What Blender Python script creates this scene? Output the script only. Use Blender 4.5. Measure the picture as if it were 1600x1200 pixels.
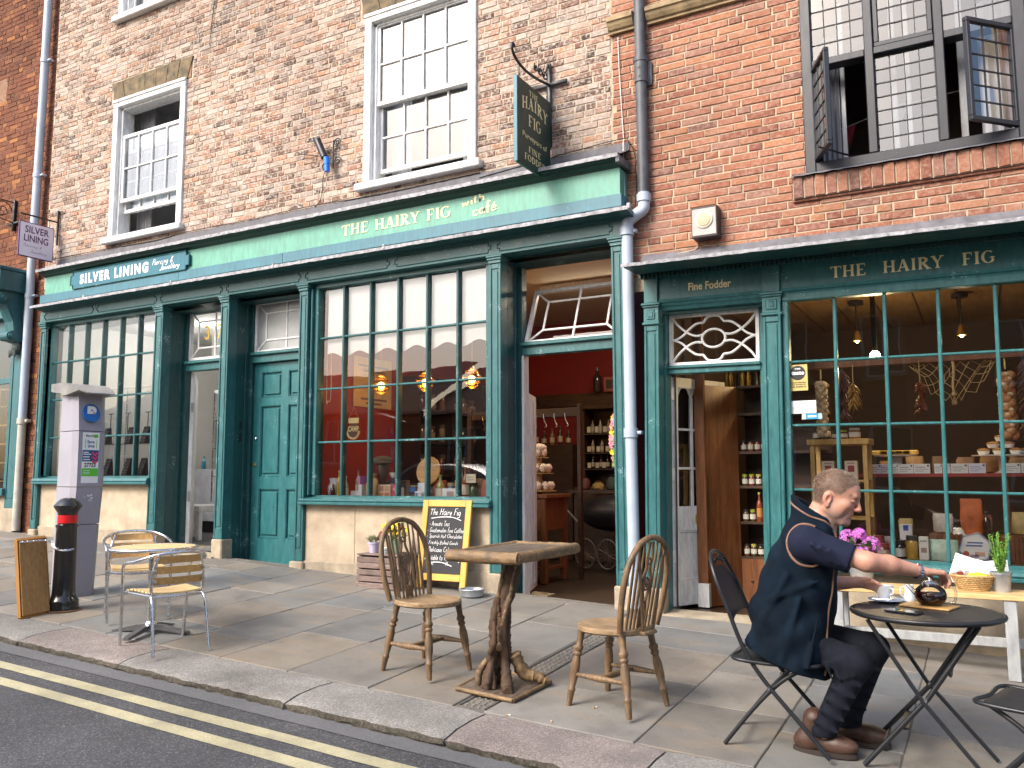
import bpy, bmesh, math, random
import numpy as np
from mathutils import Vector, Matrix, Euler
for o in list(bpy.data.objects): bpy.data.objects.remove(o)
sc = bpy.context.scene
COL = sc.collection
rnd = random.Random(11)
R = math.radians
# ------------------------------------------------------------------ camera
ZC = 1.30                                   # height of the lens; pavement lies at about z 0
YAW, PITCH, ROLL = R(29.16), R(6.19), R(-0.214)
fw = Vector((-math.sin(YAW)*math.cos(PITCH), math.cos(YAW)*math.cos(PITCH), math.sin(PITCH)))
rt = Vector((math.cos(YAW), math.sin(YAW), 0)); up = rt.cross(fw)
r2 = math.cos(ROLL)*rt + math.sin(ROLL)*up; u2 = -math.sin(ROLL)*rt + math.cos(ROLL)*up
cd = bpy.data.cameras.new('camera'); cam = bpy.data.objects.new('camera', cd); COL.objects.link(cam)
cd.sensor_width = 36; cd.lens = 1320/1600*36; cd.clip_start = .05; cd.clip_end = 400
cam.matrix_world = Matrix(((r2.x, u2.x, -fw.x, 0), (r2.y, u2.y, -fw.y, 0), (r2.z, u2.z, -fw.z, ZC), (0, 0, 0, 1)))
sc.camera = cam
# ------------------------------------------------------------------ sky, sun, exposure
SUN_EL, SUN_AZ = R(40), R(205)              # azimuth clockwise from +Y: behind the camera, a little to its left
wd = bpy.data.worlds.new('World'); sc.world = wd; wd.use_nodes = True
nt = wd.node_tree; bg = nt.nodes['Background']
sky = nt.nodes.new('ShaderNodeTexSky'); sky.sky_type = 'NISHITA'; sky.sun_disc = False
sky.sun_elevation = SUN_EL; sky.sun_rotation = SUN_AZ; sky.air_density = 1.0; sky.dust_density = 4.0; sky.ozone_density = 1.0
nt.links.new(sky.outputs[0], bg.inputs[0]); bg.inputs[1].default_value = .15
sl = bpy.data.lights.new('sun', 'SUN'); sl.energy = 1.5; sl.angle = R(20); sl.color = (1, .96, .9)
so = bpy.data.objects.new('sun', sl); COL.objects.link(so)
sd = Vector((math.sin(SUN_AZ)*math.cos(SUN_EL), math.cos(SUN_AZ)*math.cos(SUN_EL), math.sin(SUN_EL)))
so.rotation_euler = (-sd).to_track_quat('-Z', 'Y').to_euler(); so.location = (-3, -6, 12)
vs = sc.view_settings; vs.view_transform = 'Standard'; vs.look = 'None'; vs.gamma = 1; vs.use_curve_mapping = False
vs.exposure = 1.3
sc.render.engine = 'CYCLES'
sc.cycles.max_bounces = 8; sc.cycles.transparent_max_bounces = 16
# ------------------------------------------------------------------ ground plane of the street (falls to the right and to the kerb)
D = 6.8
def gz(x, y): return .16 - .0437*(x+2.3) + .05*(y-D)
# ------------------------------------------------------------------ mesh helpers
class MB:
 def __init__(s): s.v = []; s.f = []; s.m = []; s.mi = 0
 def pts(s, ps):
  i = len(s.v); s.v += [tuple(p) for p in ps]; return i
 def face(s, ids): s.f.append(tuple(ids)); s.m.append(s.mi)
 def poly(s, ps): i = s.pts(ps); s.face(range(i, i+len(ps))); return s
 def box(s, x0, x1, y0, y1, z0, z1, b=0):
  if b <= 0:
   i = s.pts([(x, y, z) for z in (z0, z1) for y in (y0, y1) for x in (x0, x1)])
   for q in ((0,2,3,1),(4,5,7,6),(0,1,5,4),(2,6,7,3),(0,4,6,2),(1,3,7,5)): s.face([i+k for k in q])
   return s
  b = min(b, abs(x1-x0)*.45, abs(y1-y0)*.45, abs(z1-z0)*.45)
  X, Y, Z = (x0, x1), (y0, y1), (z0, z1); idx = {}
  for a in (0, 1):
   for c in (0, 1):
    for d in (0, 1):
     bx, by, bz = (b, -b)[a], (b, -b)[c], (b, -b)[d]
     p = (X[a], Y[c], Z[d])
     idx[a,c,d] = (s.pts([(p[0], p[1]+by, p[2]+bz)]), s.pts([(p[0]+bx, p[1], p[2]+bz)]), s.pts([(p[0]+bx, p[1]+by, p[2])]))
  for k in range(3):
   for sd_ in (0, 1):
    cs = [(0,0),(1,0),(1,1),(0,1)]; ids = []
    for u, w in cs:
     key = [0,0,0]; key[k] = sd_; o = [j for j in range(3) if j != k]; key[o[0]] = u; key[o[1]] = w
     ids.append(idx[tuple(key)][k])
    if (sd_ == 0) != (k == 1): ids = ids[::-1]
    s.face(ids)
  for k in range(3):
   o = [j for j in range(3) if j != k]
   for u in (0, 1):
    for w in (0, 1):
     k0 = [0,0,0]; k0[o[0]] = u; k0[o[1]] = w; k1 = list(k0); k1[k] = 1
     a, c = idx[tuple(k0)], idx[tuple(k1)]
     s.face([a[o[0]], a[o[1]], c[o[1]], c[o[0]]])
  for key, t in idx.items(): s.face(t)
  return s
 def prism(s, prof, axis, a0, a1, cap=True):
  n = len(prof)
  def P(p, a): return (a, p[0], p[1]) if axis == 'x' else ((p[0], a, p[1]) if axis == 'y' else (p[0], p[1], a))
  i = s.pts([P(p, a0) for p in prof] + [P(p, a1) for p in prof])
  for k in range(n): s.face((i+k, i+(k+1) % n, i+n+(k+1) % n, i+n+k))
  if cap: s.face([i+k for k in range(n)][::-1]); s.face([i+n+k for k in range(n)])
  return s
 def tube(s, path, r, n=8, caps=True, closed=False):
  P = [Vector(p) for p in path]; m = len(P)
  rr = r if isinstance(r, (list, tuple)) else [r]*m
  ring = []; prev = None
  for k in range(m):
   if closed: t = (P[(k+1) % m]-P[k-1])
   else: t = P[min(k+1, m-1)]-P[max(k-1, 0)]
   if t.length < 1e-9: t = Vector((0,0,1))
   t.normalize()
   if prev is None:
    ref = Vector((0,0,1)) if abs(t.z) < .9 else Vector((1,0,0))
    a = t.cross(ref).normalized()
   else:
    a = (prev - t*prev.dot(t))
    a = a.normalized() if a.length > 1e-6 else t.orthogonal().normalized()
   prev = a; b = t.cross(a)
   ring.append(s.pts([P[k] + (a*math.cos(2*math.pi*j/n)+b*math.sin(2*math.pi*j/n))*rr[k] for j in range(n)]))
  for k in range(m if closed else m-1):
   i, q = ring[k], ring[(k+1) % m]
   for j in range(n): s.face((i+j, i+(j+1) % n, q+(j+1) % n, q+j))
  if caps and not closed: s.face([ring[0]+j for j in range(n)][::-1]); s.face([ring[-1]+j for j in range(n)])
  return s
 def lathe(s, prof, n=24, c=(0,0,0), sx=1, sy=1):
  rings = []
  for r_, z_ in prof:
   r_ = max(r_, 1e-4)
   rings.append(s.pts([(c[0]+sx*r_*math.cos(2*math.pi*j/n), c[1]+sy*r_*math.sin(2*math.pi*j/n), c[2]+z_) for j in range(n)]))
  for a, b in zip(rings, rings[1:]):
   for j in range(n): s.face((a+j, a+(j+1) % n, b+(j+1) % n, b+j))
  s.face([rings[0]+j for j in range(n)][::-1]); s.face([rings[-1]+j for j in range(n)])
  return s
 def ball(s, c, r, nu=12, nv=8):
  r = r if isinstance(r, (tuple, list)) else (r, r, r)
  i0 = len(s.v)
  rings = []
  for k in range(1, nv):
   ph = math.pi*k/nv
   rings.append(s.pts([(c[0]+r[0]*math.sin(ph)*math.cos(2*math.pi*j/nu), c[1]+r[1]*math.sin(ph)*math.sin(2*math.pi*j/nu), c[2]-r[2]*math.cos(ph)) for j in range(nu)]))
  a = s.pts([(c[0], c[1], c[2]-r[2])]); b = s.pts([(c[0], c[1], c[2]+r[2])])
  for p, q in zip(rings, rings[1:]):
   for j in range(nu): s.face((p+j, p+(j+1) % nu, q+(j+1) % nu, q+j))
  for j in range(nu): s.face((a, rings[0]+(j+1) % nu, rings[0]+j)); s.face((b, rings[-1]+j, rings[-1]+(j+1) % nu))
  return s
 def xf(s, M, i0=0):
  for k in range(i0, len(s.v)): s.v[k] = tuple(M @ Vector(s.v[k]))
  return s
 def add(s, o, M=None):
  i = len(s.v)
  s.v += [tuple(M @ Vector(p)) for p in o.v] if M else o.v
  s.f += [tuple(k+i for k in f) for f in o.f]; s.m += o.m
  return s
 def mesh(s, name, mats, off=(0,0,0), smooth=None, fix=True):
  me = bpy.data.meshes.new(name)
  me.from_pydata([(p[0]-off[0], p[1]-off[1], p[2]-off[2]) for p in s.v], [], s.f)
  mats = mats if isinstance(mats, (list, tuple)) else [mats]
  for m in mats: me.materials.append(m)
  if len(mats) > 1:
   for p, k in zip(me.polygons, s.m): p.material_index = k
  if fix:
   bm = bmesh.new(); bm.from_mesh(me); bmesh.ops.recalc_face_normals(bm, faces=bm.faces); bm.to_mesh(me); bm.free()
  if smooth:
   me.polygons.foreach_set('use_smooth', [True]*len(me.polygons)); me.set_sharp_from_angle(angle=R(smooth))
  me.update(); return me
 # world-coordinate part under a parent (offset by where the parent stands)
 def build(s, name, mat, parent=None, smooth=None, org=None, local=False, label=None, fix=True, at=None):
  off = (0,0,0)
  if parent is not None and not local: off = wl(parent)
  if parent is None and org is not None: off = org
  o = bpy.data.objects.new(name, s.mesh(name, mat, off, smooth, fix)); COL.objects.link(o)
  if parent is not None: o.parent = parent
  elif org is not None: o.location = org
  if at is not None: o.location = at
  if label: o['label'] = label
  return o
def wl(o):
 v = Vector((0,0,0))
 while o is not None: v += o.location; o = o.parent
 return v
def tag(o, label=None, cat=None, group=None, kind=None):
 if label: o['label'] = label
 if cat: o['category'] = cat
 if group: o['group'] = group
 if kind: o['kind'] = kind
 return o
def thing(name, label, cat, loc=(0,0,0), rotz=0, group=None):
 o = bpy.data.objects.new(name, None); COL.objects.link(o); o.empty_display_size = .1
 o.location = loc; o.rotation_euler = (0, 0, rotz); return tag(o, label, cat, group)
def group_part(name, parent, loc=(0,0,0)):
 o = bpy.data.objects.new(name, None); COL.objects.link(o); o.empty_display_size = .05; o.parent = parent; o.location = loc; return o
def piece(name, me, parent, loc=(0,0,0), rot=None):
 o = bpy.data.objects.new(name, me); COL.objects.link(o); o.parent = parent; o.location = loc
 if rot: o.rotation_euler = rot
 return o
def dup(root, loc, rotz, label=None, scale=None):
 def cp(o, par):
  c = o.copy(); COL.objects.link(c); c.parent = par
  for ch in o.children: cp(ch, c)
  return c
 r = cp(root, None); r.location = loc; r.rotation_euler = (0, 0, rotz)
 if scale: r.scale = (scale,)*3
 if label: r['label'] = label
 return r
ORD = ['first', 'second', 'third', 'fourth', 'fifth', 'sixth', 'seventh', 'eighth', 'ninth', 'tenth', 'eleventh', 'twelfth', 'thirteenth', 'fourteenth', 'fifteenth', 'sixteenth', 'seventeenth', 'eighteenth', 'nineteenth', 'twentieth']
def nth(k): return ORD[min(k, 19)]
def arc(c, r, a0, a1, n, plane='xz', k=0):
 out = []
 for i in range(n+1):
  a = a0+(a1-a0)*i/n; u, w = r*math.cos(a), r*math.sin(a)
  out.append((c[0]+u, c[1], c[2]+w) if plane == 'xz' else ((c[0]+u, c[1]+w, c[2]) if plane == 'xy' else (c[0], c[1]+u, c[2]+w)))
 return out
def catmull(P, n=6, closed=False):
 P = [Vector(p) for p in P]; out = []; m = len(P)
 for i in range(m if closed else m-1):
  g = (lambda k: P[k % m]) if closed else (lambda k: P[max(0, min(m-1, k))])
  p0, p1, p2, p3 = g(i-1), g(i), g(i+1), g(i+2)
  for k in range(n):
   t = k/n
   out.append(.5*((2*p1)+(p2-p0)*t+(2*p0-5*p1+4*p2-p3)*t*t+(3*p1-p0-3*p2+p3)*t**3))
 if not closed: out.append(P[-1])
 return out
# ------------------------------------------------------------------ materials
def srgb(r, g, b):
 f = lambda c: (c/255/12.92 if c/255 <= .04045 else ((c/255+.055)/1.055)**2.4)
 return (f(r), f(g), f(b))
_mats = {}
def newmat(name):
 m = bpy.data.materials.new(name); m.use_nodes = True; nt = m.node_tree
 return m, nt, nt.nodes['Principled BSDF'], (lambda t: nt.nodes.new('ShaderNode'+t)), nt.links.new
def mixc(N, L, fac, a, b, mode='MIX'):
 x = N('Mix'); x.data_type = 'RGBA'; x.blend_type = mode
 for sock, val in ((x.inputs[0], fac), (x.inputs[6], a), (x.inputs[7], b)):
  if hasattr(val, 'is_output') or hasattr(val, 'links'): L(val, sock)
  elif isinstance(val, (int, float)): sock.default_value = val
  else: sock.default_value = (*val[:3], 1)
 return x.outputs[2]
def ramp(N, L, src, stops, interp='LINEAR'):
 r_ = N('ValToRGB'); L(src, r_.inputs[0]); cr = r_.color_ramp; cr.interpolation = interp
 while len(cr.elements) < len(stops): cr.elements.new(.5)
 for e, (p, c) in zip(cr.elements, stops):
  e.position = p; e.color = (*c, 1) if isinstance(c, tuple) else (c, c, c, 1)
 return r_.outputs[0]
def noise(N, L, co, scale, detail=5, rough=.6, stretch=None):
 n = N('TexNoise'); n.inputs['Scale'].default_value = scale; n.inputs['Detail'].default_value = detail; n.inputs['Roughness'].default_value = rough
 if stretch:
  mp = N('Mapping'); mp.inputs['Scale'].default_value = stretch; L(co, mp.inputs[0]); L(mp.outputs[0], n.inputs['Vector'])
 else: L(co, n.inputs['Vector'])
 return n.outputs[0]
def mat(name, col, rough=.6, var=.18, scale=6, bump=0., bscale=60, metal=0, spec=.5, col2=None, stretch=None, objrand=0., coat=0, sss=0, island=0., worldco=False):
 if name in _mats: return _mats[name]
 m, nt, b, N, L = newmat(name)
 tc = N('TexCoord'); co = tc.outputs['Object']
 if worldco: co = N('NewGeometry').outputs['Position']
 n1 = noise(N, L, co, scale, 6, .62, stretch)
 lo = tuple(c*(1-var) for c in col); hi = tuple(min(1, c*(1+var)) for c in (col2 or col))
 c = ramp(N, L, n1, [(.3, lo), (.7, hi)])
 if objrand or island:
  oi = N('ObjectInfo').outputs['Random'] if objrand else N('NewGeometry').outputs['Random Per Island']
  k = objrand or island
  g = ramp(N, L, oi, [(0, 1-k), (1, 1+k*.6)])
  c = mixc(N, L, 1., c, g, 'MULTIPLY')
 L(c, b.inputs['Base Color'])
 rr = ramp(N, L, n1, [(.2, max(0, rough-.08)), (.8, min(1, rough+.1))]); L(rr, b.inputs['Roughness'])
 b.inputs['Metallic'].default_value = metal; b.inputs['Specular IOR Level'].default_value = spec
 if coat: b.inputs['Coat Weight'].default_value = coat; b.inputs['Coat Roughness'].default_value = .15
 if bump:
  n2 = noise(N, L, co, bscale, 4, .6, stretch); bp = N('Bump'); bp.inputs['Strength'].default_value = bump; bp.inputs['Distance'].default_value = .01
  L(n2, bp.inputs['Height']); L(bp.outputs[0], b.inputs['Normal'])
 _mats[name] = m; return m
# ---- particular materials
def paint(name, col, rough=.42, wear=.0, wearcol=(.55,.55,.5), var=.14):
 if name in _mats: return _mats[name]
 m, nt, b, N, L = newmat(name); co = N('NewGeometry').outputs['Position']
 n1 = noise(N, L, co, 3.5, 7, .65); n2 = noise(N, L, co, 26, 6, .7, (1, 1, .25))
 c = ramp(N, L, n1, [(.25, tuple(x*(1-var) for x in col)), (.75, tuple(min(1, x*(1+var)) for x in col))])
 s_ = ramp(N, L, n2, [(.35, .72), (.7, 1.10)]); c = mixc(N, L, 1., c, s_, 'MULTIPLY')
 if wear:
  n3 = noise(N, L, co, 55, 6, .75); n4 = noise(N, L, co, 5, 3, .5)
  mx = N('Math'); mx.operation = 'MULTIPLY'; L(n3, mx.inputs[0]); L(n4, mx.inputs[1])
  w = ramp(N, L, mx.outputs[0], [(.43-wear*.06, 0.), (.45-wear*.06, 1.)]); c = mixc(N, L, w, c, wearcol)
 L(c, b.inputs['Base Color'])
 L(ramp(N, L, n2, [(.3, rough-.1), (.8, rough+.15)]), b.inputs['Roughness'])
 bp = N('Bump'); bp.inputs['Strength'].default_value = .18; bp.inputs['Distance'].default_value = .006; L(n2, bp.inputs['Height']); L(bp.outputs[0], b.inputs['Normal'])
 _mats[name] = m; return m
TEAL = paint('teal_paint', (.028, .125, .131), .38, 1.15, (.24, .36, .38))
TEAL_SHADE = paint('teal_paint_shaded', (.015, .074, .076), .42, 1.05, (.16, .25, .24))  # same teal with shade put into its colour: reveals, soffits, upright bars
TEAL_R = paint('teal_paint_right', (.030, .138, .144), .36, 1.0, (.2, .36, .36))
TEAL_FAR = paint('teal_paint_far', (.032, .125, .138), .4, .3, (.2, .33, .35))
DOOR_G = paint('door_green_paint', (.024, .138, .148), .36, .9, (.2, .35, .33))
FASC = paint('fascia_green_paint', (.125, .36, .272), .5, 0, var=.10)
BAND = paint('band_blue_paint', (.043, .165, .215), .45, .3, (.2, .36, .42))
SIGN_TEAL = paint('signboard_teal', (.008, .135, .19), .4)
DKGREEN = paint('dark_green_paint', (.007, .040, .032), .45, .3, (.1, .2, .17))
WHITE = paint('white_gloss', (.78, .78, .77), .35, .12, (.5, .47, .42), .05)
WHITE2 = paint('white_worn', (.70, .70, .68), .45, .5, (.45, .42, .38), .08)
ANTH = paint('anthracite_paint', (.020, .022, .030), .42, .2, (.1, .1, .11))
CREAM_T = mat('cream_lettering', (.78, .70, .40), .5, .06)
WHITE_T = mat('white_lettering', (.82, .82, .82), .5, .03)
PURPLE = mat('sign_purple', (.09, .025, .11), .5, .05)
LILAC = mat('sign_lilac_white', (.72, .68, .78), .5, .04)
GOLD = mat('gold_leaf', (.55, .38, .09), .3, .1, metal=.7)
LEAD = mat('lead_flashing', (.115, .112, .125), .75, .4, 9, .25, 40, worldco=True)
LEAD_LT = mat('lead_edge_weathered', (.30, .30, .32), .6, .55, 26, .3, 60, worldco=True)
BLACKM = mat('black_iron', (.012, .012, .014), .4, .2, bump=.15)
BLACKP = mat('black_gloss_paint', (.008, .008, .009), .18, .1, bump=.12, bscale=30, coat=.5)
STEEL = mat('brushed_aluminium', (.62, .63, .65), .24, .06, 30, metal=1)
GALV = mat('galvanised', (.42, .44, .46), .42, .25, 14, .1, 40, metal=.8)
PIPE_LT = mat('grey_pipe_plastic', (.37, .425, .50), .4, .08, 5)
PIPE_DK = mat('dark_pipe_paint', (.075, .08, .092), .5, .35, 8, .2, 60)
PIPE_BG = mat('beige_pipe_paint', (.42, .40, .34), .5, .2, 8, .15)
RENDERM = mat('buff_render', (.39, .308, .213), .85, .22, 3.2, .25, 90, col2=(.435,.355,.257), worldco=True)
STONE = mat('pale_stone', (.33, .274, .196), .85, .28, 5, .5, 40, worldco=True)
STONE_DK = mat('weathered_lintel_stone', (.060, .050, .034), .85, .4, 9, .6, 40, col2=(.16,.115,.06), worldco=True)
SAND = mat('brown_sandstone', (.20, .145, .075), .8, .35, 7, .4, 50, col2=(.30,.22,.12), worldco=True)
MORTAR_L = mat('lime_mortar', (.42, .35, .265), .95, .25, 18, .4, 120, worldco=True)
MORTAR_R = mat('buff_mortar', (.42, .345, .25), .95, .22, 18, .5, 120, worldco=True)
MORTAR_F = mat('dark_mortar', (.23, .13, .08), .95, .25, 18, .4, 120, worldco=True)
CHALKB = mat('chalkboard_slate', (.018, .019, .022), .7, .3, 4)
CHALK = mat('chalk_white', (.75, .75, .75), .9, .15, 40)
YELWOOD = mat('yellow_pine', (.58, .33, .06), .45, .2, 3, .05, 60, stretch=(1, 1, .2))
def wood(name, c1, c2, rough=.55, sc_=6, stretch=(1, 1, 8), bump=.25, objrand=0.15, dirt=0):
 if name in _mats: return _mats[name]
 m, nt, b, N, L = newmat(name); tc = N('TexCoord'); co = tc.outputs['Object']
 oi = N('ObjectInfo'); ad = N('VectorMath'); ad.operation = 'ADD'; cb = N('CombineXYZ')
 ml = N('Math'); ml.operation = 'MULTIPLY'; L(oi.outputs['Random'], ml.inputs[0]); ml.inputs[1].default_value = 7
 for k in range(3): L(ml.outputs[0], cb.inputs[k])
 L(co, ad.inputs[0]); L(cb.outputs[0], ad.inputs[1]); co = ad.outputs[0]
 n1 = noise(N, L, co, sc_, 8, .65, stretch); n2 = noise(N, L, co, sc_*6, 4, .6, stretch)
 c = ramp(N, L, n1, [(.3, c1), (.68, c2)]); g = ramp(N, L, n2, [(.3, .72), (.6, 1.05)]); c = mixc(N, L, 1., c, g, 'MULTIPLY')
 if objrand: c = mixc(N, L, 1., c, ramp(N, L, oi.outputs['Random'], [(0, 1-objrand), (1, 1+objrand*.5)]), 'MULTIPLY')
 if dirt:
  n3 = noise(N, L, co, 9, 5, .6); c = mixc(N, L, ramp(N, L, n3, [(.45, 0.), (.7, dirt)]), c, (.06, .045, .03))
 L(c, b.inputs['Base Color']); b.inputs['Roughness'].default_value = rough
 bp = N('Bump'); bp.inputs['Strength'].default_value = bump; bp.inputs['Distance'].default_value = .004; L(n2, bp.inputs['Height']); L(bp.outputs[0], b.inputs['Normal'])
 _mats[name] = m; return m
W_CHAIR = wood('windsor_elm', (.085, .045, .020), (.27, .165, .080), .5, 8, (6, 6, 1), .35, .1, .65)
W_SEAT = wood('windsor_seat_elm', (.15, .085, .040), (.42, .29, .16), .5, 6, (1, 9, 7), .35, .08, .45)
W_SLAT = wood('varnished_slat', (.50, .26, .07), (.66, .40, .15), .35, 5, (1, 8, 8), .1, .15)
W_SLATT = wood('pale_table_slat', (.60, .42, .20), (.74, .56, .30), .4, 5, (1, 8, 8), .1, .1)
W_BARK = wood('driftwood_bark', (.020, .010, .006), (.125, .060, .025), .7, 12, (3.5, 3.5, .45), 1., .1, .6)
W_PALE = wood('stripped_log', (.085, .044, .018), (.37, .235, .11), .6, 9, (.7, 4, 4), .9, .15, .7)
W_DARKTOP = wood('dark_stained_board', (.05, .035, .025), (.17, .13, .10), .5, 6, (6, 1, 6), .25, .1)
W_CRATE = wood('weathered_crate', (.10, .066, .055), (.30, .22, .19), .85, 6, (1, 6, 8), .5, .25, .3)
W_BROWN = wood('brown_shelf_wood', (.11, .036, .012), (.26, .10, .036), .4, 4, (7, 7, .6), .12, .2)
W_DARK = wood('dark_shelf_wood', (.03, .014, .008), (.085, .042, .022), .45, 5, (1, 5, 5), .12, .2)
W_PINE = wood('pine_stand', (.48, .28, .08), (.66, .45, .17), .42, 4, (5, 5, .7), .1, .1)
W_BENCH = wood('bench_plank', (.48, .29, .11), (.66, .45, .21), .45, 4, (.6, 6, 6), .15, .1)
W_PLY = wood('mdf_brown', (.30, .155, .045), (.38, .21, .075), .5, 3, (3, 3, 1), .05, .05)
W_FLOOR = wood('dark_floorboard', (.02, .012, .008), (.055, .034, .02), .4, 4, (6, .6, 1), .1, .3)
W_CEIL = wood('ceiling_board', (.16, .085, .03), (.28, .17, .07), .5, 4, (6, .6, 1), .1, .2)
def glass_mat(name, tint=(1,1,1), rough=0., ior=1.5, wav=.02, boost=1.):
 m, nt, b, N, L = newmat(name); nt.nodes.remove(b); out = nt.nodes['Material Output']
 tr = N('BsdfTransparent'); tr.inputs[0].default_value = (*tint, 1); gl = N('BsdfGlossy'); gl.inputs['Roughness'].default_value = rough
 fr = N('Fresnel'); fr.inputs[0].default_value = ior; mx = N('MixShader')
 if wav:
  co = N('NewGeometry').outputs['Position']; n1 = noise(N, L, co, 2.2, 2, .4); bp = N('Bump'); bp.inputs['Strength'].default_value = wav; bp.inputs['Distance'].default_value = .05
  L(n1, bp.inputs['Height']); L(bp.outputs[0], gl.inputs['Normal'])
 mu = N('Math'); mu.operation = 'MULTIPLY'; mu.use_clamp = True; L(fr.outputs[0], mu.inputs[0]); mu.inputs[1].default_value = boost
 L(mu.outputs[0], mx.inputs[0]); L(tr.outputs[0], mx.inputs[1]); L(gl.outputs[0], mx.inputs[2]); L(mx.outputs[0], out.inputs[0])
 return m
GLASS = glass_mat('window_glass', (.98, .99, .985), boost=2.2)      # both faces of a pane reflect
GLASS_UP = glass_mat('sash_glass', (.85, .9, .93), boost=3.8, wav=.03)
FROST = mat('dusty_glass', (.30, .31, .31), .35, .15, 4)
def emit(name, col, st):
 m, nt, b, N, L = newmat(name); b.inputs['Base Color'].default_value = (*col, 1); b.inputs['Emission Color'].default_value = (*col, 1); b.inputs['Emission Strength'].default_value = st
 return m
# brick: each brick its own tint (object random for single bricks, island random for joined ones), mottled face
def brick_mat(name, stops, pale, palefac, dark=.4, relief=.8):
 m, nt, b, N, L = newmat(name)
 oi = N('ObjectInfo').outputs['Random']; g = N('NewGeometry'); isl = g.outputs['Random Per Island']
 ad = N('Math'); ad.operation = 'ADD'; L(oi, ad.inputs[0]); L(isl, ad.inputs[1]); frc = N('Math'); frc.operation = 'FRACT'; L(ad.outputs[0], frc.inputs[0])
 c = ramp(N, L, frc.outputs[0], stops)
 co = g.outputs['Position']
 n1 = noise(N, L, co, 34, 5, .7); n2 = noise(N, L, co, 95, 4, .7); n3 = noise(N, L, co, 1.1, 3, .5)
 c = mixc(N, L, ramp(N, L, n1, [(.46, 0.), (.62, palefac)]), c, pale)
 c = mixc(N, L, ramp(N, L, n2, [(.55, 0.), (.75, dark)]), c, (.05, .035, .03))
 c = mixc(N, L, 1., c, ramp(N, L, n3, [(.3, .80), (.7, 1.1)]), 'MULTIPLY')
 L(c, b.inputs['Base Color']); b.inputs['Roughness'].default_value = .9; b.inputs['Specular IOR Level'].default_value = .25
 bp = N('Bump'); bp.inputs['Strength'].default_value = relief; bp.inputs['Distance'].default_value = .012; L(n1, bp.inputs['Height']); L(bp.outputs[0], b.inputs['Normal'])
 return m
BR_L = brick_mat('york_brick_mottled', [(0, (0.0581,0.0374,0.0315)), (.12, (0.1958,0.0996,0.0700)), (.26, (0.3265,0.1712,0.1158)), (.38, (0.4407,0.3667,0.3149)), (.5, (0.2236,0.1422,0.1127)), (.62, (0.4043,0.3156,0.2675)), (.74, (0.3817,0.1931,0.1081)), (.86, (0.1079,0.0695,0.0576)), (.94, (0.4237,0.3497,0.3054)), (1, (0.2941,0.1536,0.1092))], (0.5111,0.4446,0.3928), .8, .7)
BR_R = brick_mat('orange_red_brick', [(0, (0.2234,0.0825,0.0551)), (.25, (0.3146,0.1228,0.0734)), (.5, (0.3740,0.1704,0.1039)), (.65, (0.2741,0.1135,0.0823)), (.8, (0.4147,0.1876,0.0937)), (.92, (0.3341,0.1696,0.1227)), (1, (0.1839,0.0899,0.0742))], (0.4388,0.2900,0.2195), .55, .45)
BR_F = brick_mat('red_brown_brick', [(0, (0.0957,0.0348,0.0218)), (.35, (0.1740,0.0592,0.0313)), (.6, (0.1392,0.0505,0.0313)), (.85, (0.1914,0.0740,0.0348)), (.93, (0.3306,0.1392,0.0522)), (1, (0.2088,0.0783,0.0391))], (0.2262,0.1131,0.0653), .3, .5)
BR_O = brick_mat('opposite_brick', [(0, (.20,.085,.05)), (.5, (.30,.13,.075)), (1, (.36,.17,.10))], (.4,.25,.17), .3)
# paving
def paving_mat():
 m, nt, b, N, L = newmat('york_flagstone'); oi = N('ObjectInfo').outputs['Random']; co = N('NewGeometry').outputs['Position']
 c = ramp(N, L, oi, [(0, (0.1261,0.1305,0.1305)), (.2, (0.1931,0.1670,0.1348)), (.38, (0.1392,0.1496,0.1549)), (.55, (0.2044,0.1783,0.1462)), (.72, (0.1496,0.1479,0.1392)), (.86, (0.2279,0.2071,0.1783)), (1, (0.1653,0.1705,0.1688))])
 n1 = noise(N, L, co, 2.6, 8, .68); n2 = noise(N, L, co, 160, 3, .7); n3 = noise(N, L, co, 12, 6, .7); n4 = noise(N, L, co, 5.5, 3, .5, (.35, 1.3, 1))
 c = mixc(N, L, 1., c, ramp(N, L, n1, [(.28, .68), (.5, 1.), (.75, 1.2)]), 'MULTIPLY')
 c = mixc(N, L, ramp(N, L, n4, [(.52, 0.), (.68, .45)]), c, (0.2349,0.1827,0.1305))
 c = mixc(N, L, ramp(N, L, n3, [(.58, 0.), (.72, .6)]), c, (.11,.105,.095))
 c = mixc(N, L, 1., c, ramp(N, L, n2, [(.3, .86), (.7, 1.1)]), 'MULTIPLY')
 # trodden gum and lime spots
 vo = N('TexVoronoi'); vo.inputs['Scale'].default_value = 3.1; L(co, vo.inputs['Vector'])
 c = mixc(N, L, ramp(N, L, vo.outputs['Distance'], [(.028, .7), (.045, 0.)]), c, (.44,.42,.38))
 L(c, b.inputs['Base Color']); b.inputs['Specular IOR Level'].default_value = .35
 L(ramp(N, L, n1, [(.3, .55), (.7, .8)]), b.inputs['Roughness'])
 bp = N('Bump'); bp.inputs['Strength'].default_value = .35; bp.inputs['Distance'].default_value = .01; L(n3, bp.inputs['Height'])
 b2 = N('Bump'); b2.inputs['Strength'].default_value = .2; b2.inputs['Distance'].default_value = .003; L(n2, b2.inputs['Height']); L(bp.outputs[0], b2.inputs['Normal']); L(b2.outputs[0], b.inputs['Normal'])
 return m
FLAG = paving_mat()
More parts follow.
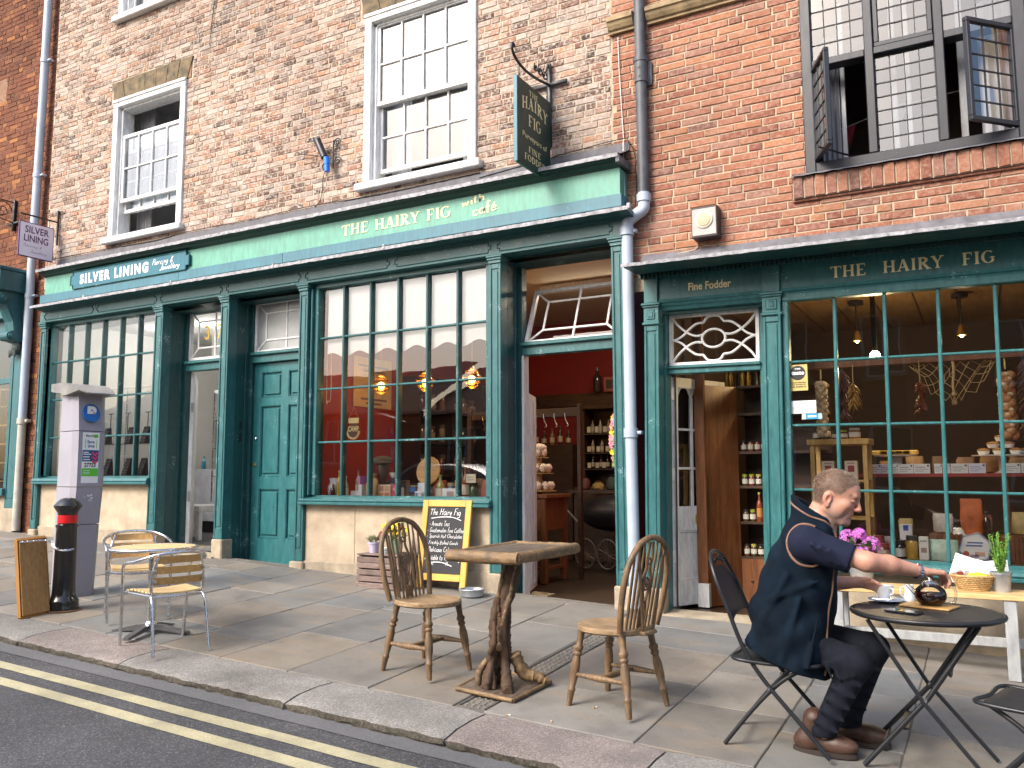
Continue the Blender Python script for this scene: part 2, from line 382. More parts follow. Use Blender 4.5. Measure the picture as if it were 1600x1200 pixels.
def speckle(name, base, spots, scale, rough=.85, bump=.5, big=.25, blotch=None):
 m, nt, b, N, L = newmat(name); co = N('NewGeometry').outputs['Position']
 vo = N('TexVoronoi'); vo.inputs['Scale'].default_value = scale; L(co, vo.inputs['Vector'])
 sep = N('SeparateColor'); L(vo.outputs['Color'], sep.inputs[0])
 c = ramp(N, L, sep.outputs[0], spots); n1 = noise(N, L, co, 1.6, 6, .6); n2 = noise(N, L, co, scale*.8, 3, .6)
 c = mixc(N, L, .5, c, base); c = mixc(N, L, 1., c, ramp(N, L, n1, [(.3, 1-big), (.7, 1+big*.5)]), 'MULTIPLY')
 if blotch: c = mixc(N, L, ramp(N, L, noise(N, L, co, 4.5, 5, .6), [(.5, 0.), (.7, .6)]), c, blotch)
 L(c, b.inputs['Base Color']); b.inputs['Roughness'].default_value = rough; b.inputs['Specular IOR Level'].default_value = .3
 bp = N('Bump'); bp.inputs['Strength'].default_value = bump; bp.inputs['Distance'].default_value = .006; L(n2, bp.inputs['Height']); L(bp.outputs[0], b.inputs['Normal'])
 return m
ASPH = speckle('asphalt', (0.0646,0.0646,0.0684), [(0, (0.0285,0.0285,0.0304)), (.5, (0.0665,0.0665,0.0693)), (.85, (0.1092,0.1092,0.1140)), (1, (0.2280,0.2280,0.2280))], 130, .85, .8, .3)
GUTTER = speckle('smooth_gutter', (0.1175,0.1175,0.1218), [(0, (0.0870,0.0870,0.0914)), (.6, (0.1218,0.1218,0.1261)), (1, (0.1740,0.1740,0.1740))], 160, .8, .35, .2)
GRAN_P = speckle('pink_granite', (0.1951,0.1640,0.1499), [(0, (0.0973,0.0803,0.0747)), (.45, (0.1936,0.1585,0.1438)), (.8, (0.3036,0.2640,0.2414)), (1, (0.3803,0.3577,0.3407))], 150, .8, .5, .4, (0.1423,0.1310,0.1226))
GRAN_G = speckle('grey_granite', (0.1958,0.1870,0.1723), [(0, (0.0957,0.0914,0.0870)), (.45, (0.1958,0.1870,0.1723)), (.8, (0.2958,0.2828,0.2610)), (1, (0.3915,0.3828,0.3654))], 150, .8, .5, .4, (0.1348,0.1218,0.1044))
DIRTY = speckle('dirty_kerb_face', (0.0653,0.0566,0.0435), [(0, (0.0261,0.0218,0.0174)), (.5, (0.0696,0.0592,0.0435)), (1, (0.1392,0.1218,0.1001))], 90, .9, .9, .4, (0.0435,0.0435,0.0305))
JOINT = mat('sand_joint', (.135, .122, .105), .95, .3, 20, .4, 120, worldco=True)
YLINE = speckle('yellow_road_paint', (0.4002,0.3654,0.2262), [(0, (0.2871,0.2610,0.1653)), (.3, (0.4002,0.3654,0.2262)), (1, (0.4785,0.4437,0.3132))], 120, .7, .5, .3, (.24,.225,.17))
# =================================================================== SETTING: road, gutter, kerb, pavement
KY = 3.64            # front of the kerb
def rough_edge(poly, r_, n=4, a=.0045):
 out = []
 for k in range(len(poly)):
  p, q = poly[k], poly[(k+1) % len(poly)]; d = Vector((q[0]-p[0], q[1]-p[1])); nn = Vector((-d.y, d.x)).normalized()
  for j in range(n): t = j/n; o = r_.uniform(-a, a*.6) if j else 0; out.append((p[0]+d.x*t+nn.x*o, p[1]+d.y*t+nn.y*o))
 return out
def slab_poly(b, poly, top, t=.03, ch=.004):
 """flat stone with a small arris: poly is a list of (x,y), z from the street plane"""
 n = len(poly); cx = sum(p[0] for p in poly)/n; cy = sum(p[1] for p in poly)/n
 def ins(p, d):
  v = Vector((cx-p[0], cy-p[1])); l = v.length; v = v/l*d*1.4; return (p[0]+v.x, p[1]+v.y)
 lo = [(x, y, gz(x, y)-t) for x, y in poly]; md = [(x, y, gz(x, y)+top-ch) for x, y in poly]
 hi = [(*ins(p, ch),) for p in poly]; hi = [(x, y, gz(x, y)+top) for x, y in hi]
 i = b.pts(lo+md+hi)
 for k in range(n):
  j = (k+1) % n
  b.face((i+k, i+j, i+n+j, i+n+k)); b.face((i+n+k, i+n+j, i+2*n+j, i+2*n+k))
 b.face(range(i+2*n, i+3*n)); return b
# road: same fall near the kerb, flattening beyond the crown
b = MB(); xs = [-70, -30, -14, -8, -4, 0, 4, 10, 40]; ys = [KY+.05, 2.0, 0.2, -2.2, -5.4]
def rz(x, y):
 if y > .2: return gz(x, y)-.055
 return gz(x, .2)-.055 + (0 if y > -2.2 else .012*(-2.2-y))
idx = [[b.pts([(x, y, rz(x, y))]) for x in xs] for y in ys]
for a in range(len(ys)-1):
 for c in range(len(xs)-1): b.face((idx[a][c], idx[a+1][c], idx[a+1][c+1], idx[a][c+1]))
road = tag(b.build('road', ASPH), kind='structure')
def road_strip(name, y0, y1, m, h, x0=-40, x1=12, wob=0.):
 b = MB(); n = 120; r_ = random.Random(name)
 lo = []; hi = []
 for k in range(n+1):
  x = x0+(x1-x0)*k/n; a, c = y0+r_.uniform(-wob, wob), y1+r_.uniform(-wob, wob)
  lo.append(b.pts([(x, a, rz(x, a)+h)])); hi.append(b.pts([(x, c, rz(x, c)+h)]))
 for k in range(n): b.face((lo[k], lo[k+1], hi[k+1], hi[k]))
 return b.build(name, m, road)
road_strip('gutter_channel', 3.52, KY+.04, GUTTER, .004, wob=.006)
road_strip('yellow_line', 3.295, 3.385, YLINE, .004, wob=.003)
road_strip('yellow_line', 3.095, 3.185, YLINE, .004, wob=.003)
# far pavement behind the camera
b = MB(); b.poly([(-70, -5.4, rz(-70,-5.4)+.1), (40, -5.4, rz(40,-5.4)+.1), (40, -8.2, rz(40,-5.4)+.13), (-70, -8.2, rz(-70,-5.4)+.13)])
b.poly([(-70, -5.4, rz(-70,-5.4)+.1), (40, -5.4, rz(40,-5.4)+.1), (40, -5.4, rz(40,-5.4)-.1), (-70, -5.4, rz(-70,-5.4)-.1)])
tag(b.build('pavement_across_the_road', JOINT), kind='structure')
# kerb of wide granite stones, worn and undercut front
kerb = tag(MB().poly([(-40, KY+.02, gz(-40,KY)-.03), (12, KY+.02, gz(12,KY)-.03), (12, 4.06, gz(12,4.06)-.012), (-40, 4.06, gz(-40,4.06)-.012)]).build('kerb', JOINT), kind='structure')
kx = [-13.4, -12.1, -10.7, -9.6, -8.3, -7.15, -6.04, -4.95, -3.50, -2.43, -1.42, -.28, .9, 2.1, 3.3]
def kerb_stone(x0, x1, m, seed):
 r_ = random.Random(seed); b = MB(); n = max(8, int((x1-x0)/.045)); rows = []
 for k in range(n+1):
  x = x0+.006+(x1-x0-.012)*k/n
  e = .02*max(0, 1-min(k, n-k)/1.6)       # rounded ends
  j = r_.uniform
  prof = [(4.055+j(-.004,.004)-e*.4, -.002-e*.2), (3.90, .004+j(-.001,.001)), (3.76, .002+j(-.001,.001)), (KY+.055+j(-.012,.012), -.003-e*.3), (KY+.016+j(-.012,.010), -.017+j(-.005,.005)), (KY+.004+j(-.010,.014), -.038+j(-.006,.006)), (KY+.014+j(-.012,.016), -.06), (KY+.02, -.1)]
  rows.append([b.pts([(x, y, gz(x, y)+h)]) for y, h in prof])
 for a, c in zip(rows, rows[1:]):
  for q in range(len(a)-1): b.mi = 1 if q >= 4 else 0; b.face((a[q], c[q], c[q+1], a[q+1]))
 b.mi = 0; b.face(rows[0]); b.face(rows[-1][::-1])
 return b.build('kerb_stone', [m, DIRTY], kerb, smooth=50, fix=True)
for i, (a, c) in enumerate(zip(kx, kx[1:])): kerb_stone(a, c, GRAN_P if i in (6, 9, 12, 2, 4) else GRAN_G, i)
# pavement bed and flagstones laid in courses square to the shops
pave = tag(MB().poly([(-40, 4.05, gz(-40,4.05)-.008), (12, 4.05, gz(12,4.05)-.008), (12, 6.95, gz(12,6.95)-.008), (-40, 6.95, gz(-40,6.95)-.008)]).build('pavement', JOINT), kind='structure')
cols = [-14.6, -14.0, -13.3, -12.7, -12.1, -11.45, -10.8, -10.2, -9.55, -8.95, -8.35, -7.75, -7.2, -6.75, -6.2, -5.65, -5.08, -4.48, -3.88, -3.24, -2.645, -2.455, -1.585, -1.0, -.42, .2, .8, 1.4, 2.0, 2.7]
fixed = {14: [5.0, 5.72, 6.1], 15: [4.62, 5.38, 6.1], 16: [4.5, 5.2, 5.62, 6.25], 17: [4.85, 5.75], 18: [4.86, 5.55, 6.2], 19: [4.1+.45, 5.3, 6.0], 21: [4.70, 5.12, 5.85, 6.4], 22: [4.8, 5.45, 6.2], 23: [4.6, 5.5, 6.1]}
for i in range(len(cols)-1):
 if i == 20: continue                                         # the drainage slot
 r_ = random.Random(100+i); x0, x1 = cols[i], cols[i+1]
 if i in fixed: ysx = fixed[i]
 else:
  ysx = []; y = 4.06+r_.uniform(.4, .9)
  while y < 6.5: ysx.append(y); y += r_.uniform(.5, 1.0)
 ysx = [4.06]+ysx+[6.84]; g = .0025
 sk = r_.uniform(-.01, .01)
 for a, c in zip(ysx, ysx[1:]):
  w = r_.uniform(-.012, .012)
  q = [(x0+g+r_.uniform(0,.004), a+g), (x1-g-r_.uniform(0,.004), a+g+w*.4), (x1-g-r_.uniform(0,.004), c-g+w*.4), (x0+g+r_.uniform(0,.004), c-g)]
  slab_poly(MB(), rough_edge(q, r_), r_.uniform(-.003, .003)).build('flagstone', FLAG, pave)
# drainage slot with a cast grating between flags
dr = tag(bpy.data.objects.new('drain_channel', None), 'narrow iron drain grating let into the flagstones beside the rustic table', 'drain'); COL.objects.link(dr); dr.location = (-2.55, 5.2, gz(-2.55, 5.2))
b = MB()
for x in (-2.64, -2.475): b.poly([(x, 4.1, gz(x,4.1)-.001), (x+.015, 4.1, gz(x,4.1)-.001), (x+.015, 6.35, gz(x,6.35)-.001), (x, 6.35, gz(x,6.35)-.001)])
b.build('frame', mat('drain_iron', (.11,.10,.09), .6, .3, 20, .2, metal=.3), dr)
b = MB(); y = 4.11
while y < 6.34:
 for x0 in (-2.62, -2.58, -2.54, -2.50):
  z = gz(x0, y)-.004; b.box(x0+.003+.012*(int(y*30) % 2), x0+.026+.012*(int(y*30) % 2)*.6, y, y+.016, z-.01, z, .003)
 y += .03
tag(b.build('grating', mat('drain_grate', (.15,.135,.115), .6, .3, 20, .2, metal=.3), dr), kind='stuff')
b = MB(); b.poly([(-2.63, 4.1, gz(-2.6,4.1)-.012), (-2.47, 4.1, gz(-2.5,4.1)-.012), (-2.47, 6.35, gz(-2.5,6.35)-.012), (-2.63, 6.35, gz(-2.6,6.35)-.012)]); b.build('trough', mat('silt', (.06,.055,.045), .95, .3), dr)
# =================================================================== BUILDINGS
def brick_variants(m, L_, H_, dep, joint, n, tag_):
 out = []
 for k in range(n):
  r_ = random.Random(tag_+str(k)); b = MB(); l, h = L_-joint, H_-joint; c = .004
  j = lambda s=.0035: r_.uniform(-s, s)
  fr = [(-l/2+c+j(), -j(.002), -h/2+c+j(.002)), (l/2-c+j(), -j(.002), -h/2+c+j(.002)), (l/2-c+j(), -j(.002), h/2-c+j(.002)), (-l/2+c+j(), -j(.002), h/2-c+j(.002))]
  md = [(-l/2+j(.002), .006, -h/2+j(.0015)), (l/2+j(.002), .006, -h/2+j(.0015)), (l/2+j(.002), .006, h/2+j(.0015)), (-l/2+j(.002), .006, h/2+j(.0015))]
  bk = [(p[0], dep, p[2]) for p in md]
  b.pts(fr+md+bk); b.face((0,1,2,3))
  for q in range(4):
   p = (q+1) % 4; b.face((q, p, 4+p, 4+q)); b.face((4+q, 4+p, 8+p, 8+q))
  out.append(b.mesh('brick', m))
 return out
def brick_field(parent, m, x0, x1, z0, z1, Y, S, Hd, H, joint, holes, seed, limit, bond='flemish', near=(0, 0, 1.3), dep=.03):
 """lays bricks one by one; the `limit` nearest in view are objects, the rest one joined part"""
 r_ = random.Random(seed); lay = []
 z = z0; row = 0
 while z < z1:
  x = x0 - (S*.5 if row % 2 else 0) - (r_.uniform(0, .1)); k = row
  while x < x1:
   if bond == 'flemish': l = S if k % 2 else Hd
   elif bond == 'garden': l = Hd if row % 5 == 4 else S
   else: l = S
   if r_.random() < .12: l = Hd if l == S else S
   l *= r_.uniform(.96, 1.04); a, c = max(x, x0), min(x+l, x1)
   if c-a > .035:
    segs = [(a, c)]
    for (hx0, hx1, hz0, hz1) in holes:
     if z+H*.75 > hz0 and z+H*.25 < hz1:
      ns = []
      for s0, s1 in segs:
       if s1 <= hx0 or s0 >= hx1: ns.append((s0, s1)); continue
       if s0 < hx0-.03: ns.append((s0, hx0))
       if s1 > hx1+.03: ns.append((hx1, s1))
      segs = ns
    for s0, s1 in segs:
     if s1-s0 > .03: lay.append(((s0+s1)/2, z+H/2, s1-s0))
   x += l; k += 1
  z += H; row += 1
 def seen(q):
  x, zz = q[0], q[1]; v = Vector((x, Y, zz-ZC)); c = Vector((v.dot(r2), v.dot(u2), v.dot(fw)))
  px, py = 800+1320*c.x/c.z, 600-1320*c.y/c.z
  return -20 < px < 1620 and py > -10
 lay.sort(key=lambda q: (not seen(q), (q[0])**2+(q[1]-1.3)**2-q[2]*2))
 vs_ = {}
 def var(l):
  key = round(l/.02)*.02
  if key not in vs_: vs_[key] = brick_variants(m, key, H, dep, joint, 3, '%s%.2f' % (seed, key))
  return r_.choice(vs_[key])
 if limit < len(lay): n_i = limit
 else: n_i = len(lay)
 for x, zz, l in lay[:n_i]:
  piece('brick', var(l), parent, tuple(Vector((x, Y+r_.uniform(-.003, .003), zz))-wl(parent)), (0, r_.uniform(-.006, .006), 0))
 if n_i < len(lay):
  V = []; F = []
  for x, zz, l in lay[n_i:]:
   me = var(l); i = len(V); dy = Y+r_.uniform(-.003, .003)
   V += [(x+v.co.x, dy+v.co.y, zz+v.co.z) for v in me.vertices]; F += [tuple(i+k for k in p.vertices) for p in me.polygons]
  b = MB(); b.v = V; b.f = F; b.m = [0]*len(F)
  tag(b.build('brickwork', m, parent, fix=False), kind='stuff')
def wall_with_holes(b, x0, x1, z0, z1, y, holes, depth=.22):
 xs = sorted({x0, x1, *[h[0] for h in holes], *[h[1] for h in holes]}); zs = sorted({z0, z1, *[h[2] for h in holes], *[h[3] for h in holes]})
 xs = [x for x in xs if x0 <= x <= x1]; zs = [z for z in zs if z0 <= z <= z1]
 for a, c in zip(xs, xs[1:]):
  for e, g in zip(zs, zs[1:]):
   mx, mz = (a+c)/2, (e+g)/2
   if any(h[0] < mx < h[1] and h[2] < mz < h[3] for h in holes): continue
   b.poly([(a, y, e), (c, y, e), (c, y, g), (a, y, g)])
 for h in holes:
  a, c, e, g = h; e = max(e, z0); g = min(g, z1)
  b.poly([(a, y, e), (a, y+depth, e), (a, y+depth, g), (a, y, g)]); b.poly([(c, y, e), (c, y+depth, e), (c, y+depth, g), (c, y, g)])
  b.poly([(a, y, g), (c, y, g), (c, y+depth, g), (a, y+depth, g)]); b.poly([(a, y, e), (c, y, e), (c, y+depth, e), (a, y+depth, e)])
 return b
def room(b, x0, x1, y0, y1, z0, z1, front=False):
 b.poly([(x0,y1,z0),(x1,y1,z0),(x1,y1,z1),(x0,y1,z1)]); b.poly([(x0,y0,z0),(x0,y1,z0),(x0,y1,z1),(x0,y0,z1)])
 b.poly([(x1,y0,z0),(x1,y1,z0),(x1,y1,z1),(x1,y0,z1)]); b.poly([(x0,y0,z1),(x1,y0,z1),(x1,y1,z1),(x0,y1,z1)]); b.poly([(x0,y0,z0),(x1,y0,z0),(x1,y1,z0),(x0,y1,z0)])
 return b
ROOMW = mat('upper_room_plaster', (.62, .63, .65), .9, .1)
WB = 6.90                                                        # brick face
bl = thing('brick_building', 'mottled pale York brick building with white sash windows above the green shopfront', 'building', (-7.05, WB, .3))
SW = (-9.92, -8.52, 4.38, 6.29); BW = (-5.66, -4.24, 4.37, 6.30); TW = (-9.92, -8.52, 7.46, 9.2)
holes = [SW, BW, TW]; lints = [(-10.0, -8.42, 6.29, 6.575), (-5.745, -4.15, 6.30, 6.585), (-10.0, -8.42, 9.2, 9.5)]
b = MB(); wall_with_holes(b, -11.30, -2.80, 3.9, 9.6, WB+.006, holes, .30); b.poly([(-11.30, WB+.006, 3.9), (-11.30, WB+.4, 3.9), (-11.30, WB+.4, 9.6), (-11.30, WB+.006, 9.6)])
wl_l = b.build('wall', MORTAR_L, bl, fix=False)
brick_field(wl_l, BR_L, -11.30, -2.80, 3.98, 9.4, WB, .208, .108, .0622, .009, holes+lints, 'left', 300, 'flemish')
for h in (SW, BW, TW):                                            # rooms behind the sashes
 b = MB(); room(b, h[0]-.5, h[1]+.6, WB+.3, WB+3.2, h[2]-.6, h[3]+.4); b.build('room_lining', ROOMW, bl)
def lintel(l, x0, x1, z0, z1):
 n = 7; b = MB()
 for k in range(n):
  t0, t1 = k/n, (k+1)/n; sp = .09
  bx = lambda t: x0+sp+(x1-x0-2*sp)*t; tx = lambda t: x0+(x1-x0)*t
  r_ = random.Random(k+int(x0*10)); dz = r_.uniform(-.012, .012); g = .004
  q = [(bx(t0)+g, z0+.004), (bx(t1)-g, z0+.004), (tx(t1)-g, z1-.004+dz), (tx(t0)+g, z1-.004+dz)]
  m_ = MB(); y = WB-.012-r_.uniform(0, .008)
  i = m_.pts([(p[0], y, p[1]) for p in q]+[(p[0], WB+.1, p[1]) for p in q]); m_.face((i,i+1,i+2,i+3))
  for s in range(4): m_.face((i+s, i+(s+1) % 4, i+4+(s+1) % 4, i+4+s))
  m_.build('lintel_stone', STONE_DK, l)
for k, q in enumerate(lints[:2]):
 e = group_part('stone_lintel', bl, tuple(Vector(((q[0]+q[1])/2, WB, q[2]))-bl.location)); lintel(e, *q)
 b = MB(); b.box(q[0]+.03, q[1]-.03, WB-.004, WB+.09, q[2]+.01, q[3]-.02); b.build('joint', MORTAR_F, e)
def glaze(parent, x0, x1, z0, z1, y, nx, nz, bar, m_bar, depth=.03, m_gl=None, jit=.004, rail=.045, name='sash'):
 """a sash or light: rails, glazing bars and one pane object per opening"""
 b = MB(); b.box(x0, x1, y, y+depth, z0, z0+rail, .003).box(x0, x1, y, y+depth, z1-rail, z1, .003)
 b.box(x0, x0+rail, y+.001, y+depth-.001, z0+rail, z1-rail).box(x1-rail, x1, y+.001, y+depth-.001, z0+rail, z1-rail)
 gx = [x0+rail+(x1-x0-2*rail)*k/nx for k in range(nx+1)]; gzz = [z0+rail+(z1-z0-2*rail)*k/nz for k in range(nz+1)]
 for x in gx[1:-1]: b.box(x-bar/2, x+bar/2, y+.003, y+depth-.004, z0+rail, z1-rail, .004)
 for z in gzz[1:-1]: b.box(x0+rail, x1-rail, y+.005, y+depth-.006, z-bar/2, z+bar/2, .004)
 s_ = b.build(name, m_bar, parent)
 for a, c in zip(gx, gx[1:]):
  for e, g in zip(gzz, gzz[1:]):
   t1, t2 = rnd.uniform(-jit, jit), rnd.uniform(-jit, jit); w, h = (c-a)/2, (g-e)/2
   m_ = MB(); m_.poly([(a, y+depth*.6-t1*w-t2*h, e), (c, y+depth*.6+t1*w-t2*h, e), (c, y+depth*.6+t1*w+t2*h, g), (a, y+depth*.6-t1*w+t2*h, g)])
   m_.build('pane', m_gl or GLASS_UP, parent, fix=False)
 return s_
def sash_frame(h, sillz, sx0, sx1, parent, name='sash_window'):
 x0, x1, z0, z1 = h; b = MB(); w = .09; y0 = WB-.03
 b.box(x0, x0+w, y0, WB+.16, z0, z1-w, .006).box(x1-w, x1, y0, WB+.16, z0, z1-w, .006).box(x0, x1, y0-.002, WB+.16, z1-w, z1, .006)
 b.box(x0-.005, x1+.005, y0-.018, y0+.01, z1-.028, z1+.012, .006)
 b.box(x0+w, x0+w+.035, WB+.03, WB+.2, z0, z1-w).box(x1-w-.035, x1-w, WB+.03, WB+.2, z0, z1-w).box(x0+w, x1-w, WB+.03, WB+.2, z1-w-.03, z1-w)
 o = b.build(name, WHITE, parent)
 b = MB(); b.box(sx0, sx1, WB-.085, WB+.2, sillz, z0+.035, .01); b.build('sill', WHITE2, o)
 return o
w1 = sash_frame(SW, 4.335, -9.99, -8.47, bl)
glaze(w1, -9.80, -8.62, 4.90, 5.82, WB+.045, 4, 2, .022, WHITE, .04, name='upper_sash')
glaze(w1, -9.80, -8.62, 4.765, 5.62, WB+.10, 4, 2, .022, WHITE, .04, name='lower_sash')
w2 = sash_frame(BW, 4.325, -5.735, -4.17, bl)
glaze(w2, -5.545, -4.33, 5.275, 6.21, WB+.045, 4, 2, .022, WHITE, .04, name='upper_sash')
glaze(w2, -5.545, -4.33, 4.535, 5.33, WB+.10, 4, 2, .022, WHITE, .04, name='lower_sash')
w3 = sash_frame(TW, 7.41, -9.99, -8.47, bl)
glaze(w3, -9.80, -8.62, 7.50, 8.35, WB+.10, 4, 2, .022, WHITE, .04, name='lower_sash'); glaze(w3, -9.80, -8.62, 8.31, 9.1, WB+.045, 4, 2, .022, WHITE, .04, name='upper_sash')
NETC = mat('white_curtain', (.72, .72, .74), .9, .06)
def curtain(x0, x1, y, z0, z1, parent, m=None, n=26, amp=.022, top=None, seed=0):
 b = MB(); r_ = random.Random(seed); f = n/3.; rows = []
 tx0, tx1 = top or (x0, x1)
 for zz, (a, c) in ((z1, (tx0, tx1)), ((z0+z1)/2, ((x0+tx0)/2, (x1+tx1)/2)), (z0, (x0, x1))):
  rows.append([b.pts([(a+(c-a)*k/n, y+amp*math.sin(k*1.25+seed)+r_.uniform(-.004, .004), zz)]) for k in range(n+1)])
 for p, q in zip(rows, rows[1:]):
  for k in range(n): b.face((p[k], p[k+1], q[k+1], q[k]))
 return b.build('curtain', m or NETC, parent, smooth=60)
curtain(-5.56, -5.30, WB+.34, 4.2, 6.4, w2, seed=1); curtain(-4.66, -4.25, WB+.34, 4.2, 6.4, w2, top=(-4.5, -4.25), seed=2)
curtain(-9.80, -8.62, WB+.22, 4.80, 5.85, w1, mat('pale_reflection_sheet', (.70,.74,.78), .9, .05), 40, .008, seed=9)  # added sheet: its paleness imitates sky reflected in the small sash panes
curtain(-9.85, -9.55, WB+.36, 4.2, 6.3, w1, mat('grey_curtain', (.4,.4,.42), .9, .1), seed=3)
# lamp dome and chair behind the big sash
t = thing('wooden_chair', 'pale wooden chair behind the open bottom of the large sash window', 'chair', (-4.75, WB+.75, 3.78))
for x in (-4.93, -4.58): MB().box(x-.022, x+.022, WB+.5, WB+.54, 3.78, 4.66, .006).build('leg', W_PINE, t)
MB().box(-4.95, -4.56, WB+.495, WB+.535, 4.60, 4.66, .006).build('top_rail', W_PINE, t); MB().box(-4.93, -4.58, WB+.5, WB+.95, 4.2, 4.24, .006).build('seat', W_PINE, t)
t = thing('table_lamp', 'white domed lamp seen through the large sash window', 'lamp', (-4.80, WB+.9, 3.9))
MB().lathe([(.07,0),(.02,.02),(.02,.75),(.03,.78)], 16, (-4.80, WB+.9, 3.9)).build('stem', WHITE2, t, 40); MB().lathe([(.15,.78),(.145,.84),(.11,.91),(.05,.96),(.015,.975),(.012,1.03),(.002,1.04)], 24, (-4.80, WB+.9, 3.9)).build('dome', NETC, t, 40)
# ---- right-hand building
brt = thing('red_brick_building', 'orange red brick building with dark leaded casement window over the right shop', 'building', (-.4, WB, .1))
RW = (-1.13, .40, 3.69, 6.1)
b = MB(); wall_with_holes(b, -2.80, 3.2, 2.9, 6.4, WB+.008, [RW], .25); wl_r = b.build('wall', MORTAR_R, brt, fix=False)
brick_field(wl_r, BR_R, -2.79, 1.6, 3.03, 6.3, WB,   .247, .122, .0675, .0105, [RW, (-1.235, 1.6, 3.49, 3.70), (-2.80, 1.6, 5.33, 5.46)], 'right', 300, 'garden')
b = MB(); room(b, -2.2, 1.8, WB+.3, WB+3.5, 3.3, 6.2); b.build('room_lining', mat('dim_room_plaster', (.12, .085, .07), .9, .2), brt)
# brick-on-edge sill
e = group_part('brick_sill', brt, tuple(Vector((-.4, WB, 3.5))-brt.location)); vv = []
for k in range(4):
 vv.append(brick_variants(BR_R, .084, .185, .12, .012, 1, 'sill%d' % k)[0])
for k in range(33):
 x = -1.19+k*.084
 if x < 1.4: piece('brick', rnd.choice(vv), e, tuple(Vector((x, WB-.045+rnd.uniform(-.004, .004), 3.588))-wl(e)), (0, rnd.uniform(-.02, .02), 0))
MB().box(-1.23, 1.4, WB-.033, WB+.1, 3.50, 3.675).build('joint', MORTAR_R, e)
MB().box(-1.24, 1.4, WB-.02, WB+.05, 3.478, 3.498, .004).build('drip', BR_R, e)
b = MB(); n = 60; lo = []; hi = []; tp = []
for k in range(n+1):
 x = -1.24+(1.5+1.24)*k/n; w = .006*math.sin(k*2.1)+rnd.uniform(-.003, .003)
 lo.append(b.pts([(x, WB-.075+w, 3.672+w*.8)])); hi.append(b.pts([(x, WB-.055, 3.69)])); tp.append(b.pts([(x, WB+.03, 3.712)]))
for k in range(n): b.face((lo[k], lo[k+1], hi[k+1], hi[k])); b.face((hi[k], hi[k+1], tp[k+1], tp[k]))
b.build('sill_flashing', LEAD, e)
# moulded stone string course, broken by the pipe
prof = [(WB+.05, 5.315), (WB-.035, 5.315), (WB-.035, 5.335), (WB-.055, 5.345), (WB-.075, 5.375), (WB-.085, 5.40), (WB-.10, 5.41), (WB-.10, 5.445), (WB-.075, 5.465), (WB+.05, 5.475)]
MB().prism(prof, 'x', -2.80, -2.555).build('string_course', SAND, brt); MB().prism(prof, 'x', -2.43, 1.6).build('string_course', SAND, brt)
# dark casement window with leaded lights
cw = MB(); y0, y1 = WB-.03, WB+.09
cw.box(-1.13, -1.05, y0, y1, 3.695, 6.1, .006).box(.345, .43, y0, y1, 3.695, 6.1, .006)
cw.box(-1.05, .345, y0, y1, 3.695, 3.775, .006)
for x in (-.655, -.165): cw.box(x, x+.065, y0-.004, y1, 3.775, 6.1, .006)
for a, c in ((-1.05, -.655), (-.59, -.165), (-.10, .345)): cw.box(a, c, y0-.001, y1, 4.565, 4.625, .006)
win = cw.build('casement_window', ANTH, brt)
LEADC = mat('lead_came', (.03, .03, .032), .6, .2)
def leaded(parent, x0, x1, z0, z1, y, nx, nz, fr=.0, M=None, name='casement', rows=None):
 """leaded light: optional frame, cames, panes; M moves an opened casement about its hinge"""
 def put(mb, nm, mt):
  if M is not None: mb.xf(M)
  return mb.build(nm, mt, parent)
 if fr:
  b = MB(); b.box(x0, x1, y-.02, y+.02, z0, z0+fr, .004).box(x0, x1, y-.02, y+.02, z1-fr, z1, .004).box(x0, x0+fr, y-.02, y+.02, z0+fr, z1-fr, .004).box(x1-fr, x1, y-.02, y+.02, z0+fr, z1-fr, .004)
  put(b, 'casement_frame', ANTH)
 a0, a1, c0, c1 = x0+fr, x1-fr, z0+fr, z1-fr; b = MB()
 gx = [a0+(a1-a0)*k/nx for k in range(nx+1)]; gq = [c0+(c1-c0)*k/nz for k in range(nz+1)]
 for k, x in enumerate(gx): b.box(x-.0038, x+.0038, y-.006, y+.006, c0, c1)
 for k, z in enumerate(gq): b.box(a0, a1, y-.0075, y+.0075, z-.0038, z+.0038)
 put(b, 'lead_came', LEADC)
 for p, q in zip(gx, gx[1:]):
  for e_, g in zip(gq, gq[1:]):
   t1, t2 = rnd.uniform(-.012, .012), rnd.uniform(-.012, .012); w, h = (q-p)/2, (g-e_)/2
   m_ = MB(); m_.poly([(p, y-t1*w-t2*h, e_), (q, y+t1*w-t2*h, e_), (q, y+t1*w+t2*h, g), (p, y-t1*w+t2*h, g)])
   if M is not None: m_.xf(M)
   m_.build('pane', GLASS_UP, parent, fix=False)
leaded(win, -1.05, -.655, 4.625, 5.9, WB+.02, 4, 9)
leaded(win, -.585, -.17, 4.63, 5.9, WB+.005, 4, 9, .035)
leaded(win, -.10, .345, 4.625, 5.9, WB+.02, 4, 9)
leaded(win, -.585, -.17, 3.78, 4.56, WB+.02, 4, 7)
def hinge(px, py, ang): return Matrix.Translation((px, py, 0)) @ Matrix.Rotation(ang, 4, 'Z') @ Matrix.Translation((-px, -py, 0))
leaded(win, -1.05, -.66, 3.785, 4.555, WB+.0, 3, 6, .03, hinge(-1.05, WB, R(-66)))
leaded(win, -.095, .345, 3.785, 4.555, WB+.0, 3, 6, .035, hinge(.345, WB, R(46)))
b = None
for P_, Q_ in (((-.99, WB-.30, 3.80), (-.80, WB+.02, 3.80)), ((.11, WB-.25, 3.80), (.30, WB+.02, 3.80)), ((.10, WB-.23, 4.53), (.31, WB+.02, 4.53))): MB().tube([P_, Q_], .007, 6).build('stay', BLACKM, win)
GREYC = mat('grey_curtain2', (.33, .33, .36), .9, .1)
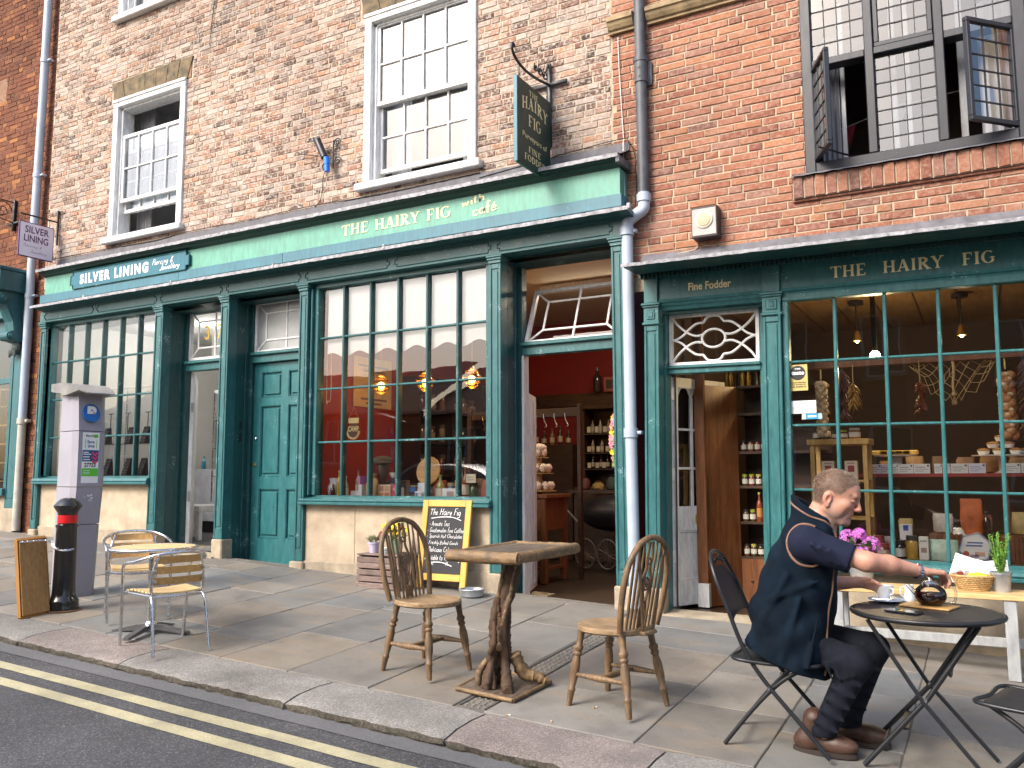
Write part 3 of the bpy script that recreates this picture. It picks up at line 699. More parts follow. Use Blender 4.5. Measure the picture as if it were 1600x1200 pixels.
curtain(-1.02, -.88, WB+.2, 3.6, 4.9, win, GREYC, 18, .02, seed=5); curtain(.12, .40, WB+.2, 3.6, 4.9, win, GREYC, 18, .02, seed=6)
MB().box(-.875, -.84, WB+.24, WB+.28, 3.6, 5.2, .004).box(-.50, -.455, WB+.3, WB+.34, 3.6, 5.2, .004).box(-.40, -.355, WB+.3, WB+.34, 3.6, 5.2, .004).box(-.02, .03, WB+.3, WB+.34, 3.6, 5.2, .004).build('secondary_frame', WHITE, win)
bn = thing('bunting', 'string of red triangular bunting hung inside the dark casement window', 'bunting', (-.72, WB+.55, 4.25))
MB().tube([(-1.2, WB+.5, 4.18), (-.9, WB+.55, 4.24), (-.5, WB+.6, 4.36), (.1, WB+.6, 4.4)], .003, 5).build('cord', WHITE2, bn)
for k, (x, c) in enumerate(((-.86, (.25,.02,.03)), (-.45, (.5,.5,.52)))):
 m_ = MB(); z = 4.25+.28*(x+.86); m_.poly([(x-.06, WB+.55, z-.02), (x+.06, WB+.56, z+.012), (x, WB+.565, z-.17)]); m_.poly([(x-.06, WB+.552, z-.02), (x, WB+.567, z-.17), (x+.06, WB+.562, z+.012)]); m_.build('flag', mat('flag%d' % k, c, .9, .1), bn)
# ---- far-left building: redder brick, sash window edge, bracketed shopfront end
bf = thing('far_brick_building', 'dark red brick building at the left edge beyond the grey drainpipe', 'building', (-12.5, WB+.05, .6))
FW = (-14.6, -12.93, 5.20, 6.98)
b = MB(); wall_with_holes(b, -18, -11.30, .2, 10, WB+.052, [FW, (-18, -11.9, .3, 3.9)], .25); wl_f = b.build('wall', MORTAR_F, bf, fix=False)
brick_field(wl_f, BR_F, -14.6, -11.31, 4.0, 9.4, WB+.045, .215, .108, .072, .007, [FW, (-14.6, -12.6, 6.98, 7.32)], 'far', 260, 'flemish')
brick_field(wl_f, BR_F, -11.62, -11.16, .5, 4.0, WB+.02, .215, .108, .072, .007, [], 'farlow', 60, 'flemish')
MB().box(-11.62, -11.16, WB+.027, WB+.2, .45, 4.05).build('pier', MORTAR_F, bf)
b = MB(); room(b, -15, -12.7, WB+.3, WB+3, 4.9, 7.3); b.build('room_lining', ROOMW, bf)
e = group_part('sash_window', bf, tuple(Vector((-13.8, WB, 5.2))-bf.location))
b = MB(); b.box(-13.02, -12.93, WB+.03, WB+.2, 5.2, 6.98).box(-14.6, -12.93, WB+.03, WB+.2, 6.9, 6.98).box(-14.6, -12.9, WB-.03, WB+.2, 5.15, 5.22); b.build('frame', WHITE, e)
glaze(e, -14.5, -13.03, 6.05, 6.9, WB+.1, 3, 2, .022, WHITE, .04, name='upper_sash'); glaze(e, -14.5, -13.03, 5.22, 6.1, WB+.14, 3, 2, .022, WHITE, .04, name='lower_sash')
e = group_part('brick_arch', bf, tuple(Vector((-13.3, WB, 7))-bf.location))
for k in range(10):
 x = -12.92-k*.085; t = .13-.02*k
 MB().poly([(x, WB+.03, 6.99), (x-.078, WB+.03, 6.99), (x-.078+t-.02, WB+.03, 7.3), (x+t, WB+.03, 7.3)]).build('arch_brick', mat('gauged_brick', (.50,.19,.06), .9, .25, 20), e)
# =================================================================== LETTERING
def text_mb(txt, size, sx=1., shear=0., thick=.0015, bold=0., sp=1.):
 cu = bpy.data.curves.new('t', 'FONT'); cu.body = txt; cu.size = size; cu.shear = shear; cu.offset = bold; cu.resolution_u = 3; cu.space_character = sp
 o = bpy.data.objects.new('t', cu); COL.objects.link(o); dg = bpy.context.evaluated_depsgraph_get(); me = o.evaluated_get(dg).to_mesh()
 b = MB(); b.v = [(v.co.x*sx, 0, v.co.y) for v in me.vertices]; b.f = [tuple(p.vertices) for p in me.polygons]; b.m = [0]*len(b.f)
 o.evaluated_get(dg).to_mesh_clear(); bpy.data.objects.remove(o); bpy.data.curves.remove(cu)
 return b
def fit(b, x0, x1, z0, z1, y, keep=False):
 xs = [p[0] for p in b.v]; zs = [p[2] for p in b.v]; a, c, e, g = min(xs), max(xs), min(zs), max(zs)
 kx_ = (x1-x0)/(c-a); kz_ = (z1-z0)/(g-e)
 if keep: kx_ = kz_
 b.v = [((p[0]-a)*kx_+x0, y+p[1], (p[2]-e)*kz_+z0) for p in b.v]; return b
# roman capitals drawn with a thick stem, a thin stroke and bracketed serifs; unit height 1
SER = {
 'T': (.78, [('v', .39), ('h', .94, .03, .75), ('s', .03, .94, -1), ('s', .75, .94, -1), ('f', .39, 0)]),
 'H': (.86, [('v', .17), ('v', .69), ('h', .5, .17, .69), ('f', .17, 0), ('f', .69, 0), ('f', .17, 1), ('f', .69, 1)]),
 'E': (.70, [('v', .17), ('h', .965, .1, .6), ('h', .5, .17, .5), ('h', .035, .1, .62), ('s', .6, .96, -1), ('s', .62, .04, 1), ('f', .17, 0), ('f', .17, 1)]),
 'F': (.66, [('v', .17), ('h', .965, .1, .58), ('h', .5, .17, .48), ('s', .58, .96, -1), ('f', .17, 0), ('f', .17, 1)]),
 'I': (.36, [('v', .18), ('f', .18, 0), ('f', .18, 1)]),
 'A': (.84, [('d', .12, 0, .41, 1, .05), ('d', .41, 1, .70, 0, .13), ('h', .34, .22, .58), ('f', .12, 0), ('f', .70, 0)]),
 'Y': (.80, [('d', .12, 1, .40, .45, .13), ('d', .40, .45, .68, 1, .05), ('v2', .40, 0, .5), ('f', .12, 1), ('f', .68, 1), ('f', .40, 0)]),
 'R': (.80, [('v', .17), ('b', .17, .5, 1), ('d', .36, .5, .70, 0, .13), ('f', .17, 0), ('f', .17, 1), ('f', .72, 0)]),
 'N': (.88, [('v2', .15, 0, 1, .06), ('d', .15, 1, .70, 0, .14), ('v2', .70, 0, 1, .06), ('f', .15, 0), ('f', .15, 1), ('f', .70, 1)]),
 'O': (.90, [('o', .43, .5, .40, .5)]), 'D': (.86, [('v', .17), ('b', .17, 0, 1, .62), ('f', .17, 0), ('f', .17, 1)]),
 'G': (.86, [('c', .43, .5, .39, .5), ('v2', .68, .06, .42, .11), ('f', .68, .42)]), 'P': (.70, [('v', .17), ('b', .17, .45, 1), ('f', .17, 0), ('f', .17, 1)]), ' ': (.45, [])}
def serif_mb(txt, h=1., gap=.05, wt=1.):
 B = MB(); x = 0; n = [0]
 def q(ps): n[0] += 1; B.poly([(x+p[0], -.00035*(n[0] % 9), p[1]) for p in ps])
 def stroke(pts, ws):
  for (a, wa), (c, wc) in zip(zip(pts, ws), zip(pts[1:], ws[1:])):
   d = Vector((c[0]-a[0], c[1]-a[1])); d.normalize(); nn = Vector((-d.y, d.x))
   q([(a[0]-nn.x*wa/2, a[1]-nn.y*wa/2), (c[0]-nn.x*wc/2, c[1]-nn.y*wc/2), (c[0]+nn.x*wc/2, c[1]+nn.y*wc/2), (a[0]+nn.x*wa/2, a[1]+nn.y*wa/2)])
 for ch in txt:
  w, ops = SER[ch]
  for o in ops:
   k = o[0]
   if k == 'v': q([(o[1]-.10*wt, 0), (o[1]+.10*wt, 0), (o[1]+.085*wt, .5), (o[1]+.10*wt, 1), (o[1]-.10*wt, 1), (o[1]-.085*wt, .5)])
   elif k == 'v2': ww = (o[4] if len(o) > 4 else .14)/2; q([(o[1]-ww, o[2]), (o[1]+ww, o[2]), (o[1]+ww, o[3]), (o[1]-ww, o[3])])
   elif k == 'h': q([(o[2], o[1]-.045), (o[3], o[1]-.045), (o[3], o[1]+.045), (o[2], o[1]+.045)])
   elif k == 'd': stroke([(o[1], o[2]), (o[3], o[4])], [o[5]*1.5]*2)
   elif k == 's': q([(o[1]-.04, o[2]+.03), (o[1]+.04, o[2]+.03), (o[1]+.04, o[2]+o[3]*.2), (o[1]+.0, o[2]+o[3]*.2)])
   elif k == 'f':
    s = 1 if o[2] < .5 else -1; z0 = o[2]; q([(o[1]-.16, z0), (o[1]+.16, z0), (o[1]+.16, z0+s*.035), (o[1]+.08, z0+s*.09), (o[1]-.08, z0+s*.09), (o[1]-.16, z0+s*.035)])
   elif k in 'boc':
    if k == 'b':
     rx = (o[4] if len(o) > 4 else .42); cz, rz_ = (o[2]+o[3])/2, (o[3]-o[2])/2-.035; cx0 = o[1]; a0, a1 = -math.pi/2, math.pi/2
     P = [(cx0+rx*max(0, math.cos(a))**.8, cz+rz_*math.sin(a)) for a in [a0+(a1-a0)*i/14 for i in range(15)]]; W = [.07+.13*max(0, math.cos(a0+(a1-a0)*i/14)) for i in range(15)]
    else:
     a0, a1 = (0, 2*math.pi) if k == 'o' else (R(48), R(335)); N_ = 28
     P = [(o[1]+(o[3]-.05)*math.cos(a), o[2]+(o[4]-.03)*math.sin(a)) for a in [a0+(a1-a0)*i/N_ for i in range(N_+1)]]; W = [.07+.13*abs(math.cos(a0+(a1-a0)*i/N_))**1.5 for i in range(N_+1)]
    stroke(P, W)
  x += w+gap
 B.v = [(p[0]*h, p[1], p[2]*h) for p in B.v]; return B
# single-stroke hand lettering: unit x-height .5, ascender 1, descender -.35
HAND = {
 'a': (.5, ['.42,.45 .25,.52 .08,.36 .08,.12 .22,0 .38,.12 .42,.45 .42,.1 .5,0']), 'b': (.48, ['.1,1 .08,0 .3,0 .42,.2 .36,.45 .2,.5 .09,.3']), 'c': (.42, ['.38,.42 .22,.5 .07,.3 .1,.06 .26,0 .4,.1']),
 'd': (.5, ['.4,.42 .2,.5 .07,.28 .1,.05 .26,0 .4,.2 .43,1 .42,.08 .5,0']), 'e': (.44, ['.08,.25 .36,.3 .3,.48 .16,.5 .06,.28 .1,.05 .26,0 .42,.1']), 'f': (.36, ['.36,.9 .24,1 .16,.85 .14,-.1', '.02,.5 .32,.52']),
 'g': (.48, ['.4,.45 .2,.5 .07,.3 .14,.06 .3,.08 .4,.45 .38,-.2 .22,-.36 .06,-.25']), 'h': (.48, ['.1,1 .08,0 .1,.3 .26,.5 .36,.4 .38,0']), 'i': (.2, ['.1,.5 .1,.05 .18,0', '.11,.72 .12,.74']),
 'k': (.45, ['.1,1 .08,0', '.36,.5 .1,.24 .4,0']), 'l': (.22, ['.12,1 .08,.1 .18,0']), 'm': (.7, ['.08,.5 .08,0 .1,.35 .22,.5 .3,.4 .31,0 .33,.35 .46,.5 .54,.4 .56,0']), 'n': (.48, ['.08,.5 .08,0 .1,.32 .26,.5 .36,.4 .38,0']),
 'o': (.46, ['.22,.5 .07,.28 .12,.04 .28,.01 .4,.24 .34,.46 .22,.5']), 'p': (.46, ['.08,.5 .06,-.36', '.08,.34 .24,.5 .38,.36 .34,.08 .18,0 .08,.1']), 'r': (.36, ['.08,.5 .09,0', '.1,.3 .2,.47 .34,.47']), 's': (.4, ['.34,.44 .2,.5 .1,.4 .2,.28 .32,.16 .24,.02 .06,.06']),
 't': (.34, ['.16,.9 .13,.1 .24,0', '.02,.56 .3,.6']), 'u': (.48, ['.08,.5 .08,.1 .2,0 .34,.12 .38,.5 .38,.1 .46,0']), 'v': (.42, ['.05,.5 .18,0 .36,.5']), 'w': (.62, ['.05,.5 .14,0 .28,.4 .42,0 .54,.5']), 'y': (.46, ['.07,.5 .1,.15 .24,.1 .38,.5', '.38,.5 .3,-.2 .14,-.36 .04,-.22']),
 'é': (.44, ['.08,.25 .36,.3 .3,.48 .16,.5 .06,.28 .1,.05 .26,0 .42,.1', '.2,.62 .32,.76']), 'T': (.6, ['.04,.95 .58,1', '.32,.98 .26,0']), 'H': (.66, ['.12,1 .08,0', '.56,1 .5,0', '.08,.5 .54,.56']), 'F': (.56, ['.14,.98 .08,0', '.1,.96 .54,1', '.1,.52 .42,.55']),
 'A': (.66, ['.04,0 .3,1 .52,0', '.14,.4 .48,.42']), 'G': (.64, ['.56,.8 .36,1 .1,.7 .1,.25 .34,0 .54,.2 .54,.44 .36,.44']), 'C': (.58, ['.54,.85 .34,1 .1,.68 .1,.25 .32,0 .54,.14']), 'S': (.5, ['.46,.88 .26,1 .1,.8 .26,.55 .42,.3 .26,0 .04,.1']), 'B': (.54, ['.12,1 .08,0 .36,.02 .44,.28 .12,.5 .4,.6 .4,.9 .12,1']),
 'D': (.6, ['.12,1 .08,0 .4,.1 .52,.5 .4,.92 .06,1']), 'P': (.5, ['.12,0 .12,1 .4,.95 .44,.7 .3,.5 .12,.5']), 'J': (.46, ['.16,1 .44,1', '.32,1 .3,.1 .16,-.1 .02,.1']), '&': (.6, ['.55,0 .2,.7 .3,1 .42,.85 .12,.3 .2,0 .4,.05 .54,.35']), '-': (.4, ['.06,.35 .32,.38']), '.': (.2, ['.08,.02 .1,.03']), ' ': (.3, [])}
def hand_mb(txt, h=1., w=.07, seed=1, slant=.12, jit=.03, squeeze=1., join=False):
 r_ = random.Random(seed); B = MB(); x = 0; n = 0
 for ch in txt:
  adv, strokes = HAND.get(ch, HAND[' '])
  k = 1+r_.uniform(-jit, jit)*2; dy = r_.uniform(-jit, jit)
  for st in strokes:
   P = [tuple(map(float, q.split(','))) for q in st.split()]
   P = [Vector(((p[0]+r_.uniform(-jit, jit)*.4)*k, 0, p[1]*k+dy)) for p in P]
   C_ = catmull(P, 4) if len(P) > 2 else P
   C_ = [Vector(((x+p.x*squeeze)+p.z*slant, 0, p.z)) for p in C_]
   n += 1; off = -.0004*(n % 7)
   L_, R_ = [], []
   for i, p in enumerate(C_):
    d = (C_[min(i+1, len(C_)-1)]-C_[max(i-1, 0)]); d = d.normalized() if d.length > 1e-6 else Vector((1,0,0)); nn = Vector((-d.z, 0, d.x))*w*.5*r_.uniform(.85, 1.1)
    L_.append(B.pts([(p.x+nn.x, off, p.z+nn.z)])); R_.append(B.pts([(p.x-nn.x, off, p.z-nn.z)]))
   for i in range(len(C_)-1): B.face((L_[i], L_[i+1], R_[i+1], R_[i]))
  x += adv*squeeze+.05
 B.v = [(p[0]*h, p[1], p[2]*h) for p in B.v]; return B
# =================================================================== LEFT SHOPFRONT
PF = 6.80; WG = 6.92
sf = thing('green_shopfront', 'long teal timber shopfront with light green fascia reading THE HAIRY FIG with café', 'shopfront', (-6.9, PF, .35))
# fascia, band, cornices
for a, c in ((-10.98, -8.13), (-8.13, -5.36), (-5.36, -2.66)): MB().box(a+.0008, c-.0008, 6.72, 6.90, 3.74, 4.0).build('fascia_board', FASC, sf)
for a, c in ((-11.05, -8.30), (-8.30, -6.62), (-6.62, -2.64)): MB().box(a+.001, c-.001, 6.70, 6.89, 3.63, 3.745, .004).build('blue_band', BAND, sf)
prof = [(6.90, 3.985), (6.715, 3.985), (6.70, 4.0), (6.665, 4.008), (6.655, 4.03), (6.62, 4.035), (6.615, 4.052), (6.90, 4.06)]
MB().prism(prof, 'x', -10.99, -2.655).build('upper_cornice', DKGREEN, sf)
def sheet_strip(x0, x1, prof, m, name, parent, n=90, wob=.003, seed=1):
 b = MB(); r_ = random.Random(seed); rows = []
 for k in range(n+1):
  x = x0+(x1-x0)*k/n; rows.append([b.pts([(x, y+r_.uniform(-wob, wob), z+r_.uniform(-wob, wob))]) for y, z in prof])
 for a, c in zip(rows, rows[1:]):
  for q in range(len(prof)-1): b.face((a[q], c[q], c[q+1], a[q+1]))
 return b.build(name, m, parent, smooth=40)
for i, (a, c) in enumerate(((-11.02, -9.3), (-9.3, -7.5), (-7.5, -5.7), (-5.7, -4.1), (-4.1, -2.63))):
 sheet_strip(a, c, [(6.612, 4.075), (6.66, 4.085), (6.80, 4.15), (6.885, 4.20), (6.890, 4.27)], LEAD, 'lead_apron', sf, 30, .004, i)
 sheet_strip(a, c, [(6.60, 4.042), (6.598, 4.078), (6.625, 4.082)], LEAD_LT, 'lead_edge', sf, 40, .0025, 10+i)
# end return of the upper cornice
MB().box(-2.655, -2.62, 6.61, 6.9, 4.0, 4.06).build('cornice_return', LEAD, sf)
# drip shelf and architrave
prof = [(6.90, 3.53), (6.775, 3.53), (6.76, 3.54), (6.70, 3.548), (6.675, 3.556), (6.62, 3.562), (6.612, 3.578), (6.90, 3.60)]
MB().prism(prof, 'x', -11.08, -2.56).build('lower_cornice', TEAL_SHADE, sf)
for i, (a, c) in enumerate(((-11.1, -9.95), (-9.95, -8.3), (-8.3, -6.66), (-6.66, -5.15), (-5.15, -2.54))):
 sheet_strip(a, c, [(6.598, 3.556), (6.596, 3.588), (6.64, 3.602), (6.705, 3.622)], LEAD_LT, 'lead_drip', sf, 44, .0028, 30+i); MB().box(c-.015, c+.015, 6.592, 6.63, 3.562, 3.612, .004).build('lead_clip', LEAD_LT, sf)
MB().box(-11.15, -2.67, 6.785, 6.93, 3.385, 3.532).box(-11.16, -2.665, 6.77, 6.79, 3.385, 3.40, .003).build('architrave', TEAL, sf)
PIL = [(-11.15, -11.03, .62), (-8.82, -8.67, .615), (-7.67, -7.535, .60), (-6.45, -6.33, .41), (-4.04, -3.915, .41), (-2.79, -2.675, .37)]
cen = [(p[0]+p[1])/2 for p in PIL]
def notch_panel(x0, x1, z0, z1, y, parent):
 n = .028; pr = [(x0+n, z0), (x1-n, z0), (x1-n, z0+n), (x1, z0+n), (x1, z1-n), (x1-n, z1-n), (x1-n, z1), (x0+n, z1), (x0+n, z1-n), (x0, z1-n), (x0, z0+n), (x0+n, z0+n)]
 pr = pr[1:]+pr[:1]; b = MB(); b.tube([(p[0], y, p[1]) for p in pr], .0055, 4, closed=True); b.build('moulding', TEAL, parent)
for a, c in ((cen[0], cen[0]+1.12), (cen[0]+1.12, cen[1]), (cen[1], cen[2]), (cen[2], cen[3]), (cen[3], (cen[3]+cen[4])/2), ((cen[3]+cen[4])/2, cen[4]), (cen[4], cen[5])):
 notch_panel(a+.035, c-.035, 3.418, 3.515, 6.783, sf)
def pilaster(x0, x1, zb, parent, m, z1=3.31, cap=True, y=PF, name='pilaster', zf=None):
 b = MB(); w = x1-x0; e = .022
 b.box(x0, x1, y+.012, y+.13, zb, z1)                                   # body
 b.box(x0, x0+e, y, y+.012, zb+.002, z1-.002, .004).box(x1-e, x1, y, y+.012, zb+.002, z1-.002, .004)     # raised edges
 b.box(x0+e, x1-e, y+.001, y+.012, z1-.05, z1-.002, .003).box(x0+e, x1-e, y+.001, y+.012, zb+.002, zb+.12, .003)
 b.box(x0+e+.012, x1-e-.012, y+.004, y+.013, zb+.14, z1-.07, .006)     # raised field in the sunk panel
 if cap:
  b.box(x0-.006, x1+.006, y-.012, y+.12, z1, z1+.03, .004).box(x0-.018, x1+.018, y-.022, y+.12, z1+.03, z1+.055, .006).box(x0-.026, x1+.026, y-.03, y+.12, z1+.055, z1+.078, .005)
 return b.build(name, m, parent)
for i, (a, c, zb) in enumerate(PIL):
 p = pilaster(a, c, zb, sf, TEAL); g_ = gz(cen[i], PF)-.15
 wx = .05 if i == 3 else .015
 MB().box(a-wx, c+.02, PF-.02, PF+.15, g_, zb, .012).build('plinth_stone', STONE, p)
# ---- shop windows
def shop_window(x0, x1, z0, z1, mx, mz, parent, m, sill0, sill1, sx0, sx1, name='shop_window', bw=.028, bd=.055, hb=.022, y=None, jit=.0035, gl=None, mb=None):
 y = y or WG; b = MB(); f = .05
 b.box(x0-f, x0, y-.05, y+.04, z0, z1, .006).box(x1, x1+f, y-.05, y+.04, z0, z1, .006).box(x0-f, x1+f, y-.051, y+.04, z1, z1+.06, .006).box(x0-f, x1+f, y-.03, y+.06, z0-.04, z0)
 b.box(x0-f-.02, x0-f, y-.09, y+.03, z0, z1, .006).box(x1+f, x1+f+.02, y-.09, y+.03, z0, z1, .006)
 o = b.build(name, m, parent)
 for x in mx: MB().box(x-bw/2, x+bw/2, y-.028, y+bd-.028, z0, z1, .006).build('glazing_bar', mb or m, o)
 for z in mz: MB().box(x0, x1, y-.022, y+.02, z-hb/2, z+hb/2, .006).build('glazing_bar', m, o)
 X = [x0]+list(mx)+[x1]; Z = [z0]+sorted(mz)+[z1]
 for a, c in zip(X, X[1:]):
  for e, g in zip(Z, Z[1:]):
   t1, t2 = rnd.uniform(-jit, jit), rnd.uniform(-jit, jit); w, h = (c-a)/2, (g-e)/2
   MB().poly([(a, y+.008-t1*w-t2*h, e), (c, y+.008+t1*w-t2*h, e), (c, y+.008+t1*w+t2*h, g), (a, y+.008-t1*w+t2*h, g)]).build('pane', gl or GLASS, o, fix=False)
 b = MB(); b.box(sx0, sx1, PF-.055, y+.06, sill0, sill0+.03, .006).prism([(PF-.04, sill0+.03), (PF-.05, sill0+.045), (PF-.035, sill1), (y-.02, sill1+.02), (y+.05, sill1+.02), (y+.05, sill0+.03)], 'x', sx0+.004, sx1-.004)
 b.build('sill', m, o); return o
s1 = shop_window(-10.98, -8.90, 1.315, 3.335, [-10.655, -10.30, -9.945, -9.59, -9.24], [2.845, 2.335, 1.825], sf, TEAL, 1.21, 1.285, -11.10, -8.79, bw=.030, bd=.075, mb=TEAL_SHADE)
s2 = shop_window(-6.24, -4.12, 1.10, 3.33, [-5.905, -5.545, -5.185, -4.825, -4.46], [2.785, 2.23, 1.66], sf, TEAL, 1.005, 1.065, -6.37, -4.015, bw=.030, bd=.075, mb=TEAL_SHADE)
# stall risers (rendered, with a stone base course)
b = MB(); b.box(-11.03, -8.82, PF+.05, PF+.2, gz(-10, PF)-.25, 1.215); b.build('stall_riser', RENDERM, sf)
MB().box(-11.04, -8.81, PF+.03, PF+.2, .2, .66, .01).build('base_course', STONE, sf)
for k, (a, c) in enumerate(((-6.33, -5.66), (-5.66, -4.75), (-4.75, -4.04))): MB().box(a+.0015, c-.0015, PF+.04, PF+.2, .40, 1.01, .003).build('riser_slab', RENDERM, sf)
for a, c in ((-6.34, -5.55), (-5.55, -4.80), (-4.80, -4.03)): MB().box(a+.002, c-.002, PF+.02, PF+.2, .0, .42, .008).build('base_course', STONE, sf)
MB().poly([(-4.01, PF+.1, .2), (-4.01, PF+.1, .4), (-4.01, PF, .4), (-4.01, PF, .2)]).build('joint', STONE, sf)
# ---- reveals and door openings
DY = 7.16
def reveal(x, y0, y1, z0, z1, parent, side=1):
 b = MB(); t = .05; b.box(min(x, x-side*t), max(x, x-side*t), y0, y1, z0, z1, .003)
 b.box(min(x-side*.005, x+side*.01), max(x-side*.005, x+side*.01), y1-.09, y1-.01, z0+.005, z1-.02, .005)
 return b.build('door_reveal', TEAL_SHADE, parent)
def starlight(parent, x0, x1, z0, z1, y, M=None, m=WHITE, gl=GLASS, digits=None):
 """transom light: outer frame, inner rectangle and diagonal bars to the corners"""
 b = MB(); f = .035; dx, dz = (x1-x0)*.17, (z1-z0)*.24
 b.box(x0, x1, y, y+.04, z0, z0+f, .004).box(x0, x1, y, y+.04, z1-f, z1, .004).box(x0, x0+f, y, y+.04, z0+f, z1-f).box(x1-f, x1, y, y+.04, z0+f, z1-f)
 q = [(x0+dx, z0+dz), (x1-dx, z0+dz), (x1-dx, z1-dz), (x0+dx, z1-dz)]; k = [(x0+f, z0+f), (x1-f, z0+f), (x1-f, z1-f), (x0+f, z1-f)]; r_ = .011
 for a, c in zip(q, q[1:]+q[:1]): b.tube([(a[0], y+.02, a[1]), (c[0], y+.02, c[1])], r_, 6)
 for a, c in zip(q, k): b.tube([(a[0], y+.02, a[1]), (c[0], y+.02, c[1])], r_, 6)
 mx = (x0+x1)/2; b.tube([(mx, y+.02, z0+f), (mx, y+.02, z1-f)], r_, 6)
 if M: b.xf(M)
 o = b.build('transom_light', m, parent)
 g = MB().poly([(x0+f, y+.022, z0+f), (x1-f, y+.022, z0+f), (x1-f, y+.022, z1-f), (x0+f, y+.022, z1-f)])
 if M: g.xf(M)
 g.build('pane', gl, o, fix=False); return o
def door_head(x0, x1, z, parent, m=TEAL):
 MB().box(x0, x1, DY-.04, DY+.06, z, z+.10, .005).box(x0, x1, DY-.075, DY-.03, z+.085, z+.125, .008).build('transom_rail', m, parent)
for (xa, xb, zf) in ((-8.67, -7.67, 3.39), (-7.535, -6.45, 3.39), (-3.915, -2.79, 3.39)):
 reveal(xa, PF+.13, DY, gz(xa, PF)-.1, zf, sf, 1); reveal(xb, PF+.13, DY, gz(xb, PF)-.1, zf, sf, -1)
 MB().box(xa-.05, xb+.05, PF+.13, DY+.05, zf-.02, zf+.02).build('soffit', TEAL_SHADE, sf)
 b = MB(); b.box(xa, xa+.05, DY-.03, DY+.07, gz(xa, PF)-.1, zf-.02, .004).box(xb-.05, xb, DY-.03, DY+.07, gz(xb, PF)-.1, zf-.02, .004); b.build('door_frame', TEAL_SHADE, sf)
# No. 37: open doorway to the jeweller's
door_head(-8.62, -7.72, 2.60, sf); t37 = starlight(sf, -8.62, -7.72, 2.735, 3.365, DY)
for tx, x in (('3', -8.34), ('7', -8.115)):
 fit(text_mb(tx, .1, bold=.001), x, x+.085, 2.98, 3.16, DY-.004).build('house_number', GOLD, t37)
b = MB(); b.box(-.045, 0, .0, .88, .44, 2.59, .004).box(0, .008, .1, .78, .6, 1.2, .003).box(0, .008, .1, .78, 1.4, 2.45, .003); b.xf(Matrix.Translation((-8.585, DY+.08, 0)) @ Matrix.Rotation(R(47), 4, 'Z'))
dj = b.build('open_door', WHITE, sf); MB().box(-8.60, -8.583, DY+.045, DY+.075, 1.0, 1.12, .003).box(-8.60, -8.583, DY+.045, DY+.075, 2.1, 2.22, .003).build('hinge', GALV, dj)
# green six-panel door
door_head(-7.485, -6.5, 2.625, sf); starlight(sf, -7.485, -6.5, 2.745, 3.36, DY, gl=FROST)
dx0, dx1, dz0, dz1 = -7.48, -6.51, .285, 2.62
b = MB(); yd = DY+.012; rail = .11; mid = (dx0+dx1)/2; sts = .115
zr = [(dz0, .60), (1.16, 1.30), (2.12, 2.215), (2.515, dz1)]
b.box(dx0, dx0+sts, yd, yd+.045, dz0, dz1).box(dx1-sts, dx1, yd, yd+.045, dz0, dz1).box(mid-.055, mid+.055, yd+.0005, yd+.045, dz0+.1, dz1-.05)
for a, c in zr: b.box(dx0+sts-.001, dx1-sts+.001, yd+.001, yd+.045, a, c)
gd = b.build('panelled_door', DOOR_G, sf)
for xa, xb in ((dx0+sts, mid-.055), (mid+.055, dx1-sts)):
 for (p, q) in zip(zr, zr[1:]):
  m_ = MB(); z0, z1 = p[1], q[0]; m_.box(xa, xb, yd+.025, yd+.04, z0, z1); m_.box(xa+.035, xb-.035, yd+.008, yd+.026, z0+.035, z1-.035, .014)
  for u in ((xa, xb, z0, z0+.012), (xa, xb, z1-.012, z1)): m_.box(u[0], u[1], yd+.003, yd+.026, u[2], u[3], .005)
  for u in ((xa, xa+.012), (xb-.012, xb)): m_.box(u[0], u[1], yd+.003, yd+.026, z0+.012, z1-.012, .005)
  m_.build('panel', DOOR_G, gd)
MB().lathe([(.018,0),(.018,.012),(.01,.014)], 16).xf(Matrix.Translation((dx0+.05, yd, 1.44)) @ Matrix.Rotation(R(90), 4, 'X')).build('lock', GOLD, gd, 40)
MB().lathe([(.016,0),(.016,.012),(.004,.02)], 16).xf(Matrix.Translation((dx0+.05, yd, 1.74)) @ Matrix.Rotation(R(90), 4, 'X')).build('lock', STEEL, gd, 40)
MB().box(-7.53, -7.525, DY-.16, DY-.12, 1.70, 1.80, .003).box(-7.53, -7.522, DY-.155, DY-.125, 1.84, 1.93, .003).build('bell_push', BLACKM, sf)
# café doorway: hopper light tilted in, white lining
door_head(-3.865, -2.84, 2.455, sf)
hop = starlight(sf, -3.86, -2.845, 2.575, 3.20, DY, Matrix.Translation((0, DY, 2.58)) @ Matrix.Rotation(R(-23), 4, 'X') @ Matrix.Translation((0, -DY, -2.58)))
b = MB(); b.box(-3.87, -3.845, DY-.035, DY+.07, .14, 2.455, .003).box(-2.86, -2.842, DY-.035, DY+.07, .12, 2.455, .003); b.build('white_beading', WHITE2, sf)
b = MB(); b.box(-.05, 0, 0, .45, .2, 2.10, .004).box(0, .01, .04, .12, .25, 2.05, .004).box(0, .01, .24, .40, .25, 2.05, .004); b.xf(Matrix.Translation((-3.855, DY+.09, 0)) @ Matrix.Rotation(R(19), 4, 'Z')); b.build('open_shutter', WHITE, sf)
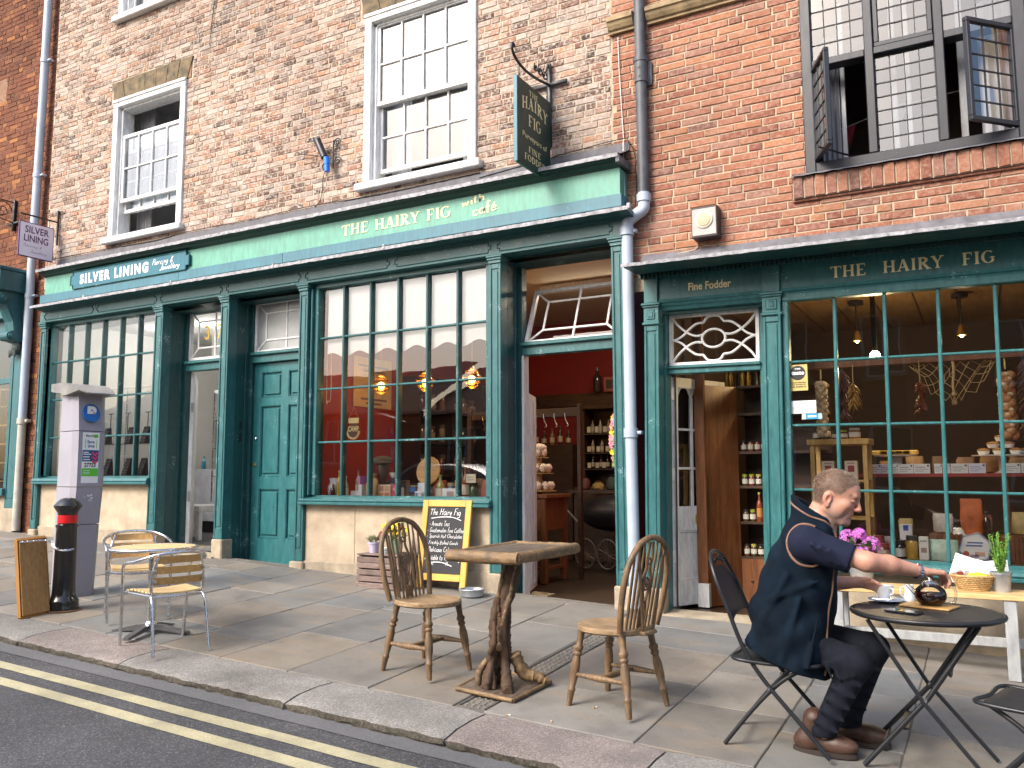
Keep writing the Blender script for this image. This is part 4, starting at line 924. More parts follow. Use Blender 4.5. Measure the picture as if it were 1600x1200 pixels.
# thresholds: worn stone and timber sloping into the recesses
def threshold(name, xa, xb, z0, z1, m, y0=6.83, y1=7.5):
 b = MB(); n = 14; rows = []
 for k in range(n+1):
  x = xa+(xb-xa)*k/n; r_ = rnd.uniform
  rows.append([b.pts([(x, y, z+r_(-.003, .003)+gz(x, PF)-gz((xa+xb)/2, PF))]) for y, z in ((y0-.10, z0-.1), (y0-.09, z0+.012), (y0, z0+.014), (y0+.16, (z0+z1)/2+.012), (DY, z1), (y1, z1))])
 for a, c in zip(rows, rows[1:]):
  for q in range(5): b.face((a[q], c[q], c[q+1], a[q+1]))
 return b.build(name, m, sf, smooth=50)
threshold('threshold_stone', -8.72, -7.62, gz(-8.15, PF), .43, STONE); threshold('threshold_stone', -7.58, -6.40, gz(-7, PF)-.01, .285, FLAG)
threshold('threshold_stone', -3.96, -2.75, gz(-3.35, PF)-.02, .145, mat('worn_threshold', (.26,.19,.10), .8, .35, 9, .4, 60, col2=(.42,.33,.2), worldco=True))
# lettering
fit(serif_mb('THE HAIRY FIG', 1., .07), -5.80, -4.425, 3.81, 3.935, 6.7165).build('lettering', CREAM_T, sf, fix=False)
fit(hand_mb('with', 1, .13, 3, .05, .02), -4.30, -4.04, 3.90, 3.985, 6.7165).xf(Matrix.Translation((-4.17, 0, 3.93)) @ Matrix.Rotation(R(-7), 4, 'Y') @ Matrix.Translation((4.17, 0, -3.93))).build('lettering', CREAM_T, sf, fix=False)
fit(hand_mb('café.', 1, .13, 4, .05, .02), -4.18, -3.88, 3.785, 3.905, 6.7165).xf(Matrix.Translation((-4.03, 0, 3.84)) @ Matrix.Rotation(R(-5), 4, 'Y') @ Matrix.Translation((4.03, 0, -3.84))).build('lettering', CREAM_T, sf, fix=False)
# jeweller's signboard on the fascia
def notched(x0, x1, z0, z1, n):
 return [(x0+n, z0), (x1-n, z0), (x1-n, z0+n), (x1, z0+n), (x1, z1-n), (x1-n, z1-n), (x1-n, z1), (x0+n, z1), (x0+n, z1-n), (x0, z1-n), (x0, z0+n), (x0+n, z0+n)]
sb = MB().prism(notched(-10.37, -8.11, 3.75, 3.975, .05), 'y', 6.688, 6.722).build('name_board', SIGN_TEAL, sf)
pr = notched(-10.37, -8.11, 3.75, 3.975, .05); pr = pr[1:]+pr[:1]; MB().tube([(p[0], 6.688, p[1]) for p in pr], .009, 6, closed=True).build('moulding', TEAL, sb)
fit(text_mb('SILVER LINING', .1, bold=.0055, sp=1.35), -10.17, -8.83, 3.795, 3.93, 6.685).build('lettering', WHITE_T, sb, fix=False)
fit(hand_mb('Piercing &', 1, .10, 5, .3, .015), -8.76, -8.38, 3.845, 3.945, 6.685).build('lettering', WHITE_T, sb, fix=False); fit(hand_mb('Jewellery', 1, .10, 6, .3, .015), -8.62, -8.26, 3.765, 3.865, 6.685).build('lettering', WHITE_T, sb, fix=False)
# =================================================================== RIGHT SHOPFRONT
TLT = 0.0145                                                     # this front hangs slightly out of level, falling to the right
rs = thing('teal_shopfront', 'teal shopfront with dentil cornice and gold lettering reading Fine Fodder and THE HAIRY FIG', 'shopfront', (-2.45, PF, .17))
rs.rotation_euler = (0, TLT, 0)
XR = 1.9; CORN = paint('cornice_dark_teal', (.010, .060, .058), .42, .35, (.15, .26, .25))
def RB(): return MB()
MB().box(-2.53, -1.53, 6.815, 6.93, 2.79, 2.99).build('fascia_board', TEAL_R, rs)
MB().box(-1.53, XR, 6.815, 6.93, 2.79, 2.99).build('fascia_board', TEAL_R, rs)
# moulding under the fascia
for a, c in ((-2.40, -1.53), (-1.385, XR)): MB().prism([(6.93, 2.70), (6.845, 2.70), (6.835, 2.725), (6.82, 2.735), (6.815, 2.755), (6.80, 2.762), (6.795, 2.785), (6.93, 2.80)], 'x', a, c).build('architrave', TEAL_R, rs)
# cornice: dentils, cove, lead nosing
MB().prism([(6.93, 2.985), (6.79, 2.985), (6.785, 2.995), (6.775, 3.018), (6.70, 3.005), (6.66, 2.998), (6.57, 3.0), (6.50, 3.0), (6.45, 2.995), (6.40, 2.998), (6.395, 3.012), (6.93, 3.10)], 'x', -2.555, XR).build('cornice', CORN, rs)
dm = MB().box(-.0115, .0115, -.02, .02, -.017, .017, .003).mesh('dentil', CORN); x = -2.545
while x < XR-.05: piece('dentil', dm, rs, tuple(Vector((x, 6.768, 2.992))-wl(rs))); x += .0365
for i, (a, c) in enumerate(((-2.575, -1.3), (-1.3, .3), (.3, XR))):
 sheet_strip(a, c, [(6.382, 3.0), (6.38, 3.026), (6.41, 3.032)], LEAD_LT, 'lead_edge', rs, 40, .002, 50+i); sheet_strip(a, c, [(6.40, 3.03), (6.62, 3.085), (6.86, 3.15), (6.893, 3.215)], LEAD, 'lead_apron', rs, 40, .003, 60+i)
def pil_r(x0, x1, zb):
 p = pilaster(x0, x1, zb, rs, TEAL_R, 2.575, False); b = MB(); m_ = (x0+x1)/2
 b.box(x0-.012, x1+.012, PF-.018, PF+.1, 2.575, 2.60, .006).box(x0, x1, PF-.004, PF+.1, 2.60, 2.725).box(x0+.028, x1-.028, PF-.014, PF, 2.622, 2.705, .012).box(m_-.022, m_+.022, PF-.02, PF-.01, 2.64, 2.687, .006)
 b.box(x0-.012, x1+.012, PF-.018, PF+.1, 2.725, 2.742, .005).box(x0-.02, x1+.02, PF-.028, PF+.1, 2.742, 2.765, .006); b.build('capital', TEAL_R, p)
 MB().box(x0+.004, x1-.004, PF-.012, PF+.1, 2.765, 2.985, .004).build('frieze_block', TEAL_R, p)
 MB().box(x0-.015, x1+.02, PF-.012, PF+.15, -.1, zb, .012).build('plinth_stone', STONE, p); return p
pil_r(-2.53, -2.40, .37); pil_r(-1.53, -1.385, .33)
s3 = shop_window(-1.335, XR-.1, .705, 2.685, [-.993, -.637, -.275, .09, .455, .82, 1.18], [2.20, 1.70, 1.20], rs, TEAL_R, .60, .665, -1.40, XR, bw=.026, bd=.045, y=6.87, hb=.02)
MB().box(-1.385, XR, PF+.06, PF+.25, -.2, .60).build('stall_riser', STONE, rs)
MB().box(-1.385, XR, PF+.02, PF+.06, -.2, .18, .01).build('base_course', mat('brown_base_stone', (.28,.22,.14), .85, .3, 6, .4, worldco=True), rs)
# doorway
RY = 7.02
b = MB(); b.box(-2.41, -2.38, PF+.13, RY+.02, .1, 2.70, .003).box(-2.40, -2.382, RY-.03, RY+.05, .1, 2.70, .005).box(-1.55, -1.52, PF+.13, RY+.02, .1, 2.70, .003).box(-1.60, -1.53, RY-.03, RY+.05, .1, 2.70, .005).box(-2.40, -1.53, PF+.1, RY+.04, 2.68, 2.72)
b.box(-2.385, -1.59, RY-.04, RY+.05, 2.165, 2.222, .006).box(-2.385, -1.59, RY-.06, RY-.03, 2.21, 2.236, .006); b.build('door_frame', TEAL_R, rs)
# fanlight with interlaced curved tracery
fx0, fx1, fz0, fz1 = -2.375, -1.605, 2.238, 2.685; fc = ((fx0+fx1)/2, (fz0+fz1)/2); yf = RY
b = MB(); b.box(fx0, fx1, yf-.02, yf+.02, fz0, fz0+.028, .004).box(fx0, fx1, yf-.02, yf+.02, fz1-.028, fz1, .004).box(fx0, fx0+.028, yf-.02, yf+.02, fz0+.028, fz1-.028).box(fx1-.028, fx1, yf-.02, yf+.02, fz0+.028, fz1-.028)
cx, cz = fc; t_ = .0105
b.tube([(cx+.10*math.cos(a), yf, cz+.078*math.sin(a)) for a in [2*math.pi*k/28 for k in range(28)]], t_, 6, closed=True)
for sx in (-1, 1):
 for sz in (-1, 1):
  g = lambda L_: [(cx+sx*p[0]*1.07, yf+(.004 if sz > 0 else -.004), cz+sz*p[1]*1.18) for p in L_]
  b.tube(catmull(g([(0, .165), (.05, .155), (.082, .118)]), 6), t_, 6)
  b.tube(catmull(g([(.082, .118), (.14, .112), (.20, .075), (.26, .025), (.335, -.005)]), 6), t_, 6)
  b.tube(catmull(g([(.09, .028), (.15, .025), (.22, .055), (.29, .11), (.335, .165)]), 6), t_, 6)
fl = b.build('fanlight', WHITE, rs, 40); MB().poly([(fx0, yf+.025, fz0), (fx1, yf+.025, fz0), (fx1, yf+.025, fz1), (fx0, yf+.025, fz1)]).build('pane', GLASS, fl, fix=False)
# white glazed door standing open inwards
hx, hy = -2.385, RY+.06; Md = Matrix.Translation((hx, hy, 0)) @ Matrix.Rotation(R(66), 4, 'Z')
dw, z0, z1 = .72, .185, 2.155
b = MB(); b.box(0, .085, 0, .042, z0, z1, .004).box(dw-.085, dw, 0, .042, z0, z1, .004).box(.085, dw-.085, .001, .041, z0, .40, .002).box(.085, dw-.085, .001, .041, .82, 1.03, .002).box(.085, dw-.085, .001, .041, z1-.09, z1, .002)
b.box(.085, dw-.085, .014, .028, .40, .82)
for q in ((.085, dw-.085, .40, .415), (.085, dw-.085, .805, .82)): b.box(q[0], q[1], .004, .038, q[2], q[3], .004)
for q in ((.085, .10), (dw-.10, dw-.085)): b.box(q[0], q[1], .004, .038, .415, .805, .004)
wd_ = b.xf(Md).build('glazed_door', WHITE2, rs)
b = MB(); g0, g1 = .085, dw-.085; n3 = [(g0+(g1-g0)*k/3) for k in range(4)]
for x in n3[1:-1]: b.box(x-.012, x+.012, .006, .036, 1.03, 1.98)
for z in (1.36, 1.70): b.box(g0, g1, .008, .034, z-.01, z+.01)
for a, c in zip(n3, n3[1:]):
 m = (a+c)/2; w = (c-a)/2
 for s in (-1, 1): b.tube([(m+s*w, .021, 1.94), (m+s*w*.92, .021, 2.0), (m+s*w*.6, .021, 2.055), (m, .021, 2.10)], .011, 6)
 b.poly([(a, .018, 2.0), (a, .018, 2.10), (m, .018, 2.10)]); b.poly([(c, .018, 2.0), (m, .018, 2.10), (c, .018, 2.10)])
b.xf(Md).build('glazing_bar', WHITE2, wd_)
for a, c in zip(n3, n3[1:]):
 for e, g in ((1.03, 1.36), (1.36, 1.70), (1.70, 2.08)): MB().poly([(a, .022, e), (c, .022, e), (c, .022, g), (a, .022, g)]).xf(Md).build('pane', GLASS, wd_, fix=False)
MB().box(.29, .42, -.006, .002, .88, .96, .003).box(.315, .395, -.009, -.004, .90, .935, .002).xf(Md).build('letter_plate', GOLD, wd_)
for z in (.55, 1.25, 1.95): MB().box(-.012, .03, -.008, .004, z, z+.11, .003).xf(Md).build('hinge', WHITE2, wd_)
b = MB().ball((dw-.04, -.03, 1.12), .02).xf(Md); b.build('door_knob', GOLD, wd_, 50)
b = MB(); b.poly([(-2.55, 6.73, gz(-2.5, 6.7)+.003), (-1.45, 6.73, gz(-1.5, 6.7)+.003), (-1.45, 7.1, .17), (-2.55, 7.1, .17)]); b.build('threshold_stone', STONE, rs)
# lettering
fit(text_mb('Fine Fodder', .08, bold=.0022), -2.14, -1.78, 2.842, 2.91, 6.8125).build('lettering', CREAM_T, rs, fix=False)
fit(serif_mb('THE  HAIRY  FIG', 1., .09), -1.01, .10, 2.828, 2.928, 6.8125).build('lettering', CREAM_T, rs, fix=False)
# =================================================================== FAR-LEFT SHOPFRONT (bookshop end)
fs = thing('bracketed_shopfront', 'teal shopfront end with carved scroll bracket at the left edge, books inside', 'shopfront', (-11.8, PF, .6))
pilaster(-11.80, -11.56, .88, fs, TEAL_FAR, 3.05, False, PF+.02); MB().box(-11.82, -11.55, PF, PF+.15, .45, .88, .012).build('plinth_stone', STONE, fs)
b = MB(); b.box(-11.93, -11.60, PF-.34, PF+.15, 3.86, 4.14, .01).box(-11.95, -11.585, PF-.36, PF+.15, 4.14, 4.19, .01); b.build('bracket_block', TEAL_FAR, fs)
# console bracket: side profile extruded
S = [(PF+.05, 3.86)]+[(PF-.24+.10*math.cos(a), 3.76+.10*math.sin(a)) for a in [R(90)+R(200)*k/10 for k in range(11)]]+[(PF-.17, 3.62), (PF-.09, 3.45), (PF-.07, 3.33)]+[(PF-.10+.065*math.cos(a), 3.25+.065*math.sin(a)) for a in [R(100)+R(190)*k/8 for k in range(9)]]+[(PF+.0, 3.17), (PF+.05, 3.17)]
b = MB().prism(S, 'x', -11.86, -11.66);
for z, y, r_ in ((3.76, PF-.24, .07), (3.25, PF-.10, .045)):
 b.tube([(-11.66, y, z), (-11.635, y, z)], r_, 16); b.tube([(-11.635, y, z), (-11.615, y, z)], r_*.6, 14)
b.build('scroll_bracket', TEAL_FAR, fs)
b = MB(); b.ball((-11.70, PF+.0, 3.09), (.08, .06, .09), 12, 8)
for k in range(5): b.ball((-11.76+.03*k, PF-.05, 3.05-.02*abs(k-2)), (.02, .02, .06), 8, 6)
b.build('leaf_drop', mat('leaf_drop_paint', (.06,.075,.07), .7, .4), fs)
b = MB(); b.box(-16, -11.93, PF-.05, PF+.1, 3.53, 3.86, .005).box(-16, -11.80, PF+.06, PF+.12, 3.3, 3.53); b.build('fascia_board', TEAL_FAR, fs)
b = MB(); b.box(-11.90, -11.80, PF+.05, PF+.15, 1.15, 3.3, .006).box(-16, -11.80, PF-.02, PF+.15, 1.05, 1.15, .006).box(-16, -11.80, PF+.08, PF+.12, 2.62, 2.70).box(-12.9, -12.85, PF+.08, PF+.14, 1.15, 3.3); bw_ = b.build('window_frame', TEAL_FAR, fs)
for a, c in ((-16, -12.9), (-12.85, -11.90)):
 for e, g in ((1.15, 2.62), (2.70, 3.3)): MB().poly([(a, PF+.1, e), (c, PF+.1, e), (c, PF+.1, g), (a, PF+.1, g)]).build('pane', GLASS, bw_, fix=False)
MB().box(-16, -11.80, PF+.06, PF+.2, .45, 1.05).build('stall_riser', STONE, fs)
b = MB(); room(b, -16, -11.75, PF+.2, 9.5, .6, 3.4); b.build('room_lining', mat('bookshop_wall', (.25,.2,.16), .9, .15), fs)
bk = thing('bookshelf', 'pine bookshelves full of books inside the far left shop window', 'bookshelf', (-12.4, 7.5, .9))
b = MB()
for z in (1.0, 1.25, 1.52, 1.80, 2.08, 2.36, 2.62): b.box(-13.6, -11.85, 7.35, 7.62, z-.012, z+.012)
for x in (-13.6, -13.0, -12.42, -11.87): b.box(x, x+.022, 7.35, 7.62, .9, 2.65)
b.build('shelf', W_PINE, bk)
bc = [(.25,.03,.03),(.04,.07,.2),(.4,.3,.15),(.05,.12,.07),(.5,.47,.4),(.12,.05,.1),(.02,.1,.2)]
bmats = [mat('book_cover%d' % i, c, .6, .1) for i, c in enumerate(bc)]
for z in (1.0, 1.25, 1.52, 1.80, 2.08, 2.36):
 x = -12.40
 while x < -11.91:
  w = rnd.uniform(.015, .04); h = rnd.uniform(.15, .21); MB().box(x, x+w-.001, 7.37, 7.55, z+.013, z+.013+h, .002).build('book', rnd.choice(bmats), bk); x += w
# =================================================================== PIPES, SIGNS AND FIXTURES ON THE WALLS
lp = thing('drainpipe', 'pale grey drainpipe at the left corner, beige at its foot', 'drainpipe', (-11.51, 6.84, gz(-11.5, 6.84)))
b = MB().tube([(-11.475, 6.84, 9.3), (-11.48, 6.84, 6.7), (-11.515, 6.84, 4.2), (-11.52, 6.84, 2.08)], .056, 16); b.build('pipe', PIPE_LT, lp, 50)
MB().tube([(-11.52, 6.84, 2.09), (-11.525, 6.84, gz(-11.5, 6.84)+.02)], .053, 16).build('lower_pipe', PIPE_BG, lp, 50)
for z, x in ((7.245, -11.475), (5.544, -11.495), (3.815, -11.517)): MB().tube([(x, 6.84, z-.03), (x, 6.84, z+.03)], .064, 16).box(x+.04, x+.12, 6.83, 6.9, z-.014, z+.014, .004).build('pipe_clip', PIPE_LT, lp, 50)
MB().tube([(-11.52, 6.84, 2.03), (-11.52, 6.84, 2.11)], .068, 16).box(-11.48, -11.41, 6.83, 6.9, 2.05, 2.09, .004).build('pipe_clip', PIPE_BG, lp, 50)
rp = thing('drainpipe', 'drainpipe between the two shops, dark above its bend and pale grey below', 'drainpipe', (-2.63, 6.84, gz(-2.6, 6.84)))
MB().tube([(-2.495, 6.84, 6.4), (-2.487, 6.84, 3.72)], .05, 16).build('upper_pipe', PIPE_DK, rp, 50)
b = MB(); b.box(-2.56, -2.40, 6.875, 6.9, 4.75, 4.965, .003); b.tube([(-2.49, 6.84, 4.77), (-2.49, 6.84, 4.96)], .058, 16).tube([(-2.49, 6.84, 4.96), (-2.49, 6.84, 5.0)], .064, 16); b.build('pipe_clip', PIPE_DK, rp, 50)
for z in (4.82, 4.90):
 q = []
 for k in range(10): a = R(90)+2*math.pi*k/10; r_ = .02 if k % 2 == 0 else .008; q.append((-2.49+r_*math.cos(a), 6.776, z+r_*math.sin(a)))
 MB().poly(q).build('star_boss', BLACKM, rp)
MB().tube(catmull([(-2.487, 6.84, 3.76), (-2.487, 6.84, 3.66), (-2.50, 6.835, 3.61), (-2.56, 6.82, 3.565), (-2.615, 6.81, 3.525), (-2.635, 6.81, 3.48), (-2.637, 6.81, 3.40)], 6), .053, 16).build('bend', PIPE_LT, rp, 50)
MB().tube([(-2.487, 6.84, 3.68), (-2.487, 6.84, 3.745)], .063, 16).build('collar', PIPE_LT, rp, 50); MB().tube([(-2.637, 6.81, 3.39), (-2.637, 6.81, 3.46)], .063, 16).box(-2.60, -2.55, 6.80, 6.85, 3.41, 3.44, .004).build('collar', PIPE_LT, rp, 50)
MB().tube([(-2.637, 6.81, 3.42), (-2.637, 6.81, 1.66), (-2.625, 6.81, gz(-2.6, 6.8)+.02)], .05, 16).build('lower_pipe', PIPE_LT, rp, 50)
MB().tube([(-2.637, 6.81, 1.62), (-2.637, 6.81, 1.70)], .061, 16).box(-2.60, -2.54, 6.80, 6.86, 1.645, 1.675, .004).build('pipe_clip', PIPE_LT, rp, 50)
# cables on the wall beside the cornice
cb = thing('wall_cable', 'thin dark and white cables looping down beside the shopfront corner', 'cable', (-2.66, 6.88, 4.2))
for k, (m, P) in enumerate(((BLACKM, [(-4.2, 6.885, 4.22), (-3.4, 6.885, 4.275), (-2.75, 6.88, 4.31), (-2.63, 6.86, 4.27), (-2.66, 6.80, 4.05), (-2.67, 6.78, 3.8), (-2.62, 6.8, 3.64)]), (BLACKM, [(-2.63, 6.86, 4.27), (-2.58, 6.88, 4.15), (-2.57, 6.88, 3.85), (-2.58, 6.86, 3.62)]), (WHITE2, [(-2.72, 6.885, 5.28), (-2.71, 6.885, 4.9), (-2.685, 6.885, 4.35), (-2.67, 6.84, 4.2), (-2.66, 6.83, 3.75)]))):
 MB().tube(catmull(P, 6), .0045, 5).build('cable', m, cb)
MB().tube(catmull([(-11.2, 6.885, 4.30), (-10, 6.885, 4.285), (-9, 6.885, 4.262), (-8.4, 6.885, 4.29), (-7.4, 6.885, 4.275), (-6.5, 6.885, 4.29), (-5.4, 6.885, 4.26), (-4.2, 6.885, 4.27)], 6), .005, 5).build('cable', BLACKM, cb)
ck = thing('wall_cable', 'long thin black cable running down the brick wall from the top left window', 'cable', (-8.4, 6.89, 6.6)); MB().tube(catmull([(-7.98, 6.885, 8.3), (-8.02, 6.885, 7.5), (-8.10, 6.885, 6.9), (-8.12, 6.885, 6.62)], 5), .005, 5).build('cable', BLACKM, ck)
# ---- hanging sign of the food shop
SX = -3.42
hs = thing('hanging_sign', 'dark green hanging sign reading THE HAIRY FIG on an iron scroll bracket', 'sign', (SX, 6.88, 4.36))
b = MB(); b.box(SX-.02, SX+.02, 6.865, 6.888, 4.37, 5.2, .004); b.box(SX-.19, SX+.19, 6.862, 6.884, 4.965, 5.005, .004)
b.tube(catmull([(SX, 6.87, 4.985), (SX, 6.62, 4.94), (SX, 6.40, 4.925), (SX, 6.25, 4.95), (SX, 6.165, 5.0), (SX, 6.15, 5.06), (SX, 6.175, 5.075), (SX, 6.19, 5.05)], 6), .013, 8)
for yc, r_ in ((6.79, .055), (6.69, .048), (6.60, .036)):
 b.tube([(SX, yc+(r_*(1-.75*t))*math.cos(8.5*t+2.2), 5.02+r_*.55+(r_*(1-.75*t))*math.sin(8.5*t+2.2)) for t in [k/26 for k in range(27)]], .008, 6)
b.tube([(SX, 6.865, 5.18), (SX, 6.80, 5.08)], .009, 6); b.build('bracket', BLACKM, hs, 50)
for y in (6.28, 6.82):
 b = MB()
 for k in range(3): b.tube([(SX+(.006*math.cos(a) if k % 2 else 0), y+(0 if k % 2 else .008*math.cos(a)), 4.83+.035*k+.02*math.sin(a)) for a in [2*math.pi*j/10 for j in range(10)]], .003, 5, closed=True)
 b.build('chain', BLACKM, hs)
bo = MB().box(SX-.016, SX+.016, 6.215, 6.865, 4.02, 4.805, .004).build('board', DKGREEN, hs)
def on_sign(mb, y0, y1, z0, z1, side=1):
 fit(mb, 0, 1, z0, z1, 0); mb.v = [(SX+.0175-p[1], y0+(y1-y0)*p[0], p[2]) for p in mb.v]; return mb
on_sign(serif_mb('THE', 1, .1), 6.43, 6.60, 4.70, 4.75).build('lettering', CREAM_T, bo, fix=False)
LT = serif_mb('HAIRY', 1, .12); fit(LT, 0, 1, 0, 1, 0); LT.v = [(p[0], p[1], p[2]+.35*(1-(2*p[0]-1)**2)) for p in LT.v]; on_sign(LT, 6.30, 6.80, 4.535, 4.69).build('lettering', CREAM_T, bo, fix=False)
on_sign(serif_mb('FIG', 1, .1), 6.42, 6.66, 4.41, 4.52).build('lettering', CREAM_T, bo, fix=False)
on_sign(text_mb('Purveyors of', .1, bold=.0008), 6.31, 6.78, 4.27, 4.335).build('lettering', CREAM_T, bo, fix=False)
on_sign(serif_mb('FINE', 1, .1), 6.42, 6.65, 4.165, 4.225).build('lettering', CREAM_T, bo, fix=False); on_sign(serif_mb('FODDER', 1, .1), 6.345, 6.745, 4.08, 4.145).build('lettering', CREAM_T, bo, fix=False)
MB().box(SX-.019, SX+.019, 6.206, 6.215, 4.018, 4.807, .003).build('edge_strip', BAND, bo)
# ---- jeweller's hanging sign
JX = -11.02
js = thing('hanging_sign', 'small white hanging sign reading SILVER LINING with purple border', 'sign', (JX, 6.88, 4.48))
b = MB(); b.box(JX-.012, JX+.012, 6.865, 6.89, 4.48, 4.97, .003).box(JX-.01, JX+.01, 6.35, 6.87, 4.792, 4.812, .003); b.build('bracket', BLACKM, js)
b = MB(); b.tube([(JX, 6.42, 4.80), (JX, 6.42, 4.70)], .004, 5).tube([(JX, 6.76, 4.80), (JX, 6.76, 4.70)], .004, 5); b.build('hook', BLACKM, js)
jb = MB().box(JX-.014, JX+.014, 6.345, 6.825, 4.225, 4.70, .003).build('board', PURPLE, js); MB().box(JX+.010, JX+.0165, 6.357, 6.813, 4.237, 4.688).build('face', LILAC, jb)
def on_j(mb, y0, y1, z0, z1): fit(mb, 0, 1, z0, z1, 0); mb.v = [(JX+.018-p[1], y0+(y1-y0)*p[0], p[2]) for p in mb.v]; return mb
for tx, y0, y1, z0, z1 in (('SILVER', 6.42, 6.75, 4.555, 4.65), ('LINING', 6.41, 6.745, 4.435, 4.53)): on_j(text_mb(tx, .1, bold=.002), y0, y1, z0, z1).build('lettering', PURPLE, jb, fix=False)
on_j(hand_mb('Piercing &', 1, .06, 5, .3, .015), 6.405, 6.66, 4.35, 4.405).build('lettering', PURPLE, jb, fix=False); on_j(hand_mb('Jewellery', 1, .06, 6, .3, .015), 6.50, 6.73, 4.275, 4.33).build('lettering', PURPLE, jb, fix=False)
# ---- iron scroll bracket at the far left
sbk = thing('iron_bracket', 'thin black iron scroll bracket on the red brick at the left edge', 'bracket', (-12.15, 6.9, 4.85))
b = MB(); b.box(-12.17, -12.13, 6.90, 6.94, 4.86, 5.32, .003); b.tube([(-12.15, 6.92, 5.28), (-12.15, 6.3, 5.28)], .008, 6).tube([(-12.15, 6.92, 4.98), (-12.15, 6.3, 5.06)], .007, 6).box(-12.28, -12.02, 6.90, 6.93, 4.955, 4.985, .003)
b.tube([(-12.15, 6.74+(.14-.12*t)*math.cos(10*t), 5.14+(.14-.12*t)*math.sin(10*t)) for t in [k/40 for k in range(41)]], .007, 6); b.build('scroll', BLACKM, sbk, 50)
# ---- flood lamp with blue plug on the brick between the windows
fl_ = thing('wall_lamp', 'black wall lamp with bright blue plug on curled iron bracket between the sash windows', 'lamp', (-6.1, 6.88, 4.75))
MB().tube([(-6.235, 6.79, 4.985), (-6.125, 6.79, 4.765)], .040, 12).box(-6.27, -6.2, 6.77, 6.81, 4.98, 5.01, .004).build('lamp_body', BLACKM, fl_, 50)
BLUE = mat('blue_plug', (.004, .16, .62), .4, .1); MB().tube([(-6.10, 6.79, 4.76), (-6.09, 6.79, 4.68)], .034, 12).tube([(-6.09, 6.79, 4.68), (-6.085, 6.79, 4.60)], .030, 12).build('plug', BLUE, fl_, 50)
b = MB()
for x, z, r_ in ((-6.02, 4.945, .05), (-6.01, 4.73, .052), (-6.185, 4.70, .05)): b.tube([(x+(r_-.04*t)*math.cos(9*t), 6.87, z+(r_-.04*t)*math.sin(9*t)) for t in [k/30 for k in range(31)]], .007, 6)
b.tube([(-6.07, 6.87, 4.98), (-6.07, 6.87, 4.66)], .008, 6).tube([(-6.55, 6.86, 4.91), (-6.3, 6.85, 4.84), (-6.12, 6.84, 4.78)], .006, 6); b.build('bracket', BLACKM, fl_, 50)
MB().tube(catmull([(-6.19, 6.875, 4.66), (-6.23, 6.885, 4.55), (-6.235, 6.885, 4.42), (-6.27, 6.885, 4.32), (-6.34, 6.885, 4.27)], 6), .0045, 5).build('cable', BLACKM, fl_)
# ---- alarm bell box over the door
sp = thing('alarm_box', 'grey and brown alarm box with round cream sounder on the red brick', 'alarm', (-1.95, 6.88, 3.25))
BRN = mat('dark_brown_metal', (.045,.03,.028), .5, .2); b = MB(); b.box(-2.05, -1.83, 6.78, 6.90, 3.27, 3.535, .006); b.build('case', BRN, sp)
MB().box(-2.042, -1.838, 6.772, 6.785, 3.285, 3.515, .004).build('face', mat('alarm_grey', (.36,.33,.31), .5, .12), sp)
MB().lathe([(.075, 0), (.075, .012), (.066, .016)], 28).xf(Matrix.Translation((-1.94, 6.775, 3.42)) @ Matrix.Rotation(R(90), 4, 'X')).build('sounder_rim', mat('cream_rim', (.60,.56,.46), .5, .08), sp, 40)
MB().lathe([(.062, 0), (.058, .018), (.03, .022), (.002, .022)], 24).xf(Matrix.Translation((-1.94, 6.772, 3.42)) @ Matrix.Rotation(R(90), 4, 'X')).build('sounder', mat('cream_dome', (.46,.39,.25), .6, .2, 60), sp, 40)
MB().tube(catmull([(-2.03, 6.885, 3.27), (-2.04, 6.885, 3.215), (-2.10, 6.885, 3.195), (-2.3, 6.885, 3.18), (-2.52, 6.885, 3.16)], 5), .006, 5).build('cable', MORTAR_R, sp)
# =================================================================== STREET FURNITURE
# ---- parking ticket machine
METER = mat('meter_lilac_grey', (.30, .29, .335), .42, .10, 2.5, .05, 80); METER_DK = mat('meter_hood_grey', (.22, .215, .205), .6, .25, 8, .1)
mg = gz(-7.05, 4.72)
pm = thing('parking_meter', 'tall lilac grey parking ticket machine with blue P disc behind the bollard', 'parking meter', (-7.05, 4.75, mg), R(0))
def oct_prof(x0, x1, y0, y1, ch): return [(x0+ch*.6, y0), (x1-ch*1.6, y0), (x1, y0+ch*.55), (x1, y1-ch), (x1-ch, y1), (x0+ch, y1), (x0, y1-ch), (x0, y0+ch*.6)]
def meter_sec(z0, z1, x0a, x1a, x0b, x1b, name):
 b = MB(); A = oct_prof(x0a, x1a, -.15, .17, .05); B_ = oct_prof(x0b, x1b, -.15, .17, .05); n = len(A)
 i = b.pts([(p[0], p[1], z0) for p in A]+[(p[0], p[1], z1) for p in B_])
 for k in range(n): b.face((i+k, i+(k+1) % n, i+n+(k+1) % n, i+n+k))
 b.face(range(i, i+n)); b.face(range(i+n, i+2*n)); return b.build(name, METER, pm, local=True)
meter_sec(-.03, .62, -.20, .12, -.20, .17, 'pedestal'); meter_sec(.626, .95, -.195, .172, -.195, .215, 'lower_cabinet')
uc = meter_sec(.956, 1.44, -.19, .217, -.185, .205, 'cabinet'); meter_sec(1.446, 1.78, -.184, .203, -.17, .16, 'head')
